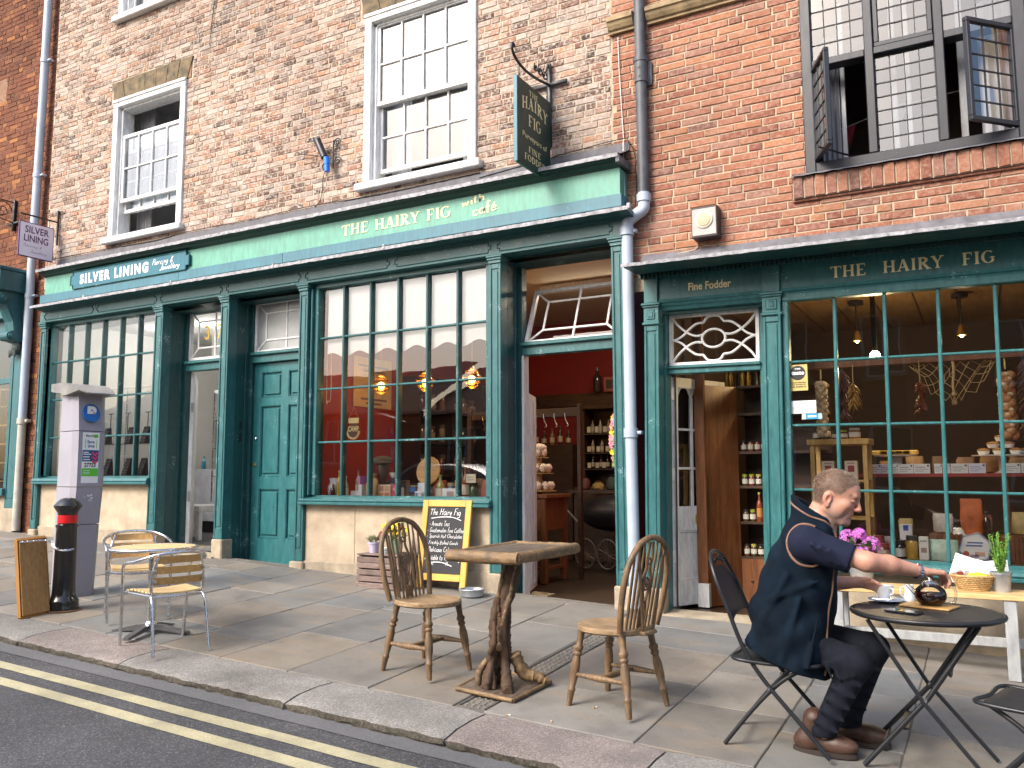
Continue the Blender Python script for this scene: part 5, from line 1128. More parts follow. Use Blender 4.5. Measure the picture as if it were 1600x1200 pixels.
# hood: wide curved cap, thicker towards the back, overhanging the user side
b = MB(); n = 16; lo = []; hi = []
for k in range(n+1):
 t = k/n; x = -.27+.66*t; zt = 1.875-.10*max(0, t-.40)**1.2*1.9; zb = 1.805-.045*math.sin(min(1, t*1.15)*math.pi)*(1 if t > .35 else .5)
 zb = min(zb, zt-.012)
 w = .21*(1-.55*max(0, t-.55)**1.5*2)
 lo.append(b.pts([(x, -w, zb), (x, w, zb)])); hi.append(b.pts([(x, -w-.004, zt), (x, w+.004, zt)]))
for k in range(n):
 a, c, e, g = lo[k], lo[k+1], hi[k], hi[k+1]
 b.face((a, c, c+1, a+1)); b.face((e, e+1, g+1, g)); b.face((a, e, g, c)); b.face((a+1, c+1, g+1, e+1))
b.face((lo[0], lo[0]+1, hi[0]+1, hi[0])); b.face((lo[n], hi[n], hi[n]+1, lo[n]+1)); b.build('hood', METER_DK, pm, 35, local=True)
# the user face looks towards +x (down the street); stickers on it
UB = mat('parking_blue', (.004,.12,.42), .35, .05); FXs = .2175
def on_face(pts2, x=FXs, tilt=0): return [(x, p[0], p[1]) for p in pts2]
disc = MB().tube([(.190, .0, 1.60), (.203, .0, 1.605)], .088, 28).build('parking_disc', UB, pm, local=True)
q = text_mb('P', .1, bold=.006); fit(q, -.045, .05, 1.545, 1.665, 0); q.v = [(.2065-p[1], p[0]-.003, p[2]) for p in q.v]; q.build('letter', WHITE_T, disc, local=True, fix=False)
for k in range(3):
 r_ = rnd.uniform; MB().poly([(.208, .02+r_(-.015, .03), 1.56+r_(-.01, .05)), (.208, .035+r_(-.01, .02), 1.55+r_(0, .05)), (.208, .025+r_(-.02, .02), 1.60+r_(0, .03))]).build('scratch', METER, disc, local=True)
stk = MB().box(FXs, FXs+.002, -.085, .085, .985, 1.43).build('sticker', mat('sticker_white', (.80,.81,.80), .35, .03), pm, local=True)
def stk_rect(y0, y1, z0, z1, m, dx=.003): return MB().poly(on_face([(y0, z0), (y1, z0), (y1, z1), (y0, z1)], FXs+dx)).build('print', m, stk, local=True)
SGREEN = mat('sticker_green', (.09,.50,.03), .4, .05); SNAVY = mat('sticker_navy', (.006,.07,.22), .4, .05); SPINK = mat('sticker_red', (.70,.03,.10), .4, .05); SINK = mat('sticker_ink', (.02,.02,.02), .5, .05)
stk_rect(-.083, .083, 1.045, 1.115, SGREEN); stk_rect(-.083, .083, 1.175, 1.275, SNAVY)
for k in range(3):
 z = 1.262-.036*k; MB().poly(on_face([(.015, z), (.045, z-.02), (.075, z), (.075, z-.018), (.045, z-.04), (.015, z-.018)], FXs+.004)).build('print', SPINK, stk, local=True)
def stk_text(t, y0, y1, z0, z1, m, bold=.001, dx=.0045):
 q = text_mb(t, .1, bold=bold); fit(q, y0, y1, z0, z1, 0); q.v = [(FXs+dx-p[1], p[0], p[2]) for p in q.v]; q.build('print', m, stk, local=True, fix=False)
stk_text('27753', -.06, .055, 1.125, 1.163, SINK, .003); stk_text('RingGo', -.055, .05, 1.385, 1.412, SINK, .002); stk_text('Save', -.04, .035, 1.335, 1.362, SNAVY, .002); stk_text('time', -.035, .035, 1.298, 1.325, SNAVY, .002)
for y in (-.062, .055): stk_rect(y, y+.006, 1.29, 1.368, SGREEN)
MB().ball((FXs+.003, .048, 1.40), (.002, .024, .016), 12, 6).build('print', SGREEN, stk, local=True)
for z, a, c in ((1.255, -.075, -.02), (1.238, -.075, .005), (1.215, -.075, -.01), (1.192, -.075, -.005)): stk_rect(a, c, z-.005, z+.004, mat('sticker_white', (.8,.8,.8)), .004)
for z in (1.095, 1.08, 1.066): stk_rect(-.07, .0, z-.002, z+.002, mat('sticker_white', (.8,.8,.8)), .004)
for k in range(8):
 r_ = rnd.uniform; y = r_(-.04, .04); z = .85+r_(-.03, .03); MB().poly(on_face([(y, z), (y+r_(.01, .03), z+r_(-.01, .02)), (y+r_(-.01, .02), z+r_(.01, .03))], .207)).build('scratch', LILAC, pm, local=True)
pm.rotation_euler = (0, 0, R(-9)); pm.location = (-7.10, 4.76, mg); pm.scale = (.86, .86, 1)
# ---- cast-iron bollard
bg_ = gz(-6.62, 4.36); bo = thing('bollard', 'black cast iron bollard with red band in front of the ticket machine', 'bollard', (-6.63, 4.36, bg_))
MB().lathe([(.118,-.02),(.12,.03),(.114,.05),(.118,.07),(.112,.085),(.10,.10),(.092,.13),(.089,.17),(.087,.22),(.080,.66),(.086,.67),(.086,.685),(.074,.69),(.074,.70)], 36).build('shaft', BLACKP, bo, 35, local=True)
MB().lathe([(.075,.70),(.0752,.765)], 36).build('red_band', mat('red_reflective', (.62,.006,.010), .4, .06), bo, 35, local=True)
MB().lathe([(.074,.765),(.075,.775),(.078,.785),(.095,.81),(.107,.83),(.109,.842),(.098,.855),(.084,.872),(.062,.892),(.03,.905),(.002,.907)], 36).build('cap', BLACKP, bo, 35, local=True)
MB().lathe([(.145,-.004),(.15,.004),(.135,.006),(.12,.004)], 30).build('rust_ring', mat('rust_stain', (.16,.085,.045), .9, .4, 20), bo, local=True)
# ---- back of a leaning board, chained to the bollard
bd = thing('leaning_board', 'brown board with orange edges leaning on the black bollard', 'board', (-6.72, 4.15, gz(-6.7, 4.15)))
z0 = gz(-6.62, 4.0)+.004; A = Vector((-6.60, 3.99, z0)); B_ = Vector((-6.62, 4.24, z0+.012)); U = Vector((-.19, .05, .585))
def sheet(A, B_, U, t, m, name, par, inset=0.):
 N_ = (B_-A).cross(U).normalized()*t; e1 = (B_-A).normalized()*inset; e2 = U.normalized()*inset
 P = [A+e1+e2, B_-e1+e2, B_+U-e1-e2, A+U+e1-e2]; b = MB(); i = b.pts([p for p in P]+[p+N_ for p in P])
 b.face((i,i+1,i+2,i+3)); b.face((i+4,i+7,i+6,i+5))
 for k in range(4): b.face((i+k, i+(k+1) % 4, i+4+(k+1) % 4, i+4+k))
 return b.build(name, m, par)
sheet(A, B_, U, .02, W_PLY, 'panel', bd, .012)
PINE_O = mat('orange_batten', (.42,.19,.04), .5, .2, 5, stretch=(1,1,.2))
N_ = (B_-A).cross(U).normalized()
for P, Q in ((A, A+U), (B_, B_+U), (A+U, B_+U), (A, B_)):
 d = (Q-P).normalized(); b = MB(); b.tube([P-N_*.004+d*.002, Q-N_*.004-d*.002], .016, 4); b.build('batten', PINE_O, bd)
b = MB(); ch = catmull([A+U+Vector((.03,.03,-.01)), Vector((-6.70, 4.255, bg_+.56)), Vector((-6.64, 4.27, bg_+.50)), Vector((-6.56, 4.30, bg_+.485)), Vector((-6.535, 4.36, bg_+.49))], 10)
for k, p in enumerate(ch[:-1]):
 d = (ch[k+1]-p).normalized(); s_ = d.orthogonal().normalized() if k % 2 else d.cross(d.orthogonal()).normalized()
 b.tube([p+d*(.013*math.cos(a))+s_*(.007*math.sin(a)) for a in [2*math.pi*j/8 for j in range(8)]], .0028, 5, closed=True)
chn = thing('chain', 'thin silver chain looped from the brown board round the bollard', 'chain', (-6.6, 4.2, bg_+.5)); tag(b.build('links', STEEL, chn), kind='stuff')
# ---- aluminium bistro set with timber slats
S_AL = .87
AT = (-5.40, 4.24); atz = gz(*AT)
at = thing('cafe_table', 'round aluminium café table with pale slatted wooden top near the ticket machine', 'table', (*AT, atz)); at.scale = (S_AL,)*3
H = .715; RT_ = .345
sl_ = []
for k in range(9):
 y0 = -RT_+.012+k*(2*RT_-.024)/9; y1 = y0+(2*RT_-.024)/9-.007; ym = max(abs(y0), abs(y1)); r_ = RT_-.012
 pr = []
 for y in [y0+(y1-y0)*j/4 for j in range(5)]: pr.append((math.sqrt(max(.0004, r_*r_-y*y)), y))
 poly = pr+[(-x, y) for x, y in pr[::-1]]
 MB().prism(poly, 'z', H-.016, H).build('slat', W_SLATT, at, local=True)
MB().tube([(RT_*math.cos(a), RT_*math.sin(a), H-.012) for a in [2*math.pi*k/48 for k in range(48)]], .016, 10, closed=True).build('rim', STEEL, at, 50, local=True)
b = MB(); b.box(-.33, .33, -.03, .03, H-.034, H-.018).box(-.03, .03, -.33, .33, H-.034, H-.0185); b.build('cross_bar', STEEL, at, local=True)
MB().lathe([(.036,.05),(.036,H-.035)], 24).lathe([(.05,.045),(.05,.08),(.036,.10)], 24).build('pole', STEEL, at, 40, local=True)
GREYF = mat('grey_cast_foot', (.16,.165,.175), .35, .1, metal=.7)
for k in range(4):
 a = R(20)+k*math.pi/2; m_ = MB(); P = [(.03, .075), (.12, .068), (.33, .022), (.345, .018), (.345, 0), (.33, 0), (.1, .03), (.03, .035)]
 m_.prism([(p[0], p[1]) for p in P], 'y', -.026, .026).xf(Matrix.Rotation(a, 4, 'Z')); m_.build('foot', GREYF, at, local=True)
def al_chair(name, label, loc, rot):
 """stacking chair: loop arm rail and back of tube, three back slats, slatted seat; faces +x in its own frame"""
 t = thing(name, label, 'chair', loc, rot, 'aluminium café chairs with wooden slats'); t.scale = (S_AL,)*3; r_ = .0125
 # one continuous arm and back hoop, down to the front legs
 hoop = []
 for s in (1,): pass
 side = lambda s: [(.255, s*.25, 0), (.215, s*.262, .40), (.205, s*.268, .58), (.185, s*.272, .635), (.10, s*.278, .665)]
 back = [(-.05, .272, .685), (-.16, .235, .715), (-.235, .15, .745), (-.262, 0, .757), (-.235, -.15, .745), (-.16, -.235, .715), (-.05, -.272, .685)]
 P = side(1)+back+side(-1)[::-1]; MB().tube(catmull(P, 6), r_, 10).build('arm_rail', STEEL, t, 50, local=True)
 for s in (1, -1):
  MB().tube(catmull([(-.33, s*.215, 0), (-.255, s*.205, .36), (-.212, s*.20, .44), (-.215, s*.195, .60), (-.245, s*.16, .742)], 6), r_, 10).build('rear_leg', STEEL, t, 50, local=True)
  MB().tube([(-.20, s*.20, .43), (.215, s*.235, .43)], .010, 8).build('seat_rail', STEEL, t, 50, local=True)
 MB().tube(catmull([(-.21, .195, .425), (-.24, 0, .425), (-.21, -.195, .425)], 6), .010, 8).tube(catmull([(.215, .24, .43), (.245, .12, .418), (.25, 0, .415), (.245, -.12, .418), (.215, -.24, .43)], 6), .0125, 8).build('seat_frame', STEEL, t, 50, local=True)
 for k in range(7):
  x0 = -.20+k*.0625; w = .055; hw = .195+.03*(k/6); m_ = MB(); n = 8
  for j in range(n):
   ya, yb = -hw+2*hw*j/n, -hw+2*hw*(j+1)/n; za = .436+.012*((ya/hw)**2)-(.010 if k == 6 else 0); zb = .436+.012*((yb/hw)**2)-(.010 if k == 6 else 0)
   i = m_.pts([(x0, ya, za), (x0+w, ya, za), (x0+w, yb, zb), (x0, yb, zb), (x0, ya, za+.012), (x0+w, ya, za+.012), (x0+w, yb, zb+.012), (x0, yb, zb+.012)])
   for q in ((0,3,2,1),(4,5,6,7),(0,4,7,3),(1,2,6,5))+(((0,1,5,4),) if j == 0 else ())+(((2,3,7,6),) if j == n-1 else ()): m_.face([i+z for z in q])
  m_.build('seat_slat', W_SLATT, t, 30, local=True)
 for z, xo in ((.515, -.212), (.595, -.214), (.675, -.228)):
  m_ = MB(); n = 8; hw = .19
  for j in range(n):
   ya, yb = -hw+2*hw*j/n, -hw+2*hw*(j+1)/n; f = lambda y: xo-.028*(1-(y/hw)**2)+.012
   i = m_.pts([(f(ya), ya, z), (f(yb), yb, z), (f(yb)-.012, yb, z+.055), (f(ya)-.012, ya, z+.055), (f(ya)-.013, ya, z), (f(yb)-.013, yb, z), (f(yb)-.025, yb, z+.055), (f(ya)-.025, ya, z+.055)])
   for q in ((0,1,2,3),(4,7,6,5),(0,4,5,1),(3,2,6,7))+(((0,3,7,4),) if j == 0 else ())+(((1,5,6,2),) if j == n-1 else ()): m_.face([i+y for y in q])
  m_.build('back_slat', W_SLAT, t, 30, local=True)
  for s in (1, -1): MB().tube([(xo+.0, s*.185, z+.028), (xo-.035, s*.188, z+.028)], .012, 10).build('fixing', STEEL, t, 40, local=True)
 return t
c1 = al_chair('cafe_chair', 'aluminium and slat café chair nearest the kerb, its back to the camera', (-4.985, 4.03, gz(-4.985, 4.03)), R(163))
c2 = dup(c1, (-5.93, 4.50, gz(-5.93, 4.50)), R(-30), 'aluminium and slat café chair behind the round table, facing the camera')
# ---- Windsor wheelback chairs
def turned(p0, p1, prof, n=14):
 """turned leg between two points; prof = [(t, r)]"""
 p0, p1 = Vector(p0), Vector(p1); b = MB(); b.tube([p0+(p1-p0)*t for t, r in prof], [r for t, r in prof], n); return b
LEGP = [(0,.014),(.06,.0165),(.2,.0185),(.215,.022),(.235,.022),(.25,.017),(.42,.0255),(.56,.025),(.66,.0175),(.68,.024),(.705,.024),(.72,.018),(.75,.025),(.78,.027),(.81,.018),(.88,.019),(1,.022)]
def windsor(name, label, loc, rot):
 """faces +x in its own frame"""
 t = thing(name, label, 'chair', loc, rot, 'old wooden wheelback chairs at the rustic table'); SH = .445
 out = []
 for k in range(40):
  a = 2*math.pi*k/40; ca, sa = math.cos(a), math.sin(a); e = 2.6
  x = .205*(abs(ca)**(2/e))*(1 if ca > 0 else -1); y = .205*(abs(sa)**(2/e))*(1 if sa > 0 else -1)
  y *= 1-.10*max(0, -x/.2); x += .018*max(0, x/.2)*math.cos(y/.2*math.pi) ; out.append((x, y))
 b = MB(); L0 = [(x*.93, y*.93, SH-.036) for x, y in out]; L1 = [(x, y, SH-.026) for x, y in out]; L2 = [(x, y, SH-.007) for x, y in out]; L3 = [(x*.95, y*.95, SH) for x, y in out]; L4 = [(x*.6-.01, y*.6, SH-.012) for x, y in out]
 n = len(out); ids = [b.pts(q) for q in (L0, L1, L2, L3, L4)]
 for a, c in zip(ids, ids[1:]):
  for k in range(n): b.face((a+k, a+(k+1) % n, c+(k+1) % n, c+k))
 b.face(range(ids[0], ids[0]+n)); b.face(range(ids[-1], ids[-1]+n)); b.build('seat', W_SEAT, t, 40, local=True)
 feet = {}
 for sx, sy in ((1,1),(1,-1),(-1,1),(-1,-1)):
  top = (sx*.135, sy*.135, SH-.03); ft = (sx*.195-(.015 if sx < 0 else 0), sy*.185, 0); feet[sx,sy] = (Vector(ft), Vector(top)); turned(ft, top, LEGP).build('leg', W_CHAIR, t, 45, local=True)
 at_ = lambda k, z: feet[k][0].lerp(feet[k][1], z)
 ST = [(0,.010),(.12,.012),(.5,.0195),(.88,.012),(1,.010)]
 for sy in (1, -1): turned(at_((1,sy), .42), at_((-1,sy), .42), ST, 10).build('stretcher', W_CHAIR, t, 45, local=True)
 turned((at_((1,1), .42)+at_((-1,1), .42))/2, (at_((1,-1), .42)+at_((-1,-1), .42))/2, ST, 10).build('cross_stretcher', W_CHAIR, t, 45, local=True)
 # bow back, raked
 zt = .475; rake = lambda z: -.155-.20*z
 bow = [(.178*1.0, 0), (.205, .15), (.206, .28), (.180, .385), (.118, .462), (.055, .490), (0, .498)]
 bow = bow+[(-y, z) for y, z in bow[-2::-1]]
 pth = catmull([(rake(z), y, SH-.01+z) for y, z in bow], 5); b = MB(); b.tube(pth, .0175, 8); b.build('bow', W_CHAIR, t, 50, local=True)
 def zbow(y):
  best = 0
  for p in pth:
   if abs(p.y-y) < .012: best = max(best, p.z-SH+.01)
  return best or .4
 for y0, y1 in ((-.125, -.145), (-.09, -.102), (-.055, -.062), (.055, .062), (.09, .102), (.125, .145)):
  z1 = zbow(y1)-.004; turned((rake(0)+.0, y0, SH-.01), (rake(z1), y1, SH-.01+z1), [(0,.007),(.3,.009),(.6,.0075),(1,.006)], 8).build('spindle', W_CHAIR, t, 45, local=True)
 # pierced central splat with a wheel
 Z = lambda z: (rake(z)-.003)
 def ring(cz, r_, w, n=20):
  return MB().tube([(Z(cz+r_*math.sin(a)), r_*.8*math.cos(a), SH-.01+cz+r_*math.sin(a)) for a in [2*math.pi*k/n for k in range(n)]], w, 6, closed=True)
 sp_ = MB()
 for s in (-1, 1):
  P = [(.022, 0), (.026, .09), (.018, .16), (.036, .22), (.038, .27), (.016, .335), (.024, .38), (.02, .43), (.014, .475)]
  sp_.tube(catmull([(Z(z), s*y, SH-.01+z) for y, z in P], 5), .0085, 6)
 sp_.box(Z(.04)-.005, Z(.04)+.005, -.02, .02, SH, SH+.07).build('splat', W_CHAIR, t, 45, local=True)
 wh = ring(.245, .033, .007)
 for k in range(6): a = math.pi*k/3; wh.tube([(Z(.245), 0, SH-.01+.245), (Z(.245+.03*math.sin(a)), .026*math.cos(a), SH-.01+.245+.03*math.sin(a))], .0042, 5)
 wh.ball((Z(.245), 0, SH-.01+.245), .011, 8, 6); wh.build('wheel', W_CHAIR, t, 45, local=True); ring(.135, .016, .005).build('splat_ring', W_CHAIR, t, 45, local=True); ring(.37, .016, .005).build('splat_ring', W_CHAIR, t, 45, local=True)
 for s in (-1, 1): turned((-.215, s*.05, SH-.02), (rake(.40)-.01, s*.115, SH-.01+.40), [(0,.007),(.4,.0095),(1,.006)], 8).build('brace', W_CHAIR, t, 45, local=True)
 b = MB(); b.box(-.235, -.18, -.065, .065, SH-.034, SH-.012, .006); b.build('bobtail', W_SEAT, t, local=True)
 return t
wc = windsor('wheelback_chair', 'wooden wheelback chair left of the rustic table, facing right', (-3.14, 4.52, gz(-3.14, 4.52)), R(-9))
wc2 = dup(wc, (-1.865, 4.525, gz(-1.865, 4.525)), R(167), 'wooden wheelback chair right of the rustic table, facing left')
# ---- rustic table on a gnarled stem
RX, RYt = -2.56, 4.48; rg = gz(RX, RYt)
rt_ = thing('rustic_table', 'rustic table with log edged top on a gnarled driftwood stem and square base', 'table', (RX, RYt, rg))
def log(P, r_, m, name, par, n=12, seed=0, wob=.12, sub=8):
 q = random.Random(seed); C_ = catmull(P, sub) if len(P) > 2 else [Vector(P[0]).lerp(Vector(P[1]), k/10) for k in range(11)]
 R_ = r_ if isinstance(r_, (list, tuple)) else [r_, r_]
 rr = []
 for k in range(len(C_)):
  t = k/(len(C_)-1)*(len(R_)-1); i = min(int(t), len(R_)-2); rr.append((R_[i]+(R_[i+1]-R_[i])*(t-i))*q.uniform(1-wob, 1+wob))
 b = MB(); b.tube(C_, rr, n); b.v = [(v[0]+q.uniform(-1, 1)*rr[0]*wob*.5, v[1]+q.uniform(-1, 1)*rr[0]*wob*.5, v[2]+q.uniform(-1, 1)*rr[0]*wob*.3) for v in b.v]
 return b.build(name, m, par, 60)
zt = .862; x0, x1, y0, y1 = -2.815, -2.365, 4.27, 5.08
for k in range(4):
 a = x0+.03+(x1-x0-.06)*k/4; MB().box(a, a+(x1-x0-.06)/4-.002, y0+.03, y1-.03, zt-.05, zt-.012, .003).build('top_board', W_DARKTOP, rt_)
for k, (P, r_) in enumerate((([(x0-.02, y0+.02, zt-.033), (-2.6, y0+.012, zt-.035), (x1+.01, y0+.02, zt-.036)], [.034, .037, .034]), ([(x1-.01, y0+.01, zt-.034), (x1+.0, 4.6, zt-.034), (x1-.008, y1+.02, zt-.034)], [.034, .032, .036]), ([(x0+.01, y0+.03, zt-.03), (x0+.0, 4.7, zt-.03), (x0+.01, y1, zt-.03)], [.03, .03, .03]), ([(x0, y1-.015, zt-.03), (-2.6, y1-.01, zt-.03), (x1, y1-.02, zt-.03)], [.03, .031, .03]))):
 log(P, r_, W_PALE, 'log_edge', rt_, 12, k, .07)
log([(RX+.05, RYt+.02, .80), (RX+.02, RYt, .62), (RX-.012, RYt-.02, .45), (RX-.01, RYt-.02, .28), (RX-.03, RYt, rg+.03)], [.038, .032, .038, .042, .042], W_BARK, 'stem', rt_, 14, 5, .2)
log([(RX+.07, RYt+.04, .82), (RX+.065, RYt+.01, .66), (RX+.02, RYt-.03, .48), (RX+.02, RYt-.04, .30), (RX+.04, RYt-.05, .16), (RX+.09, RYt-.12, .085), (RX+.115, RYt-.16, .075)], [.034, .024, .026, .024, .030, .034, .026], W_BARK, 'root', rt_, 12, 6, .14)
log([(RX-.02, RYt-.03, .58), (RX-.045, RYt-.05, .42), (RX-.03, RYt-.07, .33), (RX-.045, RYt-.07, .20), (RX-.05, RYt-.12, .10), (RX-.06, RYt-.14, .07)], [.026, .03, .026, .03, .03, .022], W_BARK, 'root', rt_, 12, 7, .18)
log([(RX+.05, RYt+.03, .25), (RX+.10, RYt+.06, .14), (RX+.17, RYt+.10, .115), (RX+.215, RYt+.12, .09)], [.04, .04, .034, .024], W_PALE, 'root', rt_, 12, 8, .12)
log([(RX-.08, RYt-.06, .22), (RX-.115, RYt-.09, .15), (RX-.12, RYt-.10, .075)], [.018, .022, .02], W_PALE, 'root', rt_, 10, 9, .12)
log([(RX-.03, RYt-.09, .25), (RX-.02, RYt-.14, .15), (RX-.03, RYt-.15, .07)], [.02, .022, .016], W_BARK, 'root', rt_, 10, 10, .18); log([(RX-.01, RYt-.10, .45), (RX+.0, RYt-.12, .33), (RX-.035, RYt-.11, .25), (RX-.005, RYt-.12, .14), (RX+.005, RYt-.13, .075)], [.012, .018, .016, .018, .014], W_BARK, 'root', rt_, 8, 11, .2)
for k in range(11):                                                # twisted strands grown round the stem
 q = random.Random(60+k); a0 = q.uniform(0, 6.28); tw_ = q.uniform(-2.4, 2.4); z0, z1 = q.uniform(.05, .30)+rg, q.uniform(.45, .80); P = []
 for j in range(7):
  f = j/6; z = z0+(z1-z0)*f; a = a0+tw_*f; r_ = (.044-.010*f)*q.uniform(.85, 1.2); sx = -.01+.055*max(0, (z-.4)/.4); P.append((RX+sx+r_*math.cos(a), RYt-.015+r_*math.sin(a), z))
 log(P, [q.uniform(.009, .015), q.uniform(.011, .018), q.uniform(.010, .015), q.uniform(.005, .010)], W_BARK if k % 4 else W_PALE, 'strand', rt_, 8, 80+k, .22)
for k in range(9):
 q = random.Random(40+k); z = .12+.03*k; a = q.uniform(3.6, 5.4); r_ = .050; p = Vector((RX-.02+r_*math.cos(a), RYt-.02+r_*math.sin(a), z)); MB().ball(p, (q.uniform(.015, .028), q.uniform(.015, .025), q.uniform(.015, .03)), 8, 6).build('knot', W_BARK if k % 3 else W_PALE, rt_, 60)
bz = lambda x, y: gz(x, y)
b = MB(); q = [(-2.765, 4.275), (-2.375, 4.25), (-2.345, 4.665), (-2.77, 4.70)]; i = b.pts([(x, y, bz(x, y)+.003) for x, y in q]+[(x, y, bz(x, y)+.022) for x, y in q]); b.face((i+4,i+5,i+6,i+7))
for k in range(4): b.face((i+k, i+(k+1) % 4, i+4+(k+1) % 4, i+4+k))
b.build('base_board', W_DARKTOP, rt_)
for k in range(4):
 p, r_ = q[k], q[(k+1) % 4]; log([(p[0], p[1], bz(*p)+.017), (r_[0], r_[1], bz(*r_)+.017)], .0125, W_PALE, 'base_edge', rt_, 8, 20+k, .1)
# =================================================================== THINGS ALONG THE CAFÉ WALL
# ---- chalkboard
cbz = .26
cbd = thing('chalkboard', 'leaning chalkboard with yellow frame and white hand lettering under the café window', 'sign', (-4.5, 6.70, cbz))
cx0, cx1, zt = -4.73, -4.19, 1.085; ln = .82; tilt = R(9)
Mc = Matrix.Translation((cx0, 6.60, .262)) @ Matrix.Rotation(R(1.2), 4, 'Z') @ Matrix.Rotation(-tilt, 4, 'X')
w = cx1-cx0; fr = .062
def cbp(mb, name, m, par=cbd): return mb.xf(Mc).build(name, m, par, fix=False if name == 'chalk_writing' else True)
cbp(MB().box(0, fr, 0, .028, 0, ln, .004), 'frame_post', YELWOOD); cbp(MB().box(w-fr, w, 0, .028, 0, ln, .004), 'frame_post', YELWOOD)
cbp(MB().box(fr, w-fr, .001, .027, ln-fr, ln, .004), 'frame_rail', YELWOOD); cbp(MB().box(fr, w-fr, .001, .027, .075, .075+fr, .004), 'frame_rail', YELWOOD)
sl2 = cbp(MB().box(fr-.005, w-fr+.005, .012, .02, .12, ln-fr+.005), 'slate', CHALKB)
def chalk(t, x0, x1, z0, z1, w_=.08, seed=1, rot=0):
 q = hand_mb(t, 1, w_, seed, .18, .06); fit(q, x0, x1, z0, z1, .0105)
 if rot: q.xf(Matrix.Translation((x0, 0, z0)) @ Matrix.Rotation(rot, 4, 'Y') @ Matrix.Translation((-x0, 0, -z0)))
 q.xf(Mc).build('chalk_writing', CHALK, sl2, fix=False)
a0, a1 = fr+.012, w-fr-.012
chalk('The Hairy Fig', a0+.02, a1-.04, .655, .745, .085, 1)
for k, (t, z, xa, xb) in enumerate((('- Aromatic Teas', .575, .02, .24), ('- Guatemalan fine Coffee', .515, .0, .40), ('- Spanish Hot Chocolates', .455, .0, .39), ('- Freshly Baked Goods', .395, .0, .35), ('- Delicious Cakes', .335, .0, .30))): chalk(t, a0+xa, a0+xb, z, z+.052, .085, 10+k)
chalk('Available to Take Away', a0-.005, a1-.005, .245, .315, .095, 20)
for P in ([(a0+.04, .225), (a0+.11, .243), (a0+.20, .24), (a0+.30, .212)], [(a0+.03, .648), (a0+.14, .662), (a0+.27, .66), (a1-.03, .632)]):
 q = MB(); C_ = catmull([(p[0], .010, p[1]) for p in P], 8)
 for k in range(len(C_)-1): a, c = C_[k], C_[k+1]; q.poly([(a.x, .010, a.z-.0035), (c.x, .010, c.z-.0035), (c.x, .010, c.z+.0035), (a.x, .010, a.z+.0035)])
 q.xf(Mc).build('chalk_writing', CHALK, sl2, fix=False)
for x in (a0+.075, a0+.09, a0+.235, a0+.25): cbp(MB().poly([(x, .0098, .215), (x+.004, .0098, .215), (x+.004, .0098, .25), (x, .0098, .25)]), 'chalk_writing', CHALK, sl2)
# ---- crate with pots
cz0 = gz(-5.0, 6.4)-.004; cr = thing('apple_crate', 'weathered slatted wooden crate standing upside down below the café window', 'crate', (-5.0, 6.5, cz0))
X0, X1, Y0, Y1 = -5.26, -4.76, 6.39, 6.74; CH = .305
for k in range(5):
 z = cz0+.006+k*.059; q = rnd.uniform
 for (xa, xb, ya, yb) in ((X0, X1, Y0, Y0+.014), (X0, X1, Y1-.014, Y1)): MB().box(xa, xb, ya, yb, z, z+.05, .003).xf(Matrix.Translation((0, 0, q(-.003, .003)))).build('slat', W_CRATE, cr)
 for (xa, xb, ya, yb) in ((X0, X0+.014, Y0+.015, Y1-.015), (X1-.014, X1, Y0+.015, Y1-.015)): MB().box(xa, xb, ya, yb, z, z+.05, .003).build('slat', W_CRATE, cr)
for k in range(5):
 y = Y0+k*.071; MB().box(X0, X1, y, y+.064, cz0+CH, cz0+CH+.013, .003).build('slat', W_CRATE, cr)
for x in (X0+.015, X1-.05): MB().box(x, x+.035, Y0+.015, Y0+.05, cz0+.005, cz0+CH, .003).build('corner_post', W_CRATE, cr)
ctop = cz0+CH+.013
def leafm(name, c): return mat(name, c, .5, .3, 12)
LF1, LF2, LF3 = leafm('leaf_green', (.06,.16,.02)), leafm('leaf_light', (.16,.30,.045)), leafm('leaf_dark', (.03,.09,.02))
def leaf(b, p, d, l, w, curl=.25, q=None):
 q = q or rnd; d = Vector(d).normalized(); s = d.cross(Vector((q.uniform(-.4,.4), q.uniform(-.4,.4), 1))).normalized(); u = s.cross(d)
 p = Vector(p); m1 = p+d*l*.45+u*curl*l*.25; t = p+d*l-u*curl*l*.15
 i = b.pts([p, m1+s*w/2, t, m1-s*w/2, m1-u*.02*l]); b.face((i, i+1, i+2, i+4)); b.face((i, i+4, i+2, i+3))
def flower(b, p, r_, n=7, up=Vector((0,-.5,.85)), q=None):
 q = q or rnd; up = Vector(up).normalized(); a = up.orthogonal().normalized(); c = up.cross(a)
 for k in range(n):
  t = 2*math.pi*k/n+q.uniform(-.2, .2); d = (a*math.cos(t)+c*math.sin(t)); s = up.cross(d); e = Vector(p)+d*r_+up*r_*q.uniform(-.1, .3); m_ = Vector(p)+d*r_*.6+up*r_*.18
  i = b.pts([Vector(p), m_+s*r_*.32, e, m_-s*r_*.32]); b.face((i, i+1, i+2, i+3))
def pot(name, label, x, y, z, r0, r1, h, m, foliage, cat='plant pot'):
 t = thing(name, label, cat, (x, y, z)); MB().lathe([(r0, 0), (r1, h), (r1*1.06, h), (r1*1.06, h-.015), (r1*1.0, h-.016)], 24, (x, y, z)).build('pot', m, t, 40); foliage(t, Vector((x, y, z+h))); return t
YEL = mat('yellow_petal', (.80,.52,.01), .6, .15, 30); DRED = mat('dark_red_petal', (.26,.01,.015), .6, .2, 30); PNK = mat('magenta_petal', (.42,.05,.42), .6, .3, 40, col2=(.6,.2,.55))
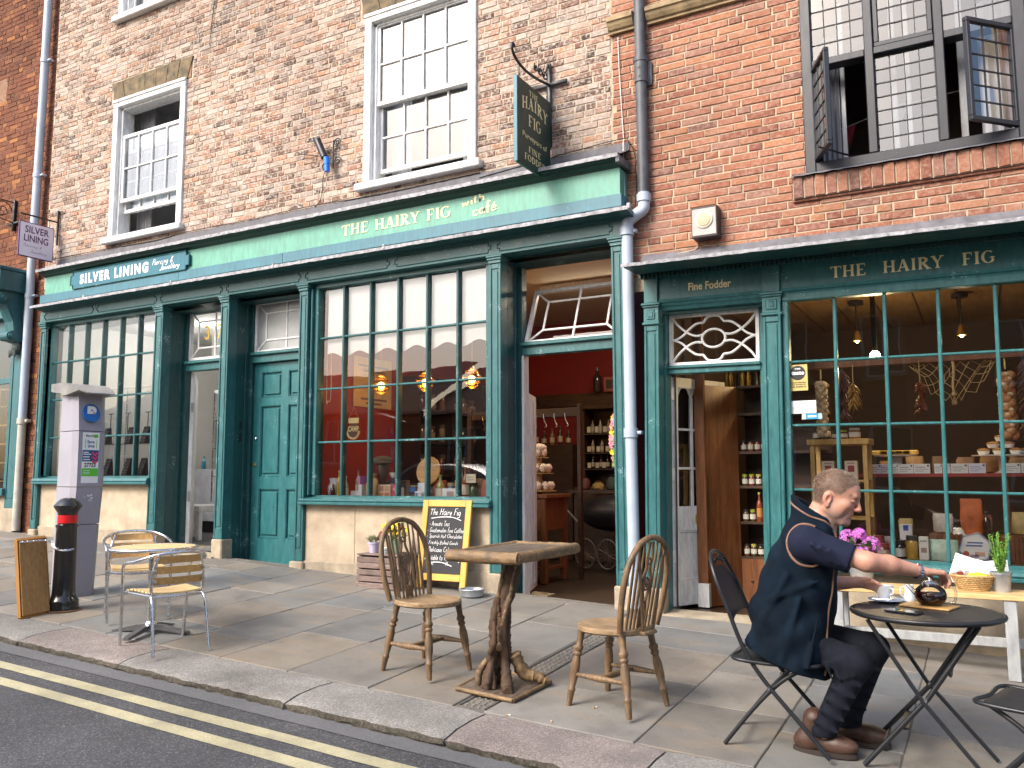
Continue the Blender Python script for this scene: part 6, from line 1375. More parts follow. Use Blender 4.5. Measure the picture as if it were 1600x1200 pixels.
def fol_yellow(t, c):
 q = random.Random(5); b = MB()
 for k in range(160):
  a = q.uniform(0, 6.28); rr = q.uniform(0, .12); leaf(b, c+Vector((rr*math.cos(a), rr*math.sin(a)*.7, q.uniform(-.03, .12))), (math.cos(a), math.sin(a), q.uniform(.2, 1.2)), q.uniform(.03, .06), .022, q=q)
 b.build('leaves', LF2, t); b = MB(); r_ = MB()
 for k in range(44):
  a = q.uniform(0, 6.28); rr = q.uniform(0, .15); p = c+Vector((rr*math.cos(a)*1.15, rr*math.sin(a)*.6-.02, .10+q.uniform(-.03, .06)-.25*rr)); flower(b if q.random() < .8 else r_, p, q.uniform(.022, .035), 8, (q.uniform(-.4,.4), -.7, .6), q)
 for k in range(6): p = c+Vector((-.14+q.uniform(-.03,.03), q.uniform(-.05, .05), .04+q.uniform(-.03, .05))); flower(r_, p, .026, 8, (-.4,-.7,.4), q)
 b.build('blossom', YEL, t); r_.build('blossom', DRED, t); b = MB()
 for k in range(20): a = q.uniform(0, 6.28); b.tube([c, c+Vector((.12*math.cos(a), .08*math.sin(a), .16+q.uniform(0, .08)))], .0015, 4)
 b.build('stems', LF2, t)
def fol_spiky(t, c):
 q = random.Random(6); b = MB()
 for k in range(120): a = q.uniform(0, 6.28); leaf(b, c+Vector((.03*math.cos(a), .03*math.sin(a), q.uniform(-.005, .03))), (math.cos(a), math.sin(a), q.uniform(.3, 2)), q.uniform(.04, .075), .008, .1, q)
 b.build('leaves', leafm('leaf_dusty', (.13,.17,.07)), t)
def fol_pink(t, c):
 q = random.Random(8); b = MB()
 for k in range(40): a = q.uniform(0, 6.28); leaf(b, c+Vector((.05*math.cos(a), .05*math.sin(a), q.uniform(-.01, .08))), (math.cos(a), math.sin(a), q.uniform(0, 1)), q.uniform(.06, .10), .05, q=q)
 b.build('leaves', LF1, t); b = MB()
 for (ox, oz, rr) in ((-.075, .12, .055), (0.0, .14, .045), (.075, .07, .06), (.05, .0, .045), (-.01, .03, .045)):
  for k in range(70): a, e = q.uniform(0, 6.28), q.uniform(-.6, 1.57); d = Vector((math.cos(a)*math.cos(e), math.sin(a)*math.cos(e), math.sin(e))); flower(b, c+Vector((ox, -.03, oz))+d*rr, .016, 4, d, q)
 b.build('blossom', PNK, t)
def fol_green(t, c):
 q = random.Random(9); b = MB(); s_ = MB()
 for k in range(26):
  a = q.uniform(0, 6.28); rr = q.uniform(.0, .05); tip = c+Vector((1.7*rr*math.cos(a), 1.7*rr*math.sin(a), q.uniform(.10, .24))); p0 = c+Vector((rr*.5*math.cos(a), rr*.5*math.sin(a), -.01)); s_.tube([p0, tip], .0025, 5)
  for j in range(13):
   f = .2+.8*j/12; g = q.uniform(0, 6.28); leaf(b, p0.lerp(tip, f), (math.cos(g), math.sin(g), q.uniform(.3, 1)), q.uniform(.02, .035), .014, .2, q)
 b.build('leaves', leafm('leaf_bright', (.10,.27,.03)), t); s_.build('stems', LF2, t)
POTL = mat('lilac_plastic_pot', (.45,.40,.55), .5, .08); POTW = mat('white_pot', (.68,.66,.62), .6, .08); GP = GALV
pot('flower_pot', 'small lilac plastic pot with spiky plant on the left of the crate', -5.165, 6.53, ctop, .04, .055, .10, POTL, fol_spiky)
pot('flower_pot', 'pot of yellow and dark red bedding flowers on the wooden crate', -4.945, 6.57, ctop, .055, .075, .12, mat('green_glass_pot', (.25,.33,.2), .3, .2), fol_yellow)
pot('flower_pot', 'small white empty pot at the front of the wooden crate', -4.975, 6.44, ctop, .032, .042, .06, POTW, lambda t, c: None)
# ---- dog bowl
dg = thing('dog_bowl', 'shallow galvanised metal dog bowl on the flagstones by the chalkboard', 'bowl', (-4.08, 6.56, gz(-4.08, 6.56)+.001))
MB().lathe([(.095, 0), (.105, .01), (.11, .055), (.115, .062), (.12, .066), (.118, .07), (.108, .066), (.10, .02), (.002, .018)], 32).build('bowl', GALV, dg, 35, local=True)
MB().lathe([(.103, .045), (.002, .0455)], 32).build('water', glass_mat('water', (.8,.85,.85), ior=1.33, wav=0), dg, local=True)
# cigarette ends
for k, (x, y, a) in enumerate(((-2.30, 4.07, .5), (-1.95, 4.42, 1.1), (-2.06, 4.10, 2.))):
 z = gz(x, y)+.006; d = Vector((math.cos(a), math.sin(a), 0))*.014; p = Vector((x, y, z)); t = thing('cigarette_end', ['cigarette end with brown filter on the kerb near the rustic table', 'crushed cigarette end under the right wheelback chair', 'small white cigarette end just behind the kerb'][k], 'litter', (x, y, z-.006)); MB().tube([p-d, p], .004, 8).build('filter', mat('filter_tan', (.5,.28,.1), .8), t, 40); MB().tube([p, p+d*.8], .0039, 8).build('paper', WHITE_T, t, 40)
# ---- plank bench below the right shop window
BZ = .548; be = thing('plank_bench', 'long plank bench with grey painted trestle legs below the right shop window', 'bench', (-.2, 6.34, gz(-.2, 6.34)))
for k in range(2): MB().box(-1.02, 1.2, 6.17+k*.175, 6.34+k*.175, BZ-.032, BZ, .004).build('plank', W_BENCH, be)
GPB = paint('grey_bench_paint', (.36,.37,.37), .5, .3, (.5,.48,.45))
for x in (-.93, .085, .95):
 for y in (6.20, 6.45): MB().box(x-.035, x+.035, y-.02, y+.02, gz(x, y)+.002, BZ-.033, .004).build('leg', GPB, be)
 MB().box(x-.03, x+.03, 6.22, 6.43, BZ-.10, BZ-.034, .004).build('cross_piece', GPB, be); MB().box(x-.03, x+.03, 6.222, 6.43, gz(x,6.3)+.12, gz(x,6.3)+.18, .004).build('cross_piece', GPB, be)
MB().box(-.97, 1.0, 6.31, 6.345, .205, .265, .004).build('stretcher', GPB, be)
pot('flower_pot', 'galvanised pot of magenta hydrangea flowers on the bench behind the man', -.80, 6.44, BZ, .07, .09, .19, GALV, fol_pink)
pot('herb_pot', 'small galvanised pot of bright green herb at the right of the bench', .045, 6.36, BZ, .048, .062, .125, GALV, fol_green)
# wicker basket with sachets, lemons and menus
bk_ = thing('wicker_basket', 'oval wicker basket of sachets and lemons on the plank bench', 'basket', (-.115, 6.36, BZ))
WK = mat('wicker', (.42,.27,.11), .7, .35, 40, .3)
b = MB()
for j in range(7):
 z = .006+j*.0125; rx, ry = .085+.006*j, .065+.005*j; n = 60
 b.tube([(rx*math.cos(a)*(1+.03*(1 if (k+j) % 2 else -1)), ry*math.sin(a)*(1+.03*(1 if (k+j) % 2 else -1)), z) for k, a in enumerate([2*math.pi*k/n for k in range(n)])], .0065, 5, closed=True)
b.build('weave', WK, bk_, 50, local=True)
MB().tube([(.128*math.cos(a), .098*math.sin(a), .094) for a in [2*math.pi*k/40 for k in range(40)]], .009, 6, closed=True).build('rim', WK, bk_, 50, local=True); MB().lathe([(.075, .003), (.002, .004)], 20, sy=.75).build('bottom', WK, bk_, local=True)
LEM = mat('lemon', (.72,.52,.03), .45, .12, 30, .15)
for k, (x, y) in enumerate(((.0, -.04), (.055, -.03), (.03, .03))): tag(MB().ball((0,0,0), (.034, .026, .026), 14, 10).build('lemon', LEM, at=(-.115+x, 6.36+y, BZ+.088), smooth=60), ['lemon at the front left of the wicker basket', 'lemon at the front right of the wicker basket', 'lemon at the back of the wicker basket'][k], 'lemon', 'lemons in the basket')
sg_ = thing('sugar_sachets', 'bundle of pink and white sachets standing in the wicker basket', 'sachets', (-.165, 6.37, BZ+.02))
for k in range(9):
 q = random.Random(k); p = Vector((-.17+q.uniform(-.04, .04), 6.36+q.uniform(-.03, .04), BZ+.05)); d = Vector((q.uniform(-.3,.3), q.uniform(-.3,.2), 1)).normalized(); s = d.orthogonal().normalized()
 MB().poly([p-s*.016, p+s*.016, p+s*.016+d*.07, p-s*.016+d*.07]).build('sachet', mat('sachet%d' % (k % 3), [(.7,.65,.62), (.55,.14,.12), (.62,.55,.5)][k % 3], .6), sg_)
mn = thing('menu_sheet', 'folded white menu sheets standing behind the wicker basket', 'menu', (-.16, 6.46, BZ))
for k, (x, y, a, h) in enumerate(((-.27, 6.47, -.35, .19), (-.14, 6.46, -.25, .15), (-.04, 6.47, .1, .13))):
 m_ = MB(); d = Vector((math.cos(a), .1, math.sin(a))); u_ = Vector((-math.sin(a)*.9, .35, math.cos(a))); p = Vector((x, y, BZ+.045)); m_.poly([p, p+d*.14, p+d*.14+u_*h, p+u_*h]); sh_ = m_.build('sheet', mat('menu_paper', (.78,.77,.74), .7, .04), mn)
 for j in range(5): z = .2+.13*j; m2 = MB(); o_ = Vector((0,-.002,0)); m2.poly([p+d*.02+u_*h*z+o_, p+d*(.07+.04*(j % 2))+u_*h*z+o_, p+d*(.07+.04*(j % 2))+u_*h*(z+.03)+o_, p+d*.02+u_*h*(z+.03)+o_]); m2.build('print', mat('grey_print', (.35,.33,.33), .7), sh_)
# ---- folding bistro table
BT = (-.285, 4.50); bg2 = gz(*BT); BTZ = .662
GRM = mat('graphite_metal', (.022,.023,.026), .34, .15, 20, metal=.3); GRM2 = mat('graphite_woven', (.020,.021,.024), .45, .15, 20)
bt = thing('bistro_table', 'round black folding bistro table with drinks in front of the seated man', 'table', (*BT, bg2)); TR = .325
def weave_mat():
 m, nt, b, N, L = newmat('perforated_metal'); tc = N('TexCoord'); mp = N('Mapping'); mp.inputs['Scale'].default_value = (1, 1, 1); L(tc.outputs['Object'], mp.inputs[0])
 ck = N('TexChecker'); ck.inputs['Scale'].default_value = 95; L(mp.outputs[0], ck.inputs['Vector']); c = mixc(N, L, ck.outputs[1], (.010,.0105,.012), (.045,.047,.052)); L(c, b.inputs['Base Color']); b.inputs['Roughness'].default_value = .42; b.inputs['Metallic'].default_value = .2
 bp = N('Bump'); bp.inputs['Strength'].default_value = .6; bp.inputs['Distance'].default_value = .003; L(ck.outputs[1], bp.inputs['Height']); L(bp.outputs[0], b.inputs['Normal']); return m
WEAVE = weave_mat()
hh = BTZ-bg2
MB().lathe([(TR-.01, hh-.006), (TR-.012, hh-.001), (.002, hh)], 56).build('top', WEAVE, bt, 40, local=True); MB().tube([(TR*math.cos(a), TR*math.sin(a), hh-.010) for a in [2*math.pi*k/56 for k in range(56)]], .011, 8, closed=True).lathe([(TR-.004, hh-.024), (TR-.01, hh-.008)], 56).build('rim', GRM, bt, 50, local=True)
gl_ = lambda x, y: gz(BT[0]+x, BT[1]+y)-bg2+.008
for y, tg in ((-.20, 'a'), (.20, 'a')): MB().tube([(-.235, y, hh-.03), (-.02, y*.98, .33), (.26, y, gl_(.26, y))], .0095, 8).build('leg', GRM, bt, 50, local=True)
for y in (-.165, .165): MB().tube([(.22, y, hh-.03), (.0, y, .34), (-.28, y, gl_(-.28, y))], .0115, 8).build('leg', GRM, bt, 50, local=True)
MB().box(-.125, -.085, -.16, .16, .19, .2, .002).xf(Matrix.Identity(4)).build('brace', GRM, bt, local=True)
for z, x in ((.45, .095), (.10, -.20)): MB().tube([(x, -.165, z), (x, .165, z)], .008, 8).build('brace', GRM, bt, 50, local=True)
m_ = MB(); m_.poly([(.0, -.16, .335), (.0, .16, .335), (.10, .16, .46), (.10, -.16, .46)]);
for s in (-1, 1): MB().tube([(-.01, s*.2, .335), (-.01, s*.155, .335)], .009, 8).build('pivot', STEEL, bt, 50, local=True)
# things on the table
TZ = BTZ+.001
CH_ = mat('white_china', (.78,.78,.77), .12, .03, coat=.5); CHB = mat('pale_blue_china', (.42,.50,.66), .2, .06, coat=.4)
cup = thing('coffee_cup', 'white china cup beside the man\'s far hand', 'cup', (-.485, 4.72, TZ+.010)); MB().lathe([(.024,0),(.026,.004),(.030,.02),(.040,.05),(.046,.07),(.0435,.07),(.037,.05),(.027,.02),(.002,.012)], 28).build('bowl', CH_, cup, 40, local=True)
MB().tube(catmull([(.030, -.026, .058), (.045, -.040, .055), (.046, -.042, .035), (.028, -.026, .024)], 6), .0045, 7).build('handle', CH_, cup, 50, local=True)
sau = thing('saucer', 'pale blue saucer under the white cup', 'saucer', (-.475, 4.70, TZ)); MB().lathe([(.035,0),(.04,.003),(.085,.013),(.084,.017),(.04,.007),(.002,.006)], 32).build('dish', CHB, sau, 40, local=True)
MB().tube([(-.06, -.045, .018), (.02, -.055, .018)], .003, 6).ball((.03, -.056, .018), (.014, .008, .003), 8, 6).build('spoon', STEEL, sau, 50, local=True)
brd = thing('serving_board', 'small wooden serving board under the glass teapot', 'board', (-.29, 4.62, TZ)); MB().box(-.10, .13, -.08, .08, 0, .010, .003).xf(Matrix.Rotation(R(-16), 4, 'Z')).build('board', wood('beech_board', (.45,.24,.07), (.60,.36,.14), .45, 5, (1,6,6), .1, .05), brd, local=True)
TPZ = TZ+.011; tp = thing('glass_teapot', 'round glass teapot of dark red tea on the wooden board', 'teapot', (-.268, 4.61, TPZ))
def real_glass(name, c=(1,1,1)):
 m, nt, b, N, L = newmat(name); b.inputs['Base Color'].default_value = (*c, 1); b.inputs['Transmission Weight'].default_value = 1; b.inputs['Roughness'].default_value = .02; b.inputs['IOR'].default_value = 1.45; return m
TGL = glass_mat('teapot_glass', (.95,.96,.96), boost=1.3, wav=0); TEA = mat('red_tea', (.055,.004,.003), .08, .1, coat=.5)
MB().lathe([(.04,0),(.058,.012),(.070,.035),(.072,.05),(.064,.075),(.045,.092),(.034,.096)], 32).build('bowl', TGL, tp, 60, local=True); MB().lathe([(.037,.004),(.055,.014),(.067,.036),(.0685,.05),(.066,.056),(.002,.056)], 32).build('tea', TEA, tp, 40, local=True)
MB().lathe([(.036,.096),(.037,.104),(.028,.112),(.010,.116),(.008,.124),(.012,.130),(.002,.134)], 24).build('lid', STEEL, tp, 40, local=True)
MB().tube(catmull([(.060, .0, .085), (.098, .0, .088), (.110, .0, .06), (.10, .0, .02), (.07, 0, .012)], 6), .0055, 8).build('handle', TGL, tp, 50, local=True); MB().tube([(-.062, 0, .05), (-.10, 0, .09)], [.012, .008], 10).build('spout', TGL, tp, 50, local=True)
jg = thing('milk_jug', 'small white milk jug behind the glass teapot', 'jug', (-.375, 4.78, TZ)); MB().lathe([(.026,0),(.028,.02),(.020,.055),(.024,.08),(.021,.08),(.017,.055),(.022,.01),(.002,.008)], 24).build('body', CH_, jg, 40, local=True); MB().tube(catmull([(-.02, 0, .07), (-.04, 0, .06), (-.038, 0, .03), (-.026, 0, .02)], 5), .0035, 6).build('handle', CH_, jg, 50, local=True)
ph = thing('phone', 'black smartphone lying face up at the table edge', 'phone', (-.37, 4.375, TZ)); Mp = Matrix.Rotation(R(-22), 4, 'Z'); MB().box(-.078, .078, -.037, .037, 0, .009, .004).xf(Mp).build('body', BLACKP, ph, local=True); MB().box(-.074, .074, -.033, .033, .0088, .0094).xf(Mp).build('screen', mat('phone_glass', (.01,.01,.012), .06, .02, coat=1), ph, local=True)
MB().poly([(-.02, -.02, .0098), (.0, -.02, .0098), (.0, .02, .0098), (-.02, .02, .0098)]).xf(Mp).build('icon', mat('phone_icon', (.6,.35,.02), .3), ph, local=True)
# ---- folding bistro chairs: near-left one holds the man, the other stands at the right edge
def fold_chair(name, label, loc, rot, par_lab=None):
 """faces +x; seat height .425"""
 t = thing(name, label, 'chair', loc, rot, 'black folding bistro chairs'); W = .19
 tp_ = [(.20, .0, .01), (.02, .0, .255), (-.12, .0, .44), (-.235, .0, .66), (-.30, .0, .82)]
 # back hoop runs over the top and both sides to the front feet
 Lp = [(.245, -W, .008), (.13, -W, .14), (-.03, -W, .32), (-.13, -W, .47), (-.205, -W, .66), (-.262, -W*.93, .80), (-.298, -W*.66, .885), (-.312, -W*.25, .918)]
 P = Lp+[(x, -y, z) for x, y, z in Lp[::-1]]; MB().tube(catmull(P, 6), .0105, 10).build('back_hoop', GRM, t, 50, local=True)
 for s in (-1, 1): MB().tube(catmull([(-.245, s*(W-.028), .008), (-.10, s*(W-.028), .19), (.03, s*(W-.028), .325), (.145, s*(W-.028), .40), (.185, s*(W-.03), .418)], 5), .0105, 10).build('rear_leg', GRM, t, 50, local=True)
 for s in (-1, 1): MB().tube([(-.02, s*(W+.012), .298), (-.02, s*(W-.04), .298)], .008, 8).build('pivot', STEEL, t, 50, local=True)
 b = MB(); b.tube([(-.195, -(W-.028), .07), (-.195, W-.028, .07)], .007, 8); b.build('stretcher', GRM, t, 50, local=True)
 # seat pan: dished sheet with rolled edge
 b = MB(); n = 14; rows = []
 for i in range(n+1):
  x = -.18+.38*i/n; rows.append([b.pts([(x, -.185+.37*j/10, .425-.020*math.sin(math.pi*i/n)+.006*((j-5)/5)**2-(.012 if i == n else 0))]) for j in range(11)])
 for a, c in zip(rows, rows[1:]):
  for j in range(10): b.face((a[j], a[j+1], c[j+1], c[j]))
 b.build('seat_sheet', GRM2, t, 50, local=True)
 E_ = [(.205, -.19, .422), (.0, -.192, .412), (-.18, -.19, .425), (-.19, 0, .425), (-.18, .19, .425), (0, .192, .412), (.205, .19, .422), (.21, 0, .415)]; MB().tube(catmull(E_, 5, True), .0095, 8, closed=True).build('seat_rim', GRM, t, 50, local=True)
 # back panel of woven sheet
 b = MB(); rows = []
 for i in range(13):
  f = i/12; z = .60+.25*f; x = -.182-.092*((z-.60)/.22)**1.0; hw = (W-.014)*(1 if f < .55 else math.sqrt(max(.05, 1-((f-.55)/.47)**2))); rows.append([b.pts([(x, -hw+2*hw*j/10, z-.02*(1-((j-5)/5)**2)*(1 if i == 0 else 0)*-1.8)]) for j in range(11)])
 for a, c in zip(rows, rows[1:]):
  for j in range(10): b.face((a[j], a[j+1], c[j+1], c[j]))
 b.build('back_panel', WEAVE, t, 50, local=True)
 b = MB()
 for k in range(7):
  a = R(25+130*k/6); b.tube([(-.288-.003*math.sin(a), .13*math.cos(a)+.014*math.cos(u), .83+.058*math.sin(a)+.014*math.sin(u)) for u in [2*math.pi*j/10 for j in range(10)]], .0035, 5, closed=True)
 b.build('scrollwork', GRM, t, 50, local=True)
 return t
fc1 = fold_chair('bistro_chair', 'black folding bistro chair under the seated man', (-.955, 4.44, gz(-.955, 4.44)), R(2))
fc2 = dup(fc1, (.16, 4.28, gz(.16, 4.28)), R(163), 'empty black folding bistro chair cut off at the right edge')
# =================================================================== INSIDE THE SHOPS
def shell(parent, x0, x1, y0, y1, z0, z1, mw, mf, mc, mleft=None):
 MB().poly([(x0,y1,z0),(x1,y1,z0),(x1,y1,z1),(x0,y1,z1)]).poly([(x1,y0,z0),(x1,y1,z0),(x1,y1,z1),(x1,y0,z1)]).build('inner_wall', mw, parent)
 MB().poly([(x0,y0,z0),(x0,y1,z0),(x0,y1,z1),(x0,y0,z1)]).build('inner_wall', mleft or mw, parent)
 MB().poly([(x0,y0,z1),(x1,y0,z1),(x1,y1,z1),(x0,y1,z1)]).build('inner_ceiling', mc, parent); MB().poly([(x0,y0,z0),(x1,y0,z0),(x1,y1,z0),(x0,y1,z0)]).build('inner_floor', mf, parent)
def bulb(loc, watt, col=(1, .72, .38), r_=.03, parent=None, name='bulb_light'):
 l = bpy.data.lights.new(name, 'POINT'); l.energy = watt; l.color = col; l.shadow_soft_size = r_; o = bpy.data.objects.new(name, l); COL.objects.link(o)
 if parent is not None: o.parent = parent; o.location = Vector(loc)-wl(parent)
 else: o.location = loc
DKW2 = mat('shade_black_shelf', (.022,.014,.010), .5, .2)
RED = mat('cafe_red_wall', (.27, .020, .017), .7, .12, 2); CREAMW = mat('cream_ceiling', (.55, .5, .4), .8, .05); GREYW = mat('jeweller_wall', (.50, .49, .47), .8, .05)
shell(sf, -6.46, -2.70, 7.02, 11.0, .16, 3.50, RED, W_FLOOR, CREAMW)
MB().poly([(-6.3, 7.0, .16), (-4.03, 7.0, .16), (-4.03, 7.0, 1.06), (-6.3, 7.0, 1.06)]).build('window_back', TEAL_SHADE, sf)
shell(sf, -11.15, -7.62, 7.02, 9.9, .44, 3.45, GREYW, mat('grey_floor', (.12,.12,.125), .5, .1), mat('white_ceiling', (.7,.7,.69), .8, .03))
MB().poly([(-7.62, 7.23, .2), (-6.46, 7.23, .2), (-6.46, 7.23, 3.5), (-7.62, 7.23, 3.5)]).build('inner_wall', GREYW, sf)
MB().poly([(-11.15, 7.25, 3.33), (-2.7, 7.25, 3.33), (-2.7, 6.95, 3.33), (-11.15, 6.95, 3.33)]).build('head_board', TEAL_SHADE, sf)
# ---- white scalloped blind in the café window
bd_ = thing('window_blind', 'white scalloped roller blind half down inside the café window', 'blind', (-5.17, 7.04, 2.6)); b = MB(); n = 96; rows = []
xa, xb = -6.18, -4.13
for k in range(n+1):
 t = k/n; x = xa+(xb-xa)*t; zb = 2.60+.028*math.sin(t*2*math.pi*5.5+.6)
 rows.append([b.pts([(x, 6.968+.003*math.sin(t*31), z)]) for z in (3.32, 2.95, 2.70, zb)])
for a, c in zip(rows, rows[1:]):
 for q in range(3): b.face((a[q], c[q], c[q+1], a[q+1]))
b.build('cloth', mat('blind_white', (.90,.90,.90), .9, .03), bd_, 60); MB().tube([(xa-.02, 7.01, 3.30), (xb, 7.01, 3.30)], .03, 12).build('roller', WHITE, bd_, 50)
MB().tube(catmull([(-6.21, 7.05, 3.25), (-6.20, 7.05, 2.6), (-6.19, 7.04, 2.16), (-6.23, 7.04, 2.12), (-6.26, 7.05, 2.18), (-6.25, 7.05, 3.2)], 6), .004, 5).build('pull_cord', WHITE, bd_)
# ---- three amber pendant lamps
AMB = emit('amber_glass_glow', (1., .50, .08), 2.2); AMBG = glass_mat('amber_glass', (1., .60, .16), ior=1.5, wav=0, boost=2)
HOT = emit('lamp_filament', (1., .78, .45), 28)
for k, (x, lab) in enumerate(((-5.94, 'leftmost'), (-5.33, 'middle'), (-4.73, 'rightmost'))):
 t = thing('pendant_lamp', 'lit amber glass pendant lamp, %s of three in the café window' % lab, 'lamp', (x, 7.6, 2.33), 0, 'amber pendant lamps in the café window')
 gl = MB().lathe([(.03,.105),(.05,.09),(.078,.06),(.105,.02),(.10,-.01),(.085,-.03),(.088,-.05),(.06,-.085),(.03,-.105),(.002,-.11)], 20, (x, 7.6, 2.33)); gl.build('shade', AMBG, t, 60); MB().ball((x, 7.6, 2.32), .038, 12, 8).build('bulb', HOT, t, 60)
 for z, r_ in ((.07, .072), (.02, .106), (-.04, .088), (-.085, .06)): MB().tube([(x+r_*math.cos(a), 7.6+r_*math.sin(a), 2.33+z) for a in [2*math.pi*j/24 for j in range(24)]], .005, 5, closed=True).build('rib', mat('brass', (.5,.30,.07), .3, .1, metal=.9), t, 50)
 MB().tube([(x, 7.6, 2.44), (x, 7.6, 3.49)], .005, 6).lathe([(.03,.10),(.02,.14),(.006,.15)], 14, (x, 7.6, 2.33)).build('flex', mat('brass', (.5,.3,.07)), t, 50); bulb((x, 7.6, 2.32), 3, (1, .66, .28), .04, t)
# ---- posters and signs on the red wall
KR = mat('kraft_poster', (.50,.36,.17), .7, .15, 5)
ps = thing('wall_poster', 'tan printed poster hanging on the red café wall behind the lamps', 'poster', (-6.44, 8.05, 2.2)); MB().box(-6.452, -6.44, 7.72, 8.45, 2.12, 2.72, .003).build('board', KR, ps)
for z, a, c in ((2.62, 7.80, 8.38), (2.56, 7.9, 8.3), (2.22, 7.85, 8.35), (2.17, 7.95, 8.25)): MB().box(-6.4395, -6.4385, a, c, z-.012, z+.012).build('print', mat('poster_ink', (.12,.07,.04), .7), ps)
MB().tube([(-6.44, 8.08, 2.40), (-6.436, 8.08, 2.40)], .09, 20).build('print', mat('poster_ink', (.12,.07,.04)), ps)
cs = thing('camp_sign', 'round cream CAMP sign hanging behind the café window bars', 'sign', (-5.98, 7.16, 1.70)); MB().lathe([(.085,0),(.085,.008)], 28).xf(Matrix.Translation((-5.96, 7.16, 1.785)) @ Matrix.Rotation(R(90), 4, 'X')).build('disc', mat('sign_brown', (.10,.045,.03), .5), cs)
MB().tube([(-5.96+.082*math.cos(a), 7.15, 1.785+.082*math.sin(a)) for a in [R(180)+R(180)*j/16 for j in range(17)]], .012, 6).build('rim', mat('cream_sign', (.68,.55,.28), .5), cs); fit(text_mb('CAMP', .1, bold=.004), -6.035, -5.885, 1.78, 1.84, 7.15).build('lettering', mat('cream_sign', (.68,.55,.28)), cs, fix=False)
MB().box(-6.03, -5.89, 7.15, 7.16, 1.87, 1.93, .002).build('plate', mat('cream_sign', (.68,.55,.28)), cs); MB().tube([(-6.02, 7.155, 1.93), (-5.96, 7.155, 2.05), (-5.90, 7.155, 1.93)], .002, 4).build('cord', KR, cs)
# ---- goods in the café window
WZ = 1.062
MB().box(-6.30, -4.03, 6.96, 7.42, WZ-.05, WZ-.002, .003).build('window_board', WHITE2, sf)
def bottle(name, label, cat, x, y, z, h, r_, col, lab=None, cap=None, glass=False, group=None):
 t = thing(name, label, cat, (x, y, z), 0, group); m = mat('glassware_%d_%d_%d' % tuple(int(c*200) for c in col), col, .12, .1, coat=.6)
 MB().lathe([(r_*.9,0),(r_,.01),(r_,h*.55),(r_*.85,h*.64),(r_*.36,h*.76),(r_*.33,h*.93)], 18, (x, y, z)).build('body', m, t, 40); MB().lathe([(r_*.4,h*.93),(r_*.42,h),(.002,h)], 14, (x, y, z)).build('stopper', mat('cap_%d_%d_%d' % tuple(int(c*200) for c in (cap or (.1,.1,.1))), cap or (.1,.1,.1), .4), t, 40)
 if lab: MB().lathe([(r_*1.015,h*.16),(r_*1.015,h*.46)], 18, (x, y, z)).build('paper_label', mat('labelp_%d_%d_%d' % tuple(int(c*200) for c in lab), lab, .6, .05), t, 40)
 return t
def jar(name, label, x, y, z, h, r_, col, lid=(.1,.1,.1), lab=None, cat='jar', group=None):
 t = thing(name, label, cat, (x, y, z), 0, group); MB().lathe([(r_*.93,0),(r_,.008),(r_,h*.72),(r_*.84,h*.80)], 18, (x, y, z)).build('body', mat('jarc_%d_%d_%d' % tuple(int(c*200) for c in col), col, .15, .3, 40, coat=.6), t, 40)
 MB().lathe([(r_*.9,h*.80),(r_*.92,h),(.002,h)], 18, (x, y, z)).build('lid', mat('cap_%d_%d_%d' % tuple(int(c*200) for c in lid), lid, .35), t, 40)
 if lab: MB().lathe([(r_*1.015,h*.18),(r_*1.015,h*.6)], 18, (x, y, z)).build('paper_label', mat('labelp_%d_%d_%d' % tuple(int(c*200) for c in lab), lab, .6, .05), t, 40)
 return t
def carton(name, label, x0, x1, y, z, h, d, col, prints=(), cat='box', rot=0., group=None):
 t = thing(name, label, cat, ((x0+x1)/2, y, z), rot, group); w = (x1-x0)/2
 bx_ = MB().box(-w, w, 0, d, 0, h, .003).build('carton', mat('card_%d_%d_%d' % tuple(int(c*200) for c in col), col, .55, .06), t, local=True)
 for (a, c, e, g, pc) in prints: MB().box(-w+2*w*a, -w+2*w*c, -.0012, .001, h*e, h*g).build('print', mat('prt_%d_%d_%d' % tuple(int(q*200) for q in pc), pc, .55, .05), bx_, local=True)
 return t
def bag(name, label, x, y, z, w, h, d, col, cat='bag', tie=True, rough=.7):
 t = thing(name, label, cat, (x, y, z)); q = random.Random(name+label); b = MB(); n = 16; prof = [(.75,0),(.98,.08),(1,.3),(.93,.55),(.62,.75),(.28,.82),(.45,.92),(.6,1)] if tie else [(.9,0),(1,.06),(1,.5),(.97,.8),(.93,.93),(.9,1)]
 rings = [b.pts([(x+w/2*r_*math.cos(2*math.pi*j/n)*q.uniform(.93,1.07), y+d/2*(r_ if tie else r_*(1-.8*hh_))*math.sin(2*math.pi*j/n)*q.uniform(.9,1.1), z+h*hh_+(q.uniform(-.006,.006) if 0 < hh_ < 1 else 0)) for j in range(n)]) for r_, hh_ in prof]
 for a, c in zip(rings, rings[1:]):
  for j in range(n): b.face((a+j, a+(j+1) % n, c+(j+1) % n, c+j))
 b.face(range(rings[0], rings[0]+n)); b.face(range(rings[-1], rings[-1]+n)); b.build('bag_body', mat('bagc_%d_%d_%d' % tuple(int(c*200) for c in col), col, rough, .25, 12, .3, 40), t, 60); return t
jg2 = thing('china_jug', 'white patterned china jug at the left end of the café window display', 'jug', (-6.17, 7.12, WZ)); MB().lathe([(.055,0),(.06,.01),(.085,.07),(.085,.12),(.06,.18),(.07,.22),(.065,.22),(.05,.18),(.002,.17)], 22, (-6.17, 7.12, WZ)).build('body', mat('blue_white_china', (.55,.57,.68), .2, .25, 30), jg2, 40); MB().tube(catmull([(-6.10, 7.12, WZ+.19), (-6.05, 7.12, WZ+.15), (-6.07, 7.12, WZ+.07), (-6.10, 7.12, WZ+.05)], 5), .009, 8).build('handle', mat('blue_white_china', (.55,.57,.68)), jg2, 50)
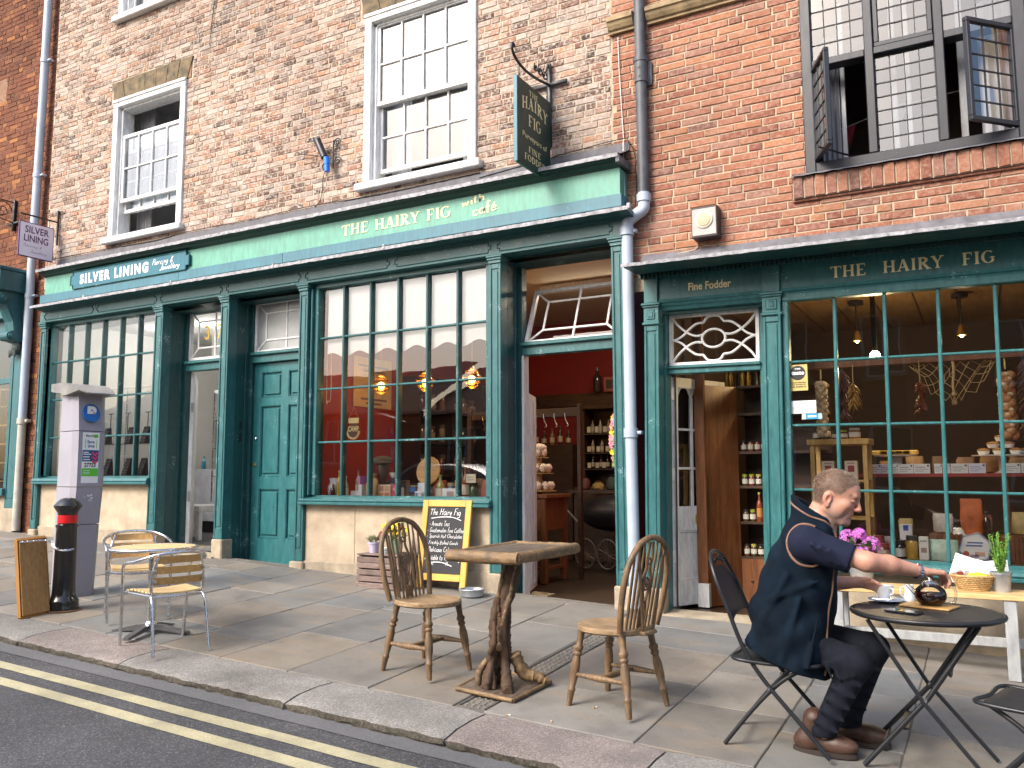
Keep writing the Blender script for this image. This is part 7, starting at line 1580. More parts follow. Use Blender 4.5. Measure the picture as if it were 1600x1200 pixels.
bottle('bottle', 'small dark red bottle with cream cap in the café window', 'bottle', -6.13, 7.03, WZ, .16, .026, (.06,.012,.01), None, (.6,.4,.2)); bottle('bottle', 'tall golden oil bottle with cork in the café window', 'bottle', -6.065, 7.06, WZ, .30, .028, (.50,.33,.03), None, (.55,.38,.2)); bottle('bottle', 'clear bottle with white label beside the golden oil bottle', 'bottle', -6.0, 7.09, WZ, .24, .03, (.42,.43,.35), (.7,.68,.6), (.6,.55,.4))
carton('gift_box', 'purple striped bag behind the white carton in the café window', -5.93, -5.82, 7.2, WZ, .24, .08, (.18,.03,.16), ((.1,.3,0,1,(.5,.3,.5)),), 'bag'); carton('carton', 'plain white carton low in the café window', -5.90, -5.80, 7.05, WZ, .085, .08, (.66,.68,.70)); carton('carton', 'narrow white carton left of the hessian bag', -5.79, -5.74, 7.04, WZ, .15, .05, (.62,.66,.72))
bag('hessian_bag', 'tied hessian sack in the café window', -5.66, 7.12, WZ, .17, .27, .12, (.42,.29,.14)); cap_ = thing('tweed_cap', 'olive tweed flat cap on a dark stand in the café window', 'cap', (-5.60, 7.22, WZ+.33)); MB().ball((-5.61, 7.22, WZ+.40), (.10, .11, .055), 18, 10).ball((-5.55, 7.16, WZ+.38), (.09, .07, .014), 14, 6).build('cap', mat('tweed', (.10,.09,.06), .95, .3, 80), cap_, 60)
MB().lathe([(.06,0),(.05,.02),(.04,.2),(.07,.34),(.06,.36)], 18, (-5.61, 7.22, WZ)).build('stand', W_DARK, cap_, 40)
tea = thing('tea_cup', 'cream tea cup on a dark kettle in the café window', 'cup', (-5.45, 7.2, WZ+.25)); MB().lathe([(.02,.22),(.04,.25),(.045,.275),(.042,.275),(.002,.24)], 18, (-5.45, 7.2, WZ)).build('cup', CH_, tea, 40); MB().lathe([(.08,0),(.10,.08),(.09,.16),(.05,.21),(.002,.22)], 20, (-5.45, 7.22, WZ)).build('kettle', BLACKM, tea, 40)
carton('gift_box', 'biscuit box with four windows in the café window', -5.52, -5.36, 7.03, WZ, .15, .05, (.62,.52,.38), ((.08,.46,.1,.46,(.5,.18,.06)), (.54,.92,.1,.46,(.45,.14,.06)), (.08,.46,.54,.92,(.4,.2,.16)), (.54,.92,.54,.92,(.5,.3,.2)))); carton('carton', 'bright pink carton in the café window', -5.34, -5.285, 7.04, WZ, .16, .05, (.62,.02,.14), ((.15,.85,.55,.75,(.7,.3,.4)),)); carton('carton', 'pale carton right of the pink one', -5.27, -5.235, 7.05, WZ, .12, .05, (.55,.5,.48))
carton('carton', 'blue and black tea packet in the café window', -5.15, -5.06, 7.06, WZ, .13, .06, (.03,.03,.04), ((.1,.9,.6,.95,(.03,.15,.45)),)); bag('coffee_bag', 'white foil packet in the café window', -4.985, 7.06, WZ, .11, .17, .06, (.62,.66,.74), 'packet', False, .35); carton('card', 'blue and white leaflet leaning by the foil packet', -5.03, -4.955, 7.0, WZ, .085, .004, (.7,.72,.78), ((.1,.5,.2,.8,(.1,.15,.4)),), 'card')
bottle('bottle', 'pale green wine bottle with cream label in the café window', 'bottle', -4.765, 7.06, WZ, .25, .046, (.38,.38,.14), (.72,.70,.60), (.35,.4,.1)); bottle('bottle', 'tall dark bottle with yellow label and pale cap', 'bottle', -4.66, 7.24, WZ, .42, .036, (.02,.018,.012), (.62,.54,.16), (.55,.42,.25)); bottle('bottle', 'dark bottle with white band beside the tall dark bottle', 'bottle', -4.60, 7.22, WZ, .34, .036, (.015,.012,.012), (.55,.5,.42), (.08,.06,.05)); bottle('bottle', 'amber bottle half hidden behind the window bar', 'bottle', -4.53, 7.16, WZ, .33, .034, (.22,.07,.02), (.6,.56,.5), (.3,.12,.03))
carton('card', 'white square card with round picture in the café window', -4.70, -4.54, 7.0, WZ, .115, .004, (.72,.75,.80), ((.35,.85,.1,.75,(.4,.3,.28)),), 'card'); jar('jar', 'dark green jar of olives in the café window', -4.375, 7.07, WZ, .17, .05, (.05,.08,.02), (.05,.06,.04)); bag('tea_bag', 'brick red foil bag at the right end of the café window', -4.22, 7.08, WZ, .15, .20, .08, (.36,.11,.07), 'bag', False, .4); carton('card', 'small cream handwritten note hung in the café window', -4.42, -4.305, 6.99, WZ+.17, .085, .002, (.72,.68,.54), ((.2,.8,.3,.38,(.3,.28,.25)), (.15,.8,.6,.68,(.3,.28,.25))), 'note')
rb = thing('round_board', 'round wooden board standing behind the café window goods', 'board', (-5.10, 7.32, WZ)); MB().lathe([(.145,0),(.15,.008),(.145,.016)], 30).xf(Matrix.Translation((-5.09, 7.33, WZ+.29)) @ Matrix.Rotation(R(80), 4, 'X')).build('disc', W_SLAT, rb, 40); MB().box(-5.16, -5.02, 7.33, 7.40, WZ, WZ+.16, .004).build('rest', W_DARK, rb)
for k in range(9):
 x = -5.2+k*.135; t = thing('wall_hook', '%s steel hook from the left in the row behind the café window' % nth(k), 'hook', (x, 8.6, 1.85), 0, 'row of steel hooks inside the café'); MB().tube(catmull([(x, 8.6, 2.0), (x+.015, 8.59, 1.93), (x+.06, 8.56, 1.86), (x+.045, 8.54, 1.84)], 5), .006, 6).build('hook', STEEL, t, 50)
sdb = thing('sideboard', 'dark sideboard with bottles against the red café back wall', 'sideboard', (-5.4, 10.7, .17)); MB().box(-6.0, -4.9, 10.45, 10.95, .17, 1.72, .005).build('carcass', W_DARK, sdb)
for k in range(7): bottle('bottle', '%s bottle from the left on the dark café sideboard' % nth(k), 'bottle', -5.75+k*.125, 10.55, 1.72, .2+.03*(k % 3), .034, [(.03,.03,.02), (.2,.15,.06), (.05,.02,.02)][k % 3], (.5,.42,.28), group='bottles on the dark sideboard')
hk = thing('hook_rail', 'dark wooden rail carrying the row of hooks inside the café', 'rail', (-4.6, 8.63, 2.0)); MB().box(-5.4, -3.95, 8.61, 8.64, 1.96, 2.06, .004).build('rail', W_DARK, hk); MB().box(-5.42, -5.36, 8.6, 8.66, .17, 2.1).box(-3.97, -3.93, 8.6, 8.66, .17, 2.1).build('post', W_DARK, hk)
tsu = thing('shade_shelves', 'added dark shelves imitating the shade along the left wall deep in the café', 'shelf', (-6.3, 9.7, .17))  # added unit; its near-black boards stand in for shade deep inside
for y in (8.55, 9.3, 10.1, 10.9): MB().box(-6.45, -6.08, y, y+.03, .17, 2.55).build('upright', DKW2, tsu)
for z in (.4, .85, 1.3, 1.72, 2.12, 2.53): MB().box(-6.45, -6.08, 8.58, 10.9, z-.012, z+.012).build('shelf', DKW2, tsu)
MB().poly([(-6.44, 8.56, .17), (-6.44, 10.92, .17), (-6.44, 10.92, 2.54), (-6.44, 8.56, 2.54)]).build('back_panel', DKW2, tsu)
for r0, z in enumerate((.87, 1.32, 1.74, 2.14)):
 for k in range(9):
  q = random.Random(r0*20+k); y = 8.72+k*.245; jar('tin', '%s dark tin from the near end on the %s added café shelf' % (nth(k), ('lowest', 'second', 'third', 'top')[r0]), -6.2, y, z-.008, q.uniform(.16, .27), q.uniform(.05, .085), [(.10,.05,.03), (.05,.06,.05), (.16,.11,.06), (.08,.02,.02), (.20,.17,.12)][(k+r0) % 5], (.06,.05,.04), (.24,.20,.14) if k % 2 else None, 'tin', 'dark tins on the added café shelves')
for k in range(12):                                              # second row of window goods
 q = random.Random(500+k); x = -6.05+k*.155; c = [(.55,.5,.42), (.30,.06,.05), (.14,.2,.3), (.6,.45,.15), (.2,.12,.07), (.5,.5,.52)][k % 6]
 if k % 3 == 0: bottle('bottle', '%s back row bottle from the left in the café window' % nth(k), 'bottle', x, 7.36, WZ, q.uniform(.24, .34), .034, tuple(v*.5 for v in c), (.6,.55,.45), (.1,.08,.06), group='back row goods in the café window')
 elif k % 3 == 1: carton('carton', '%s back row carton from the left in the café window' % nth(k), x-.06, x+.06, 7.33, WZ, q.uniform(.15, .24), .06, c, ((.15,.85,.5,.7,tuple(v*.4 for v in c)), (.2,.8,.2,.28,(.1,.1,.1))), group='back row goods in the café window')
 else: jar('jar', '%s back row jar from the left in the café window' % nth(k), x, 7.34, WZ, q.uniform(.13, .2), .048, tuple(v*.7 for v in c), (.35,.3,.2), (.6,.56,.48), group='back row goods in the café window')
# ---- seen through the café doorway
DKW = W_DARK
sh = thing('wall_shelf', 'dark shelf high on the red café back wall', 'shelf', (-4.5, 10.8, 2.3)); MB().box(-6.0, -2.8, 10.75, 10.98, 2.26, 2.44, .004).build('board', DKW, sh)
bottle('bottle', 'dark flagon on the high café shelf', 'bottle', -4.62, 10.7, 2.44, .34, .06, (.04,.03,.025)); carton('tray', 'oval patterned tray leaning on the high café shelf, left one', -4.52, -4.28, 10.68, 2.44, .20, .02, (.30,.10,.06), ((.15,.85,.2,.8,(.05,.03,.03)),), 'tray'); carton('tray', 'pale patterned tray leaning on the high café shelf, right one', -4.17, -3.93, 10.68, 2.44, .20, .02, (.45,.32,.2), ((.15,.85,.2,.8,(.12,.05,.03)),), 'tray')
dr_ = thing('dresser', 'dark wooden dresser with bottles and price cards at the back of the café', 'dresser', (-4.2, 10.6, .2)); b = MB(); b.box(-4.85, -3.2, 10.4, 10.95, .17, 1.15, .005).box(-4.85, -4.79, 10.62, 10.95, 1.15, 2.25).box(-3.26, -3.2, 10.62, 10.95, 1.15, 2.25).box(-4.88, -3.17, 10.58, 10.95, 2.2, 2.26, .004); b.build('carcass', DKW, dr_); MB().poly([(-4.8, 10.94, 1.15), (-3.25, 10.94, 1.15), (-3.25, 10.94, 2.2), (-4.8, 10.94, 2.2)]).build('back_panel', DKW, dr_)
for z in (1.38, 1.60, 1.86): MB().box(-4.79, -3.26, 10.62, 10.94, z-.01, z+.01).build('shelf', DKW, dr_)
CARDW = mat('price_card', (.62,.56,.42), .6, .06)
for r0, z in enumerate((1.40, 1.62, 1.88)):
 x = -4.74; nb = -1
 while x < -3.4:
  nb += 1; h = .09 if r0 < 2 else .10; MB().box(x, x+.05, 10.60, 10.603, z, z+h*.8).build('price_tag', CARDW, dr_); bottle('bottle', '%s small bottle from left on %s shelf of the dark café dresser' % (nth(nb), ('lower', 'middle', 'upper')[r0]), 'bottle', x+.03, 10.72, z-.01, .19, .026, rnd.choice([(.03,.025,.02), (.3,.26,.16), (.12,.04,.02), (.4,.38,.33)]), (.5,.46,.38), group='bottles on the dark dresser'); x += rnd.uniform(.085, .14)
wt = thing('side_table', 'brown wooden table with apron just inside the café door on the left', 'table', (-4.3, 8.3, .17)); b = MB(); b.box(-4.95, -4.05, 8.0, 8.6, 1.06, 1.10, .004); b.build('top', W_BROWN, wt); MB().box(-4.9, -4.1, 8.03, 8.06, .72, 1.06, .003).box(-4.13, -4.10, 8.06, 8.55, .72, 1.06).build('apron', W_BROWN, wt); MB().box(-4.9, -4.1, 8.05, 8.55, .30, .33).build('low_shelf', W_BROWN, wt)
for x in (-4.92, -4.15):
 for y in (8.02, 8.5): MB().box(x, x+.07, y, y+.07, .17, 1.06, .004).build('leg', W_BROWN, wt)
ck_ = thing('cake_stand', 'three tier stand of iced meringues on the café table', 'cake stand', (-4.27, 8.25, 1.10)); MB().tube([(-4.27, 8.25, 1.10), (-4.27, 8.25, 1.62)], .035, 10).build('stem', mat('kraft_card', (.50,.30,.10), .6), ck_)
MER = mat('iced_meringue', (.66,.52,.40), .8, .45, 60, .4, 90)
for z, r_ in ((1.13, .19), (1.32, .16), (1.49, .11)): MB().lathe([(r_,0),(r_,.008)], 24, (-4.27, 8.25, z)).build('tier', mat('kraft_card', (.5,.3,.1)), ck_)
tier_n = [('bottom', 1.14, .135, 11), ('middle', 1.33, .11, 9), ('top', 1.50, .06, 5)]
for nm, z, r_, n in tier_n:
 for k in range(n):
  a = 2*math.pi*k/n; x, y = -4.27+r_*math.cos(a), 8.25+r_*math.sin(a); m_ = MB().ball((0,0,0), (.042, .042, .05), 8, 6); q = random.Random(k); m_.v = [(v[0]*q.uniform(.85, 1.15), v[1]*q.uniform(.85, 1.15), v[2]*q.uniform(.85, 1.1)) for v in m_.v]
  tag(m_.build('meringue', MER, at=(x, y, z+.05), smooth=60), '%s iced meringue round the %s tier of the café cake stand' % (nth(k), nm), 'cake', 'meringues on the cake stand')
MB().ball((-4.27, 8.25, 1.60), (.09, .09, .05), 14, 8).build('top_cake', MER, ck_, 60)
pr_ = thing('pram', 'old dark pram with thin spoked wheels in the gloom of the café', 'pram', (-3.8, 9.6, .2)); GW = mat('wheel_grey', (.13,.12,.10), .4, .1)
for x in (-4.2, -3.92, -3.6):
 w_ = MB().tube([(x+.13*math.cos(a), 9.3, .38+.17*math.sin(a)) for a in [2*math.pi*k/28 for k in range(28)]], .010, 6, closed=True).build('wheel', GW, pr_, 50); sp_ = MB()
 for k in range(8): a = math.pi*k/8; sp_.tube([(x+.13*math.cos(a), 9.3, .38+.17*math.sin(a)), (x-.13*math.cos(a), 9.3, .38-.17*math.sin(a))], .003, 4)
 sp_.build('spoke', GW, w_)
MB().ball((-3.9, 9.5, .85), (.45, .25, .22), 18, 10).build('body', BLACKM, pr_, 60); MB().tube([(-4.3, 9.3, .75), (-4.6, 9.3, 1.05)], .012, 6).build('handle', GW, pr_, 50)
dt = thing('display_table', 'dark table piled with dim goods behind the pram', 'table', (-3.7, 9.9, .2)); MB().box(-4.6, -2.9, 9.7, 10.3, 1.08, 1.12).box(-4.55, -4.5, 9.75, 9.8, .17, 1.08).box(-2.95, -2.9, 9.75, 9.8, .17, 1.08).build('frame', DKW, dt)
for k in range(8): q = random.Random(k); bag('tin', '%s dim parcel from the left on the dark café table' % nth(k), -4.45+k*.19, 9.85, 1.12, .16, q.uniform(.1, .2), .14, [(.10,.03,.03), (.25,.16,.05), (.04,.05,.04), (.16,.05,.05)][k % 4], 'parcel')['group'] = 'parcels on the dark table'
wr = thing('flower_wreath', 'pink and yellow flower garland hanging on the right of the café doorway', 'wreath', (-2.95, 7.3, 1.6)); q = random.Random(3); b1, b2, b3 = MB(), MB(), MB()
for k in range(120):
 a = q.uniform(0, 6.28); z = 1.40+.46*q.random(); p = Vector((-2.93+.05*math.cos(a)-.03*math.sin((z-1.4)*7), 7.28+.05*math.sin(a), z)); flower([b1, b1, b2, b3][k % 4], p, .03, 6, (q.uniform(-1, .2), -1, q.uniform(-.3, .6)), q)
b1.build('blossom', mat('pink_petal', (.62,.22,.30), .6, .25, 40), wr); b2.build('blossom', YEL, wr); b3.build('leaves', LF2, wr)
pf = thing('framed_picture', 'small cream framed picture high on the red café wall', 'picture', (-3.95, 10.95, 2.6)); MB().box(-4.1, -3.75, 10.93, 10.96, 2.62, 3.0, .004).build('frame', mat('pale_frame', (.5,.38,.15), .5), pf); MB().box(-4.06, -3.79, 10.925, 10.93, 2.66, 2.96).build('print', CREAMW, pf)
ft = thing('strip_light', 'lit fluorescent strip on the café ceiling seen through the tilted transom', 'lamp', (-3.6, 8.6, 3.42)); MB().box(-4.4, -2.8, 8.57, 8.66, 3.44, 3.49, .004).build('batten', WHITE, ft); MB().tube([(-4.35, 8.615, 3.42), (-2.85, 8.615, 3.42)], .016, 10).build('tube', emit('tube_light', (1., .86, .62), 9), ft, 50)
al = bpy.data.lights.new('strip_glow', 'AREA'); al.shape = 'RECTANGLE'; al.size = 1.4; al.size_y = .08; al.energy = 14; al.color = (1, .84, .6); ao = bpy.data.objects.new('strip_glow', al); COL.objects.link(ao); ao.parent = ft; ao.location = (0, .015, -.05)
# ---- jeweller's interior
jp = thing('framed_picture', 'framed red line drawing on the pale jeweller wall', 'picture', (-10.9, 9.88, 2.0)); MB().box(-11.12, -10.82, 9.85, 9.89, 1.80, 2.24, .004).build('frame', mat('thin_grey_frame', (.12,.12,.12), .4), jp); MB().box(-11.10, -10.84, 9.845, 9.85, 1.82, 2.22).build('print', WHITE_T, jp); MB().tube(catmull([(-10.95, 9.84, 2.12), (-11.01, 9.84, 2.08), (-11.02, 9.84, 1.98), (-10.97, 9.84, 1.92), (-10.95, 9.84, 1.98), (-10.98, 9.84, 2.03)], 5), .010, 6).build('line', SPINK, jp)
cbn = thing('filing_cabinet', 'white cabinet with soap bottle inside the jeweller doorway', 'cabinet', (-10.5, 9.4, .44)); MB().box(-10.88, -10.3, 9.2, 9.7, .62, 1.42, .006).build('body', mat('cabinet_white', (.55,.56,.6), .4), cbn); MB().box(-10.86, -10.32, 9.25, 9.65, .45, .62).build('plinth', BLACKM, cbn); bottle('bottle', 'blue soap bottle on the white cabinet', 'bottle', -10.75, 9.3, 1.42, .2, .035, (.03,.20,.30), None, (.05,.1,.15))
wt2 = thing('side_table', 'small white table just inside the jeweller doorway', 'table', (-9.5, 8.2, .44))
MB().box(-10.0, -9.26, 7.95, 8.5, .83, .91, .004).build('top', WHITE, wt2)
for x in (-9.98, -9.33):
 for y in (7.97, 8.43): MB().box(x, x+.06, y, y+.06, .45, .83, .003).build('leg', WHITE, wt2)
gcab = thing('glass_cabinet', 'tall glass display cabinet inside the jeweller doorway', 'cabinet', (-9.6, 8.3, .44))
for x in (-9.72, -9.42):
 for y in (8.55, 8.9): MB().box(x, x+.015, y, y+.015, .95, 2.52).build('post', STEEL, gcab)
MB().box(-9.72, -9.405, 8.55, 8.915, 2.5, 2.55).build('top', WHITE, gcab)
for z in (1.3, 1.7, 2.1): MB().box(-9.71, -9.41, 8.56, 8.9, z, z+.008).build('shelf', GLASS, gcab)
MB().poly([(-9.72, 8.55, .95), (-9.41, 8.55, .95), (-9.41, 8.55, 2.5), (-9.72, 8.55, 2.5)]).build('pane', GLASS, gcab, fix=False)
ds = thing('display_shelving', 'glass shelves on steel rails in the jeweller window', 'shelving', (-9.9, 7.2, 1.3)); MB().tube([(-10.9, 7.2, 2.47), (-9.0, 7.2, 2.47)], .018, 10).build('rail', WHITE, ds, 50)
for z in (1.72, 1.315): MB().box(-10.9, -9.0, 7.08, 7.4, z, z+.008).build('shelf', GLASS, ds)
for x in (-10.6, -10.1, -9.55, -9.15): MB().box(x, x+.012, 7.4, 7.41, 1.3, 2.5).build('upright', STEEL, ds)
JB = mat('black_velvet', (.02,.02,.024), .8, .2); k = 0
for z, xs_ in ((1.729, (-10.75, -10.45, -10.2, -9.72, -9.42)), (1.324, (-10.7, -10.4, -10.15, -9.75, -9.45, -9.12))):
 for x in xs_:
  t = thing('jewellery_stand', 'sloping black velvet jewellery stand, %s from the left on the %s shelf' % (nth(xs_.index(x)), 'upper' if z > 1.5 else 'lower'), 'stand', (x, 7.2, z), 0, 'black jewellery stands'); MB().prism([(-.05,0),(.05,0),(.05,.02),(.03,.22),(.015,.22),(-.05,.02)], 'x', -.05, .05).build('stand', JB, t, local=True); m_ = MB()
  for r0 in range(5):
   for c0 in range(3): m_.ball((-.03+.03*c0, -.052+.075*(r0*.036+.02)/.22, .03+.036*r0), .006, 6, 4)
  tag(m_.build('jewels', STEEL, t, 60, local=True), kind='stuff'); k += 1
for x in (-10.2, -9.45, -9.85): t = thing('jewellery_stand', 'slim T-shaped stand, %s of three on the upper jeweller shelf' % {-10.2: 'leftmost', -9.85: 'middle', -9.45: 'rightmost'}[x], 'stand', (x, 7.25, 1.729), 0, 'T-shaped jewellery stands'); MB().tube([(x, 7.25, 1.73), (x, 7.25, 2.14)], .006, 6).tube([(x-.05, 7.25, 2.14), (x+.05, 7.25, 2.14)], .006, 6).build('stand', BLACKM, t)
jl = thing('ceiling_spot', 'round recessed ceiling spot lights in the jeweller shop', 'lamp', (-9.5, 8.2, 3.43))
for x in (-10.3, -9.5, -8.6): MB().lathe([(.05,0),(.05,.012)], 18, (x, 8.2, 3.432)).build('spot', emit('spot_white', (1., .95, .88), 6), jl); bulb((x, 8.2, 3.36), 8, (1, .95, .88), .05, jl)
# ---- food shop interior
DWALL = mat('dark_boarded_wall', (.055,.032,.020), .7, .2); shell(rs, -2.36, 2.6, 7.1, 10.4, .15, 2.98, DWALL, W_FLOOR, W_CEIL)
for k in range(14): x = -2.3+k*.35; MB().box(x, x+.008, 7.12, 10.38, 2.969, 2.979).build('ceiling_joint', W_DARK, rs)
MB().box(-1.38, XR, 7.0, 7.02, .6, .70).build('window_back', W_DARK, rs); MB().box(-1.38, XR, 6.93, 7.55, .62, .655, .003).build('window_board', W_BENCH, rs)
bm_ = thing('hanging_beam', 'long timber beam strung with garlic and chillies inside the right window', 'beam', (-.3, 7.3, 2.18)); MB().box(-1.45, 1.9, 7.28, 7.34, 2.165, 2.225, .004).build('beam', W_BROWN, bm_)
GAR = mat('garlic_skin', (.62,.47,.30), .6, .35, 40, .2); GARO = mat('onion_skin', (.42,.19,.07), .45, .35, 30, .2)
def string_of(name, label, x, z0, z1, r_, m, y=7.28, twist=1., seed=0, cat='garlic'):
 t = thing(name, label, cat, (x, y, z0)); q = random.Random(seed); z = z0+r_; k = 0; n = int((z1-z0)/(r_*1.0)); b = MB()
 for k in range(n):
  z = z0+r_+(z1-z0-2*r_)*k/n
  for j in range(3): a = k*1.1*twist+j*2.1; b.ball((x+r_*.8*math.cos(a), y+r_*.8*math.sin(a), z+q.uniform(-.005, .005)), (r_*q.uniform(.75, .95), r_*.85, r_*.9), 10, 7)
 b.build('bulbs', m, t, 60); MB().tube([(x, y, z1-.02), (x, y+.02, 2.18)], .006, 5).build('plait', KR, t); return t
string_of('garlic_string', 'hanging plait of pale garlic at the left of the right shop window', -1.15, 1.60, 2.10, .032, GAR, seed=1); string_of('garlic_string', 'hanging string of large brown onions and garlic at the right of the window', .165, 1.54, 2.10, .04, GARO, seed=2, cat='onions')
b = MB();
for k in range(12): b.ball((.165+.02*math.sin(k*2.), 7.235, 1.62+k*.038), (.022, .015, .018), 8, 6)
tag(b.build('garlic_bulb', GAR, org=(.165, 7.235, 1.6), smooth=60), 'row of pale garlic cloves tied on the brown onion string', 'garlic')
CHIL = mat('dried_chilli', (.16,.035,.012), .4, .35, 30); CHD = mat('dark_chilli', (.085,.028,.024), .45, .3, 30); CHY = mat('golden_chilli', (.35,.20,.05), .5, .3, 30)
def chillies(name, label, x, z0, z1, n, m, seed, l=.07, sp=.05, y=7.3):
 t = thing(name, label, 'chillies', (x, y, z0)); q = random.Random(seed); b = MB()
 for k in range(n):
  z = z0+(z1-z0)*q.random(); a = q.uniform(0, 6.28); p = Vector((x+.008*math.cos(a), y+.008*math.sin(a), z)); d = Vector((math.cos(a)*sp/l, math.sin(a)*sp/l, -q.uniform(.5, 1.1))).normalized()*l*q.uniform(.7, 1.2); b.tube([p, p+d*.5+Vector((0,0,.006)), p+d], [.0055, .006, .001], 6)
 b.build('pods', m, t, 60); MB().tube([(x, y, z1), (x, y+.02, 2.18)], .003, 4).build('string', KR, t)
chillies('chilli_string', 'large hanging bunch of dark dried chillies in the right shop window', -.985, 1.80, 2.15, 230, CHD, 3, .10, .05); chillies('chilli_string', 'golden dried chillies hanging beside the dark bunch', -.90, 1.86, 2.03, 60, CHY, 4, .08, .05, 7.26); chillies('chilli_string', 'small hanging string of red brown chillies below the net', -.415, 1.80, 2.01, 70, CHIL, 5, .055, .04, 7.26); chillies('chilli_string', 'dark chillies hanging at the right edge of the window', .30, 1.60, 2.15, 170, CHD, 6, .09, .07)
ROPE = mat('hemp_rope', (.42,.30,.14), .8, .25, 30)
nt_ = thing('rope_net', 'slack knotted rope net hanging from the beam in the right shop window', 'net', (-.2, 7.33, 2.0)); b = MB(); nx, nz = 16, 6
def npt(i, j): u, v_ = i/nx, j/nz; x = -.47+.56*u; sag = .30*math.sin(math.pi*u)**.8; return Vector((x+.02*math.sin(j*1.3+i), 7.34+.03*math.sin(i*.9+j), 2.165-v_*sag-.02*v_))
for i in range(nx):
 for j in range(nz):
  if (i+j) % 2 == 0: b.tube([npt(i, j), npt(i+1, j+1)], .0028, 4)
  else: b.tube([npt(i+1, j), npt(i, j+1)], .0028, 4)
b.build('mesh', ROPE, nt_); rp_ = thing('rope_tassel', 'thick knotted rope tassel hanging in front of the net', 'rope', (-.182, 7.27, 1.84)); MB().tube(catmull([(-.18, 7.30, 2.17), (-.175, 7.27, 2.08), (-.186, 7.27, 1.98), (-.18, 7.27, 1.90)], 6), .009, 8).ball((-.18, 7.27, 1.905), (.018, .018, .016), 10, 6).build('rope', ROPE, rp_, 50); b = MB()
for k in range(14): q = random.Random(k); b.tube([(-.18+q.uniform(-.008, .008), 7.27+q.uniform(-.008, .008), 1.90), (-.182+q.uniform(-.022, .022), 7.27+q.uniform(-.02, .02), 1.825+q.uniform(0, .02))], .0022, 4)
b.build('strands', ROPE, rp_)
ps_ = thing('pine_stand', 'tall pale pine stand with jars and boxes behind the window', 'shelf', (-1.06, 7.55, .66)); MB().box(-1.305, -.82, 7.42, 7.78, 1.545, 1.592, .004).build('top', W_PINE, ps_)
for x in (-1.285, -.875):
 for y in (7.44, 7.72): MB().box(x, x+.036, y, y+.036, .66, 1.545, .003).build('leg', W_PINE, ps_)
for z in (1.235, .93): MB().box(-1.27, -.85, 7.45, 7.74, z, z+.02, .003).build('shelf', W_PINE, ps_)
for k, (x, h, r_, c, l, lb, lab) in enumerate(((-1.235, .085, .03, (.04,.03,.03), (.03,.03,.03), (.6,.6,.58), 'small dark jar at the left end of the pine stand'), (-1.165, .115, .042, (.05,.05,.06), (.45,.47,.02), (.62,.62,.6), 'dark jar with lime green lid on the pine stand'), (-1.085, .07, .03, (.06,.05,.05), (.05,.05,.05), (.6,.58,.55), 'short dark jar in the middle of the pine stand'), (-1.03, .075, .038, (.10,.05,.02), (.35,.45,.03), (.66,.64,.6), 'jar with green lid and white label on the pine stand'), (-.935, .09, .045, (.30,.16,.08), (.45,.45,.45), (.62,.6,.58), 'wide jar of brown pickle on the pine stand'))): jar('jar', lab, x, 7.5, 1.592, h, r_, c, l, lb)
for k, (x, lab) in enumerate(((-1.20, 'left'), (-1.02, 'right'))): carton('tea_carton', 'cream carton with dark red square, %s one on the pine stand' % lab, x, x+.10, 7.46, 1.256, .155, .07, (.66,.56,.44), ((.25,.75,.42,.75,(.30,.04,.05)), (.2,.8,.85,.9,(.3,.2,.18)), (.3,.7,.08,.18,(.1,.1,.1))))
tbw = thing('display_table', 'long table with red checked cloth of pies behind the window', 'table', (-.1, 8.0, .2)); MB().box(-.97, 1.6, 7.9, 8.6, 1.275, 1.305, .003).build('top', mat('red_check_cloth', (.28,.05,.045), .8, .2, 60), tbw)
for x in (-.9, .1, 1.2): MB().box(x, x+.05, 7.95, 8.0, .15, 1.275).build('leg', W_BROWN, tbw)
ncard = -1
for x0, x1 in ((-.877, -.785), (-.782, -.712), (-.708, -.652), (-.648, -.536), (-.532, -.408), (-.377, -.318), (-.314, -.258), (-.254, -.13), (-.126, -.002), (.127, .24), (.245, .36), (.38, .5)):
 i_ = int((x0+1)*100); ncard += 1; carton('price_card', 'white price card, %s from the left along the pie table' % nth(ncard), x0, x1, 7.892, 1.305, .08, .003, (.66,.67,.68) if i_ % 3 else (.6,.6,.75), ((.1,.7,.62,.68,(.15,.15,.18)), (.1,.85,.42,.47,(.2,.2,.22)), (.1,.6,.22,.27,(.2,.2,.22)), (.82,.94,.7,.9,(.08,.08,.09))), 'card', group='price cards along the pie table')
cs_ = thing('cake_plate', 'white plate of yellow sponge slices on the pie table', 'plate', (-.68, 8.05, 1.305)); MB().lathe([(.06,0),(.05,.01),(.05,.14),(.17,.15),(.175,.16),(.002,.158)], 24, (-.68, 8.05, 1.305)).build('stand', CH_, cs_, 40)
for k in range(5): tag(MB().box(-.065, .065, -.025, .025, 0, .04, .008).build('sponge_slice', mat('sponge', (.62,.42,.10), .8, .2, 40), at=(-.80+.06*k, 8.02, 1.465)), '%s yellow sponge slice from the left on the white cake plate' % nth(k), 'cake', 'sponge slices on the plate')
pp = thing('pie_stand', 'glass stand piled with small pork pies at the right of the window', 'cake stand', (.12, 8.05, 1.305)); MB().lathe([(.07,0),(.03,.02),(.03,.13),(.22,.14),(.225,.15),(.002,.149)], 26, (.12, 8.05, 1.305)).build('stand', CH_, pp, 40)
PIE = mat('pie_crust', (.42,.21,.07), .6, .3, 30, .2); pts_ = [(-.13,-.08,0), (-.02,-.12,0), (.10,-.10,0), (.16,0,0), (-.06,-.02,.055), (.05,-.04,.055), (0,-.02,.11)]
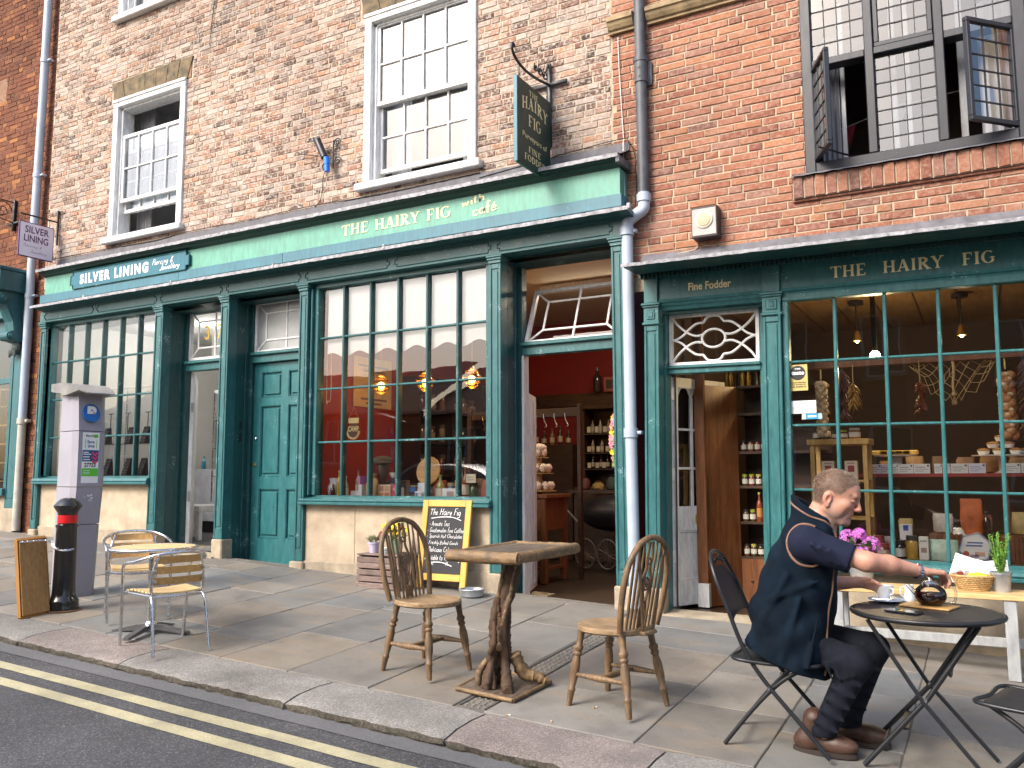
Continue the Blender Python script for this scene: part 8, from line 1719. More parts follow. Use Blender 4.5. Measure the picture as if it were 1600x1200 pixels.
for k, (x, y, z) in enumerate(pts_):
 t = thing('pie', 'small pork pie, %s in the pile on the glass stand' % ('front left', 'front centre', 'front right', 'far right', 'second layer left', 'second layer right', 'topmost')[k], 'pie', (.12+x, 8.05+y, 1.455+z), 0, 'pies on the glass stand'); MB().lathe([(.034,0),(.046,.035),(.05,.04),(.03,.05),(.006,.055),(.002,.055)], 18).build('crust', PIE, t, 40, local=True); MB().lathe([(.035,.001),(.047,.032)], 18).build('case', WHITE_T, t, 40, local=True)
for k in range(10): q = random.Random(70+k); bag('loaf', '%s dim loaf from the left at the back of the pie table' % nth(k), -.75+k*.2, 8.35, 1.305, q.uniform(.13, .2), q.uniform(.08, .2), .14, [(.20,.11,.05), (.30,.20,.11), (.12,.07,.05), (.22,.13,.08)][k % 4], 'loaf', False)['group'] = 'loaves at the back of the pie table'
# front display on the window board
FZ = .656
jar('jar', 'black lidded jar with pale label at the front of the right window', -.60, 7.10, FZ, .145, .036, (.02,.02,.022), (.02,.02,.02), (.55,.55,.55)); jar('jar', 'tall kilner jar of yellow nuts at the front of the window', -.52, 7.10, FZ, .185, .042, (.48,.30,.06), (.06,.06,.05)); carton('carton', 'narrow white tea carton beside the nut jar', -.47, -.405, 7.06, FZ, .18, .05, (.66,.66,.65), ((.2,.8,.35,.55,(.3,.2,.2)), (.15,.85,.8,.85,(.2,.2,.2)))); bag('gift_pack', 'mint green cellophane pack at the front of the window', -.31, 7.12, FZ, .20, .16, .10, (.40,.56,.48), 'packet', False, .3); carton('flour_packet', 'white and blue packet behind the jars', -.61, -.52, 7.22, FZ+.14, .12, .06, (.62,.64,.68), ((.3,.7,.6,.95,(.03,.08,.35)),)); MB().box(-.66, -.30, 7.18, 7.5, FZ, FZ+.138, .003).build('window_step', W_DARK, rs)
jar('jar', 'round jar of red preserve by the magenta flowers', -.72, 7.10, FZ, .12, .045, (.18,.02,.02), (.3,.04,.04), (.5,.4,.38)); jar('jar', 'second jar of red preserve behind the first', -.76, 7.22, FZ, .17, .045, (.20,.03,.03), (.25,.05,.05))
hx = thing('hexagonal_box', 'white hexagonal biscuit box with blue zigzag border in the right window', 'box', (-.095, 7.03, FZ)); cx_, cz_ = -.10, FZ+.115; hp = [(cx_+.112*math.cos(R(15+60*k)), cz_+.112*math.sin(R(15+60*k))) for k in range(6)]; hb_ = MB().prism(hp, 'y', 7.03, 7.08).build('lid', mat('hexbox_white', (.66,.67,.70), .5, .04), hx); DBL = mat('deep_blue_print', (.02,.07,.32), .5)
for k in range(6):
 a, c = Vector((*hp[k],)), Vector((*hp[(k+1) % 6],)); ctr = Vector((cx_, cz_))
 for j in range(9):
  p, q_ = a.lerp(c, (j+.1)/9), a.lerp(c, (j+.9)/9); m_ = a.lerp(c, (j+.5)/9).lerp(ctr, .13); MB().poly([(p.x, 7.0285, p.y), (q_.x, 7.0285, q_.y), (m_.x, 7.0285, m_.y)]).build('print', DBL, hb_)
for (x0, x1, z0, z1, c) in ((-.05, .05, .03, .04, (.05,.1,.35)), (-.06, .045, .008, .018, (.05,.1,.35)), (-.005, .06, -.06, -.03, (.55,.30,.25)), (-.035, .02, -.07, -.05, (.30,.2,.35))): MB().box(cx_+x0, cx_+x1, 7.0275, 7.031, cz_+z0, cz_+z1).build('print', mat('prt_%d_%d_%d' % tuple(int(q*200) for q in c), c, .5), hb_)
MB().tube([(cx_-.06, 7.031, cz_-.045), (cx_-.06, 7.027, cz_-.045)], .02, 16).build('print', mat('seal_red', (.40,.05,.04), .5), hb_)
bag('foil_bag', 'orange foil bag in the right shop window', -.115, 7.24, FZ+.2, .15, .26, .08, (.55,.14,.04), 'bag', False, .3); bottle('bottle', 'small dark brown bottle beside the orange bag', 'bottle', -.02, 7.2, FZ+.2, .17, .026, (.04,.015,.01))
for k, (x, w_) in enumerate(((-.28, .24), (.17, .26))):
 t = thing('slatted_crate', ['low slatted wooden crate behind the mint green pack', 'low slatted wooden crate behind the herb pot'][k], 'crate', (x, 7.3, FZ));
 for j in range(int(w_/.028)): MB().box(x-w_/2+j*.028, x-w_/2+j*.028+.024, 7.17, 7.18, FZ+.01, FZ+.2, .002).build('slat', W_BROWN, t)
 MB().box(x-w_/2, x+w_/2, 7.18, 7.45, FZ, FZ+.19).build('box', W_BROWN, t)
GOODS = [(.3,.3,.32), (.42,.32,.12), (.10,.03,.08), (.5,.48,.44), (.12,.14,.10), (.32,.12,.06)]
for k in range(16): q = random.Random(200+k); x = -.70+k*.13; bag('packet', '%s small packet from the left among the goods in the right window' % nth(k), x, 7.36+q.uniform(-.04, .1), FZ+.19*(k % 2)+.01, q.uniform(.09, .15), q.uniform(.10, .17), .08, GOODS[k % 6], 'packet', False, .45)['group'] = 'mixed packets in the right window'
bw2 = thing('china_bowl', 'upturned white bowl on the slatted crate', 'bowl', (-.20, 7.25, FZ+.19)); MB().lathe([(.05,0),(.045,.03),(.025,.05),(.002,.055)], 20, (-.20, 7.25, FZ+.19)).build('bowl', CH_, bw2, 40)
# stickers on the glass
def sticker(name, label, x0, x1, z0, z1, col, extra=()):
 t = thing(name, label, 'sticker', ((x0+x1)/2, 6.862, z0)); MB().poly([(x0, 6.862, z0), (x1, 6.862, z0), (x1, 6.862, z1), (x0, 6.862, z1)]).build('paper', mat('stk_%d_%d_%d' % tuple(int(q*200) for q in col), col, .5, .04), t, fix=False)
 for (a, c, e, g, pc) in extra: MB().poly([(x0+(x1-x0)*a, 6.8605, z0+(z1-z0)*e), (x0+(x1-x0)*c, 6.8605, z0+(z1-z0)*e), (x0+(x1-x0)*c, 6.8605, z0+(z1-z0)*g), (x0+(x1-x0)*a, 6.8605, z0+(z1-z0)*g)]).build('print', mat('prt_%d_%d_%d' % tuple(int(q*200) for q in pc), pc, .5), t, fix=False)
 return t
s_ = sticker('award_sticker', 'gold square award sticker with black taste disc on the right window', -1.326, -1.18, 1.955, 2.16, (.52,.40,.13)); MB().lathe([(.058,0),(.002,.0004)], 28).xf(Matrix.Translation((-1.253, 6.8605, 2.095)) @ Matrix.Rotation(R(90), 4, 'X')).build('disc', SINK, s_)
fit(text_mb('taste', .1, bold=.003), -1.302, -1.204, 2.08, 2.108, 6.8585).build('print', WHITE_T, s_, fix=False); fit(text_mb('great', .1, bold=.002), -1.275, -1.231, 2.117, 2.136, 6.8585).build('print', WHITE_T, s_, fix=False)
for z, tx in ((2.013, 'AWARD-WINNING'), (1.996, 'FOOD JUDGED BY'), (1.979, 'THE EXPERTS')): fit(text_mb(tx, .1, bold=.003), -1.313, -1.193, z, z+.011, 6.8605).build('print', SINK, s_, fix=False)
sticker('notice_card', 'white printed notice card below the gold sticker', -1.325, -1.125, 1.775, 1.875, (.66,.70,.72), ((.1,.9,.42,.48,(.4,.4,.42)), (.15,.85,.24,.29,(.4,.4,.42)), (.3,.8,.62,.66,(.45,.45,.45)))); sticker('shop_sticker', 'small blue strip sticker under the notice card', -1.235, -1.085, 1.728, 1.772, (.02,.25,.48), ((0,.2,0,1,(.6,.5,.45)), (.82,1,0,1,(.35,.5,.55)), (.3,.72,.35,.65,(.7,.75,.8))))
# ceiling lamps
for k, (x, y, z) in enumerate(((-1.01, 8.6, 2.62), (-.125, 8.6, 2.60))):
 t = thing('spot_lamp', ['brass ceiling spot lamp, left one in the right shop', 'brass ceiling spot lamp, right one in the right shop'][k], 'lamp', (x, y, z)); MB().lathe([(.01,.05),(.02,.04),(.032,.0),(.04,-.05),(.036,-.05)], 16, (x, y, z)).build('shade', mat('brass', (.5,.3,.07)), t, 40); MB().tube([(x, y, z+.05), (x, y, 2.93)], .008, 6).lathe([(.07,.30),(.07,.33)], 20, (x, y, z)).build('stem', BLACKM, t, 40); MB().ball((x, y, z-.05), .018, 8, 6).build('bulb', emit('spot_dim', (1., .85, .55), 8), t); bulb((x, y, z-.09), 1.2, (1, .8, .5), .03, t)
t = thing('bare_bulb', 'glowing bare bulb lamp in the right shop window', 'lamp', (-.80, 8.0, 2.33)); MB().ball((-.80, 8.0, 2.33), (.045, .045, .055), 14, 10).build('bulb', emit('bulb_hot', (1., .75, .38), 30), t, 60); MB().tube([(-.80, 8.0, 2.38), (-.80, 8.0, 2.97)], .022, 10).build('holder', BLACKM, t, 50); bulb((-.80, 8.0, 2.25), 14, (1, .70, .34), .06, t)
# shelving unit seen through the food shop door
su = thing('tall_shelf_unit', 'tall brown plank sided shelf unit with jars just inside the food shop door', 'shelf', (-1.9, 7.7, .2))
A = Vector((-2.17, 7.42, 0)); B_ = Vector((-1.965, 7.75, 0)); dn = (B_-A).normalized(); nn = Vector((dn.y, -dn.x, 0))
b = MB(); i = b.pts([(*(A).xy, .155), (*(B_).xy, .155), (*(B_).xy, 2.10), (*(A).xy, 2.10)]+[(*(A-nn*.03).xy, .155), (*(B_-nn*.03).xy, .155), (*(B_-nn*.03).xy, 2.10), (*(A-nn*.03).xy, 2.10)])
for q in ((0,1,2,3),(4,7,6,5),(0,4,5,1),(1,5,6,2),(2,6,7,3),(0,3,7,4)): b.face([i+k for k in q])
b.build('side_panel', W_BROWN, su)
for z in (.24, .56, .87, 1.19, 1.5, 1.85, 2.1): MB().box(-1.97, -1.2, 7.76, 8.05, z-.012, z+.012).build('shelf', W_DARK, su)
MB().poly([(-1.97, 8.05, .16), (-1.2, 8.05, .16), (-1.2, 8.05, 2.1), (-1.97, 8.05, 2.1)]).build('back_panel', W_DARK, su); MB().box(-1.97, -1.2, 7.755, 7.77, .16, .55).build('drawer_front', W_BROWN, su)
for x in (-1.88, -1.66): MB().ball((x, 7.745, .36), .013, 8, 6).build('drawer_knob', STEEL, su)
for z in (.573, .882, 1.20, 1.512):
 for k in range(6): jar('jar', 'labelled jar, %s from left on %s brown shelf inside food shop door' % (nth(k), {.573: 'lowest', .882: 'second', 1.20: 'third', 1.512: 'top'}[z]), -1.93+k*.062, 7.82, z, .105, .026, rnd.choice([(.04,.02,.01), (.16,.06,.02), (.07,.05,.01), (.20,.02,.02)]), rnd.choice([(.30,.35,.03), (.03,.03,.03), (.5,.45,.1)]), (.62,.60,.52), group='jars on the brown shelves')
bottle('bottle', 'tall red bottle on the brown shelves', 'bottle', -1.80, 7.79, .882, .26, .026, (.25,.05,.02), (.45,.2,.05), (.55,.5,.1))
hb2 = thing('hanging_bottles', 'cluster of glinting bottles high inside the food shop door', 'bottles', (-1.9, 7.9, 2.12))
for k in range(9): q = random.Random(k); x = -2.1+k*.055; MB().lathe([(.02,0),(.022,.1),(.008,.14),(.008,.17)], 12, (x, 7.9+q.uniform(-.05, .05), 2.113)).build('bottle', [GOLD, mat('brass', (.5,.3,.07)), BLACKM][k % 3], hb2, 40)
pl = thing('basket', 'round wicker tray hanging on the wall inside the food shop door', 'basket', (-2.33, 7.9, 1.68)); MB().lathe([(.16,0),(.17,.02),(.15,.03)], 24).xf(Matrix.Translation((-2.34, 7.9, 1.68)) @ Matrix.Rotation(R(90), 4, 'Y')).build('tray', mat('wicker_dark', (.20,.13,.06), .7, .3, 30), pl, 40)
wl_ = [thing('wall_post', 'dark wooden door post with white foot inside the food shop', 'post', (-2.1, 7.35, .15))][0]; MB().box(-2.25, -2.16, 7.36, 7.42, .36, 2.9, .004).build('post', W_BROWN, wl_); MB().box(-2.255, -2.155, 7.355, 7.425, .155, .36, .004).build('foot', WHITE2, wl_)
# =================================================================== THE OTHER SIDE OF THE STREET (seen only as reflections in the shop glass)
OY = -8.2
def facing_house(name, label, x0, x1, zb, eave, m, wins, roofc, ridge):
 t = thing(name, label, 'building', ((x0+x1)/2, OY, zb)); b = MB(); wall_with_holes(b, x0, x1, zb-.6, eave, OY, wins, -.18); b.build('wall', m, t, fix=False)
 for (a, c, e, g) in wins:
  MB().poly([(a, OY-.16, e), (c, OY-.16, e), (c, OY-.16, g), (a, OY-.16, g)]).build('pane', mat('dark_pane', (.05,.06,.07), .08, .1), t); b = MB(); f = .06
  b.box(a, a+f, OY-.16, OY-.08, e, g).box(c-f, c, OY-.16, OY-.08, e, g).box(a+f, c-f, OY-.16, OY-.08, g-f, g).box(a+f, c-f, OY-.16, OY-.08, e, e+f).box((a+c)/2-.02, (a+c)/2+.02, OY-.15, OY-.09, e+f, g-f); b.build('window_frame', WHITE2, t); MB().box(a-.06, c+.06, OY-.1, OY+.07, e-.08, e-.002).build('sill', STONE, t)
 b = MB(); b.poly([(x0, OY+.25, eave-.08), (x1, OY+.25, eave-.08), (x1, OY-3.5, ridge), (x0, OY-3.5, ridge)]); b.box(x0, x1, OY-.02, OY+.12, eave-.14, eave); b.build('roof', roofc, t); return t
TILE = mat('roof_tile_red', (.16,.065,.045), .85, .35, 14, .3, 30); SLATE = mat('roof_slate', (.07,.07,.08), .6, .3, 14, .2, 30)
for i, (x0, x1, e_, rd, rf) in enumerate(((-32, -23, 2.7, 4.4, SLATE), (-23, -15.5, 2.8, 4.6, TILE), (-15.5, -8.0, 2.9, 4.7, TILE), (-8.0, -.5, 7.6, 9.6, SLATE), (-.5, 8, 7.2, 9.4, TILE))):
 zb = rz((x0+x1)/2, -5.4)+.1; W_ = []; x = x0+.9
 while x+1.2 < x1-.4:
  W_.append((x, x+1.1, zb+1.0, zb+2.5))
  if e_ > 5: W_.append((x, x+1.0, zb+3.7, zb+5.2))
  x += 2.3
 facing_house('terraced_house', ['low brick house far up the far side of the street', 'red tiled brick house up the far side of the street', 'low red roofed house facing the café window', 'tall slate roofed brick house behind the camera', 'tall red roofed brick house facing the food shop'][i], x0, x1, zb, zb+e_, BR_O, W_, rf, zb+rd)
# a silver car parked on the far side
cxx, cyy = -10.6, -2.2; cz_ = rz(cxx, cyy); CAR = mat('car_silver', (.48,.49,.51), .28, .03, metal=.5, coat=.8); CGL = mat('car_glass', (.015,.018,.02), .04, .05, coat=1); TYRE = mat('tyre', (.02,.02,.02), .8, .1)
car = thing('parked_car', 'silver hatchback parked across the road, reflected in the café window', 'car', (cxx, cyy, cz_), R(0)); car.rotation_euler = (0, R(2.5), 0)
prof = [(-2.1,.35),(-2.12,.62),(-2.0,.80),(-1.25,.93),(-.55,1.36),(.05,1.45),(.85,1.43),(1.55,1.22),(1.95,.98),(2.08,.85),(2.1,.45),(2.0,.28),(-1.95,.25)]
C2 = catmull([(p[0], 0, p[1]) for p in prof], 4, True); b = MB(); rows = []
for y, sh_, k in ((-.86, 0, .0), (-.87, 0, 0), (-.80, .04, 1), (0, .07, 1), (.80, .04, 1), (.87, 0, 0), (.86, 0, 0)): rows.append([b.pts([(p.x*(1 if k else .985), y*(1-.18*max(0, (p.z-.9)/.55)), .25+(p.z-.25)*(1+(.0 if k == 0 else sh_*.3)))]) for p in C2])
n = len(C2)
for a, c in zip(rows, rows[1:]):
 for j in range(n): b.face((a[j], a[(j+1) % n], c[(j+1) % n], c[j]))
b.face(rows[0]); b.face(rows[-1]); b.build('body', CAR, car, 40, local=True)
for s in (-1, 1):
 y = s*.83; q = lambda P: MB().poly([(x, s*(.868-.16*max(0, (z-.9)/.55))+s*.004, z) for x, z in P]); q([(-1.05, .96), (-.55, 1.30), (-.05, 1.38), (-.05, .96)]).build('side_window', CGL, car, local=True); q([(.03, .96), (.03, 1.385), (.75, 1.36), (1.2, 1.22), (1.35, 1.0)]).build('side_window', CGL, car, local=True)
 for x in (-1.3, 1.28):
  w_ = MB().tube([(x, s*.72, .31), (x, s*.885, .31)], .31, 26).build('wheel', TYRE, car, 40, local=True); MB().tube([(x, s*.87, .31), (x, s*.892, .31)], .20, 20).build('rim', STEEL, w_, 40, local=True)
 MB().ball((-2.0, s*.62, .72), (.12, .17, .08), 12, 8).build('headlight', CH_, car, 60, local=True); MB().ball((-.85, s*.98, 1.0), (.08, .10, .06), 12, 8).build('mirror', CAR, car, 60, local=True)
MB().poly([(-1.22, -.70, .975), (-1.22, .70, .975), (-.60, .62, 1.375), (-.60, -.62, 1.375)]).build('windscreen', CGL, car, local=True); MB().poly([(1.60, -.62, 1.245), (1.60, .62, 1.245), (1.99, .70, .99), (1.99, -.70, .99)]).build('rear_window', CGL, car, local=True)
# =================================================================== THE SEATED MAN (continuous surfaces grown from a signed distance field)
class Field:
 def __init__(s, lo, hi, h):
  s.lo = np.array(lo, float); s.h = h; s.n = np.ceil((np.array(hi)-s.lo)/h).astype(int)+1; s.F = np.full(s.n, .05, np.float32)
 def _sub(s, a, b_):
  i0 = np.maximum(0, np.floor((np.array(a)-s.lo)/s.h).astype(int)); i1 = np.minimum(s.n, np.ceil((np.array(b_)-s.lo)/s.h).astype(int)+1)
  sl = tuple(slice(p, q) for p, q in zip(i0, i1)); ax = [(s.lo[k]+s.h*np.arange(i0[k], i1[k])).astype(np.float32) for k in range(3)]
  return sl, np.meshgrid(*ax, indexing='ij', sparse=True)
 def op(s, fn, a, b_, k=.02, cut=False):
  sl, (X, Y, Z) = s._sub(a, b_); d = fn(X, Y, Z).astype(np.float32); F = s.F[sl]
  if cut: d = -d; h = np.clip(.5-.5*(d-F)/k, 0, 1); s.F[sl] = d*(1-h)+F*h+k*h*(1-h)
  else: h = np.clip(.5+.5*(d-F)/k, 0, 1); s.F[sl] = d*(1-h)+F*h-k*h*(1-h)
  return s
 def cap(s, p, q, r0, r1, k=.02, cut=False):
  p, q = np.array(p, float), np.array(q, float); m = max(r0, r1)+k+.02
  def fn(X, Y, Z):
   d = q-p; L2 = (d*d).sum()+1e-12; t = np.clip(((X-p[0])*d[0]+(Y-p[1])*d[1]+(Z-p[2])*d[2])/L2, 0, 1)
   return np.sqrt((X-p[0]-t*d[0])**2+(Y-p[1]-t*d[1])**2+(Z-p[2]-t*d[2])**2)-(r0+(r1-r0)*t)
  return s.op(fn, np.minimum(p, q)-m, np.maximum(p, q)+m, k, cut)
 def ell(s, c, r, Rm=None, k=.02, cut=False):
  c = np.array(c, float); r = np.array(r, float); m = r.max()+k+.02; Rm = np.eye(3) if Rm is None else np.array(Rm)
  def fn(X, Y, Z):
   P = [X-c[0], Y-c[1], Z-c[2]]; u = [sum(Rm[i][j]*P[j] for j in range(3)) for i in range(3)]
   k0 = np.sqrt(sum((u[i]/r[i])**2 for i in range(3))); k1 = np.sqrt(sum((u[i]/r[i]**2)**2 for i in range(3)))+1e-9
   return k0*(k0-1)/k1
  return s.op(fn, c-m, c+m, k, cut)
 def mesh(s, name):
  F = s.F; S = F < 0; nx, ny, nz = F.shape
  any_ = np.zeros((nx-1, ny-1, nz-1), bool); all_ = np.ones_like(any_)
  for a in (0, 1):
   for b_ in (0, 1):
    for c in (0, 1): q = S[a:nx-1+a, b_:ny-1+b_, c:nz-1+c]; any_ |= q; all_ &= q
  I, J, K = np.nonzero(any_ & ~all_); idx = np.full(any_.shape, -1, np.int32); idx[I, J, K] = np.arange(len(I))
  P = np.zeros((len(I), 3)); N_ = np.zeros(len(I))
  C8 = [(a, b_, c) for a in (0, 1) for b_ in (0, 1) for c in (0, 1)]
  for u in C8:
   for w in C8:
    if sum(w)-sum(u) == 1 and all(w[k] >= u[k] for k in range(3)):
     fa = F[I+u[0], J+u[1], K+u[2]]; fb = F[I+w[0], J+w[1], K+w[2]]; m = (fa < 0) != (fb < 0); t = np.where(m, fa/(fa-fb+1e-12), 0)
     for k in range(3): P[:, k] += np.where(m, u[k]+(w[k]-u[k])*t, 0)
     N_ += m
  P = (P/np.maximum(N_, 1)[:, None]+np.stack([I, J, K], 1))*s.h+s.lo
  faces = []
  for ax in range(3):
   sa = [slice(None)]*3; sb = [slice(None)]*3; sa[ax] = slice(0, -1); sb[ax] = slice(1, None)
   ch = S[tuple(sa)] != S[tuple(sb)]; e = np.stack(np.nonzero(ch), 1); o = [k for k in range(3) if k != ax]
   e = e[(e[:, o[0]] > 0) & (e[:, o[1]] > 0) & (e[:, o[0]] < F.shape[o[0]]-1) & (e[:, o[1]] < F.shape[o[1]]-1)]
   ins = S[tuple(e.T)]; q = []
   for d0, d1 in ((-1, -1), (0, -1), (0, 0), (-1, 0)): g = e.copy(); g[:, o[0]] += d0; g[:, o[1]] += d1; q.append(idx[tuple(g.T)])
   q = np.stack(q, 1); fl = ins if ax != 1 else ~ins; q[~fl] = q[~fl][:, ::-1]; faces.append(q)
  faces = np.concatenate(faces); faces = faces[(faces >= 0).all(1)]
  me = bpy.data.meshes.new(name); me.vertices.add(len(P)); me.vertices.foreach_set('co', P.ravel().astype(np.float32)); me.loops.add(faces.size); me.loops.foreach_set('vertex_index', faces.ravel().astype(np.int32)); me.polygons.add(len(faces)); me.polygons.foreach_set('loop_start', np.arange(0, faces.size, 4, dtype=np.int32))
  me.polygons.foreach_set('use_smooth', [True]*len(faces)); me.update(calc_edges=True); return me, P
 def at(s, p):
  g = (np.array(p)-s.lo)/s.h; i = np.clip(np.floor(g).astype(int), 0, s.n-2); f = g-i; v = 0
  for a in (0, 1):
   for b_ in (0, 1):
    for c in (0, 1): v += s.F[i[0]+a, i[1]+b_, i[2]+c]*(f[0] if a else 1-f[0])*(f[1] if b_ else 1-f[1])*(f[2] if c else 1-f[2])
  return float(v)
 def snap(s, p, lift=0., it=12):
  p = np.array(p, float); e = s.h
  for _ in range(it):
   d = s.at(p)-lift; g = np.array([s.at(p+np.eye(3)[k]*e)-s.at(p-np.eye(3)[k]*e) for k in range(3)])/(2*e); n = np.linalg.norm(g)+1e-9; p = p-g/n*np.clip(d, -.02, .02)
  return p
YC = 4.45
man = thing('person', 'man in dark navy gilet seated at the bistro table reaching for the teapot', 'person', (-.85, YC, gz(-.85, YC)))
def put(me, name, m, parent=man):
 o = bpy.data.objects.new(name, me); me.materials.append(m); COL.objects.link(o); off = wl(parent); me.transform(Matrix.Translation(-off)); o.parent = parent; return o
# ---- head frame: forward f, lateral l (towards +Y is his left), up u; looking down to the table
PH = R(21); TW = R(-5); HC = np.array([-.662, YC, 1.19]); HS = 1.03
f_ = np.array([math.cos(PH)*math.cos(TW), math.cos(PH)*math.sin(TW), -math.sin(PH)]); l_ = np.array([-math.sin(TW), math.cos(TW), 0]); u_ = np.cross(f_, l_); HR = np.stack([f_, l_, u_])
hp_ = lambda a, b_, c: HC+HS*(a*f_+b_*l_+c*u_)
B = Field((-1.12, 4.12, -.06), (-.10, 4.86, 1.37), .0046)
E_ = lambda c, r, k=.02, cut=False, Rm=None: B.ell(hp_(*c), np.array(r)*HS, HR if Rm is None else Rm, k, cut)
# skull, face, jaw
E_((-.010, 0, .040), (.098, .077, .088), .02); E_((.030, 0, -.012), (.072, .064, .096), .03)
E_((.030, 0, .055), (.070, .062, .055), .03)
for s in (-1, 1):
 B.cap(hp_(.0, s*.050, -.055), hp_(.072, s*.024, -.098), .020*HS, .018*HS, .03); E_((.066, s*.042, -.012), (.026, .024, .024), .02); E_((.035, s*.052, -.045), (.035, .018, .035), .025)
E_((.066, 0, -.060), (.034, .036, .040), .022); E_((.088, 0, -.096), (.018, .023, .018), .016); B.cap(hp_(.094, -.032, .036), hp_(.094, .032, .036), .0115*HS, .0115*HS, .016)
for s in (-1, 1): E_((.108, s*.031, .016), (.016, .019, .012), .012, True)
for s in (-1, 1): E_((.090, s*.031, .014), (.0125, .0145, .0115), .004)
B.cap(hp_(.102, 0, .026), hp_(.124, 0, -.016), .0075*HS, .0115*HS, .012); E_((.121, 0, -.020), (.011, .012, .010), .008)
for s in (-1, 1): E_((.111, s*.012, -.024), (.010, .008, .008), .006)
E_((.0995, 0, -.0500), (.007, .019, .0055), .008); E_((.0975, 0, -.0615), (.008, .017, .0060), .008); E_((.104, 0, -.0558), (.007, .024, .0013), .003, True)
for s in (-1, 1): B.cap(hp_(.098, s*.022, -.028), hp_(.078, s*.040, -.066), .003*HS, .003*HS, .010, True); B.cap(hp_(.088, s*.020, .004), hp_(.076, s*.046, .002), .0028*HS, .002*HS, .008, True)
for s in (-1, 1):                                                # ears: rim, lobe, hollow
 E_((-.010, s*.079, -.012), (.021, .010, .033), .010); E_((-.013, s*.085, -.004), (.019, .007, .028), .006); E_((-.003, s*.088, -.010), (.010, .007, .017), .005, True); E_((.0, s*.079, -.040), (.010, .008, .012), .008)
# neck and hidden trunk
B.cap(hp_(-.030, 0, -.055), (-.765, YC, 1.04), .058, .066, .03); B.cap(hp_(.02, 0, -.085), (-.735, YC, 1.05), .040, .05, .03)
B.cap((-.78, YC, .98), (-.92, YC, .52), .12, .12, .05); B.cap((-.78, YC-.13, .985), (-.78, YC+.13, .985), .06, .06, .05)
for s, kn, an in ((-1, (-.585, 4.35, .42), (-.745, 4.38, .07)), (1, (-.535, 4.57, .455), (-.665, 4.60, .07))): B.cap((-.92, YC+s*.09, .50), kn, .06, .04, .04); B.cap(kn, an, .04, .03, .03)
# right arm out to the teapot
SR, ER, WR = (-.775, YC-.185, .975), (-.505, 4.265, .898), (-.290, 4.455, .846)
B.cap(SR, ER, .058, .044, .03); B.cap(ER, (-.42, 4.345, .880), .045, .043, .02); B.cap((-.42, 4.345, .880), WR, .043, .0265, .02)
h_ = np.array([.78, .62, -.02]); h_ /= np.linalg.norm(h_); lat = np.array([.62, -.78, 0.]); dn_ = np.array([0, 0, -1.])
W0 = np.array(WR); K0 = W0+h_*.088+dn_*.004
for t in (-.024, -.008, .008, .024): B.cap(W0+h_*.012+lat*t*.75, K0+lat*t*1.25, .0155, .0125, .012)
for i, (t, L_) in enumerate(((-.030, .92), (-.010, 1.05), (.011, 1.0), (.031, .80))):
 p0 = K0+lat*t; p1 = p0+(h_*.030+dn_*.020)*L_; p2 = p1+(h_*.012+dn_*.026)*L_; p3 = p2+(h_*-.006+dn_*.022)*L_
 B.cap(p0, p1, .0105, .0092, .006); B.cap(p1, p2, .0092, .0084, .004); B.cap(p2, p3, .0084, .0072, .004)
T0 = W0+h_*.022-lat*.022; T1 = T0+h_*.034-lat*.020+dn_*.014; T2 = T1+h_*.026-lat*.004+dn_*.020
B.cap(T0, T1, .0135, .0112, .010); B.cap(T1, T2, .0112, .0082, .004)
# left arm, hand at the cup
SL, EL, WL = (-.775, YC+.185, .975), (-.80, 4.665, .735), (-.605, 4.705, .752)
B.cap(SL, EL, .058, .045, .03); B.cap(EL, WL, .045, .028, .02); h2 = np.array([.98, .05, -.14]); l2 = np.array([0, -.55, .8]); W1 = np.array(WL); K1 = W1+h2*.075
for t in (-.02, 0, .02): B.cap(W1+l2*t*.7, K1+l2*t*1.1, .016, .013, .012)
for t, L_ in ((-.027, .8), (-.009, 1.), (.009, 1.), (.027, .95)):
 p0 = K1+l2*t; p1 = p0+(h2*.024+np.array([0, -.016, -.008]))*L_; p2 = p1+np.array([.020, .004, -.012])*L_; B.cap(p0, p1, .0102, .009, .006); B.cap(p1, p2, .009, .0075, .004)
B.cap(W1+h2*.02+l2*.024, W1+h2*.06+l2*.040, .012, .0085, .008)
me, P = B.mesh('body')
# colouring of skin: crop line, stubble, lips, brows, ears and knuckles
q = (P-HC)/HS; a, b_, c = q@f_, q@l_, q@u_; head = (c > -.16) & (np.abs(a) < .2) & (np.abs(b_) < .12) & (P[:, 2] > .95)
rng = np.random.RandomState(3); sn = np.sin(P[:, 0]*91)*np.sin(P[:, 1]*83+1)*np.sin(P[:, 2]*97)
ss = lambda x, e0, e1: np.clip((x-e0)/(e1-e0), 0, 1)**2*(3-2*np.clip((x-e0)/(e1-e0), 0, 1))
skin = np.tile(np.array([.50, .255, .175]), (len(P), 1)); sn2 = np.sin(P[:, 0]*37+2)*np.sin(P[:, 1]*41)*np.sin(P[:, 2]*33+1); skin *= (1+.07*sn)[:, None]; skin[:, 1:] *= (1+.12*sn2)[:, None]
red = head*(ss(a, .05, .11)*ss(-c, -.03, .03)*.35+np.exp(-((a+.01)**2+(c+.012)**2)/.0008)*(np.abs(b_) > .07)*.5); skin = skin*(1-red[:, None])+np.array([.50, .16, .11])*red[:, None]
stub = head*ss(-c, .030, .075)*ss(a, -.01, .05)*ss(.115-a, 0, .02)*.62+head*ss(-c, -.02, .03)*np.exp(-((a-.012)/.016)**2)*.45; stub = np.clip(stub*(1+.3*sn), 0, .7)
skin = skin*(1-stub[:, None])+np.array([.23, .185, .165])*stub[:, None]
lips = head*np.exp(-((c+.0555)/.009)**2)*ss(a, .090, .097)*(np.abs(b_) < .024)*.6; skin = skin*(1-lips[:, None])+np.array([.38, .11, .095])*lips[:, None]
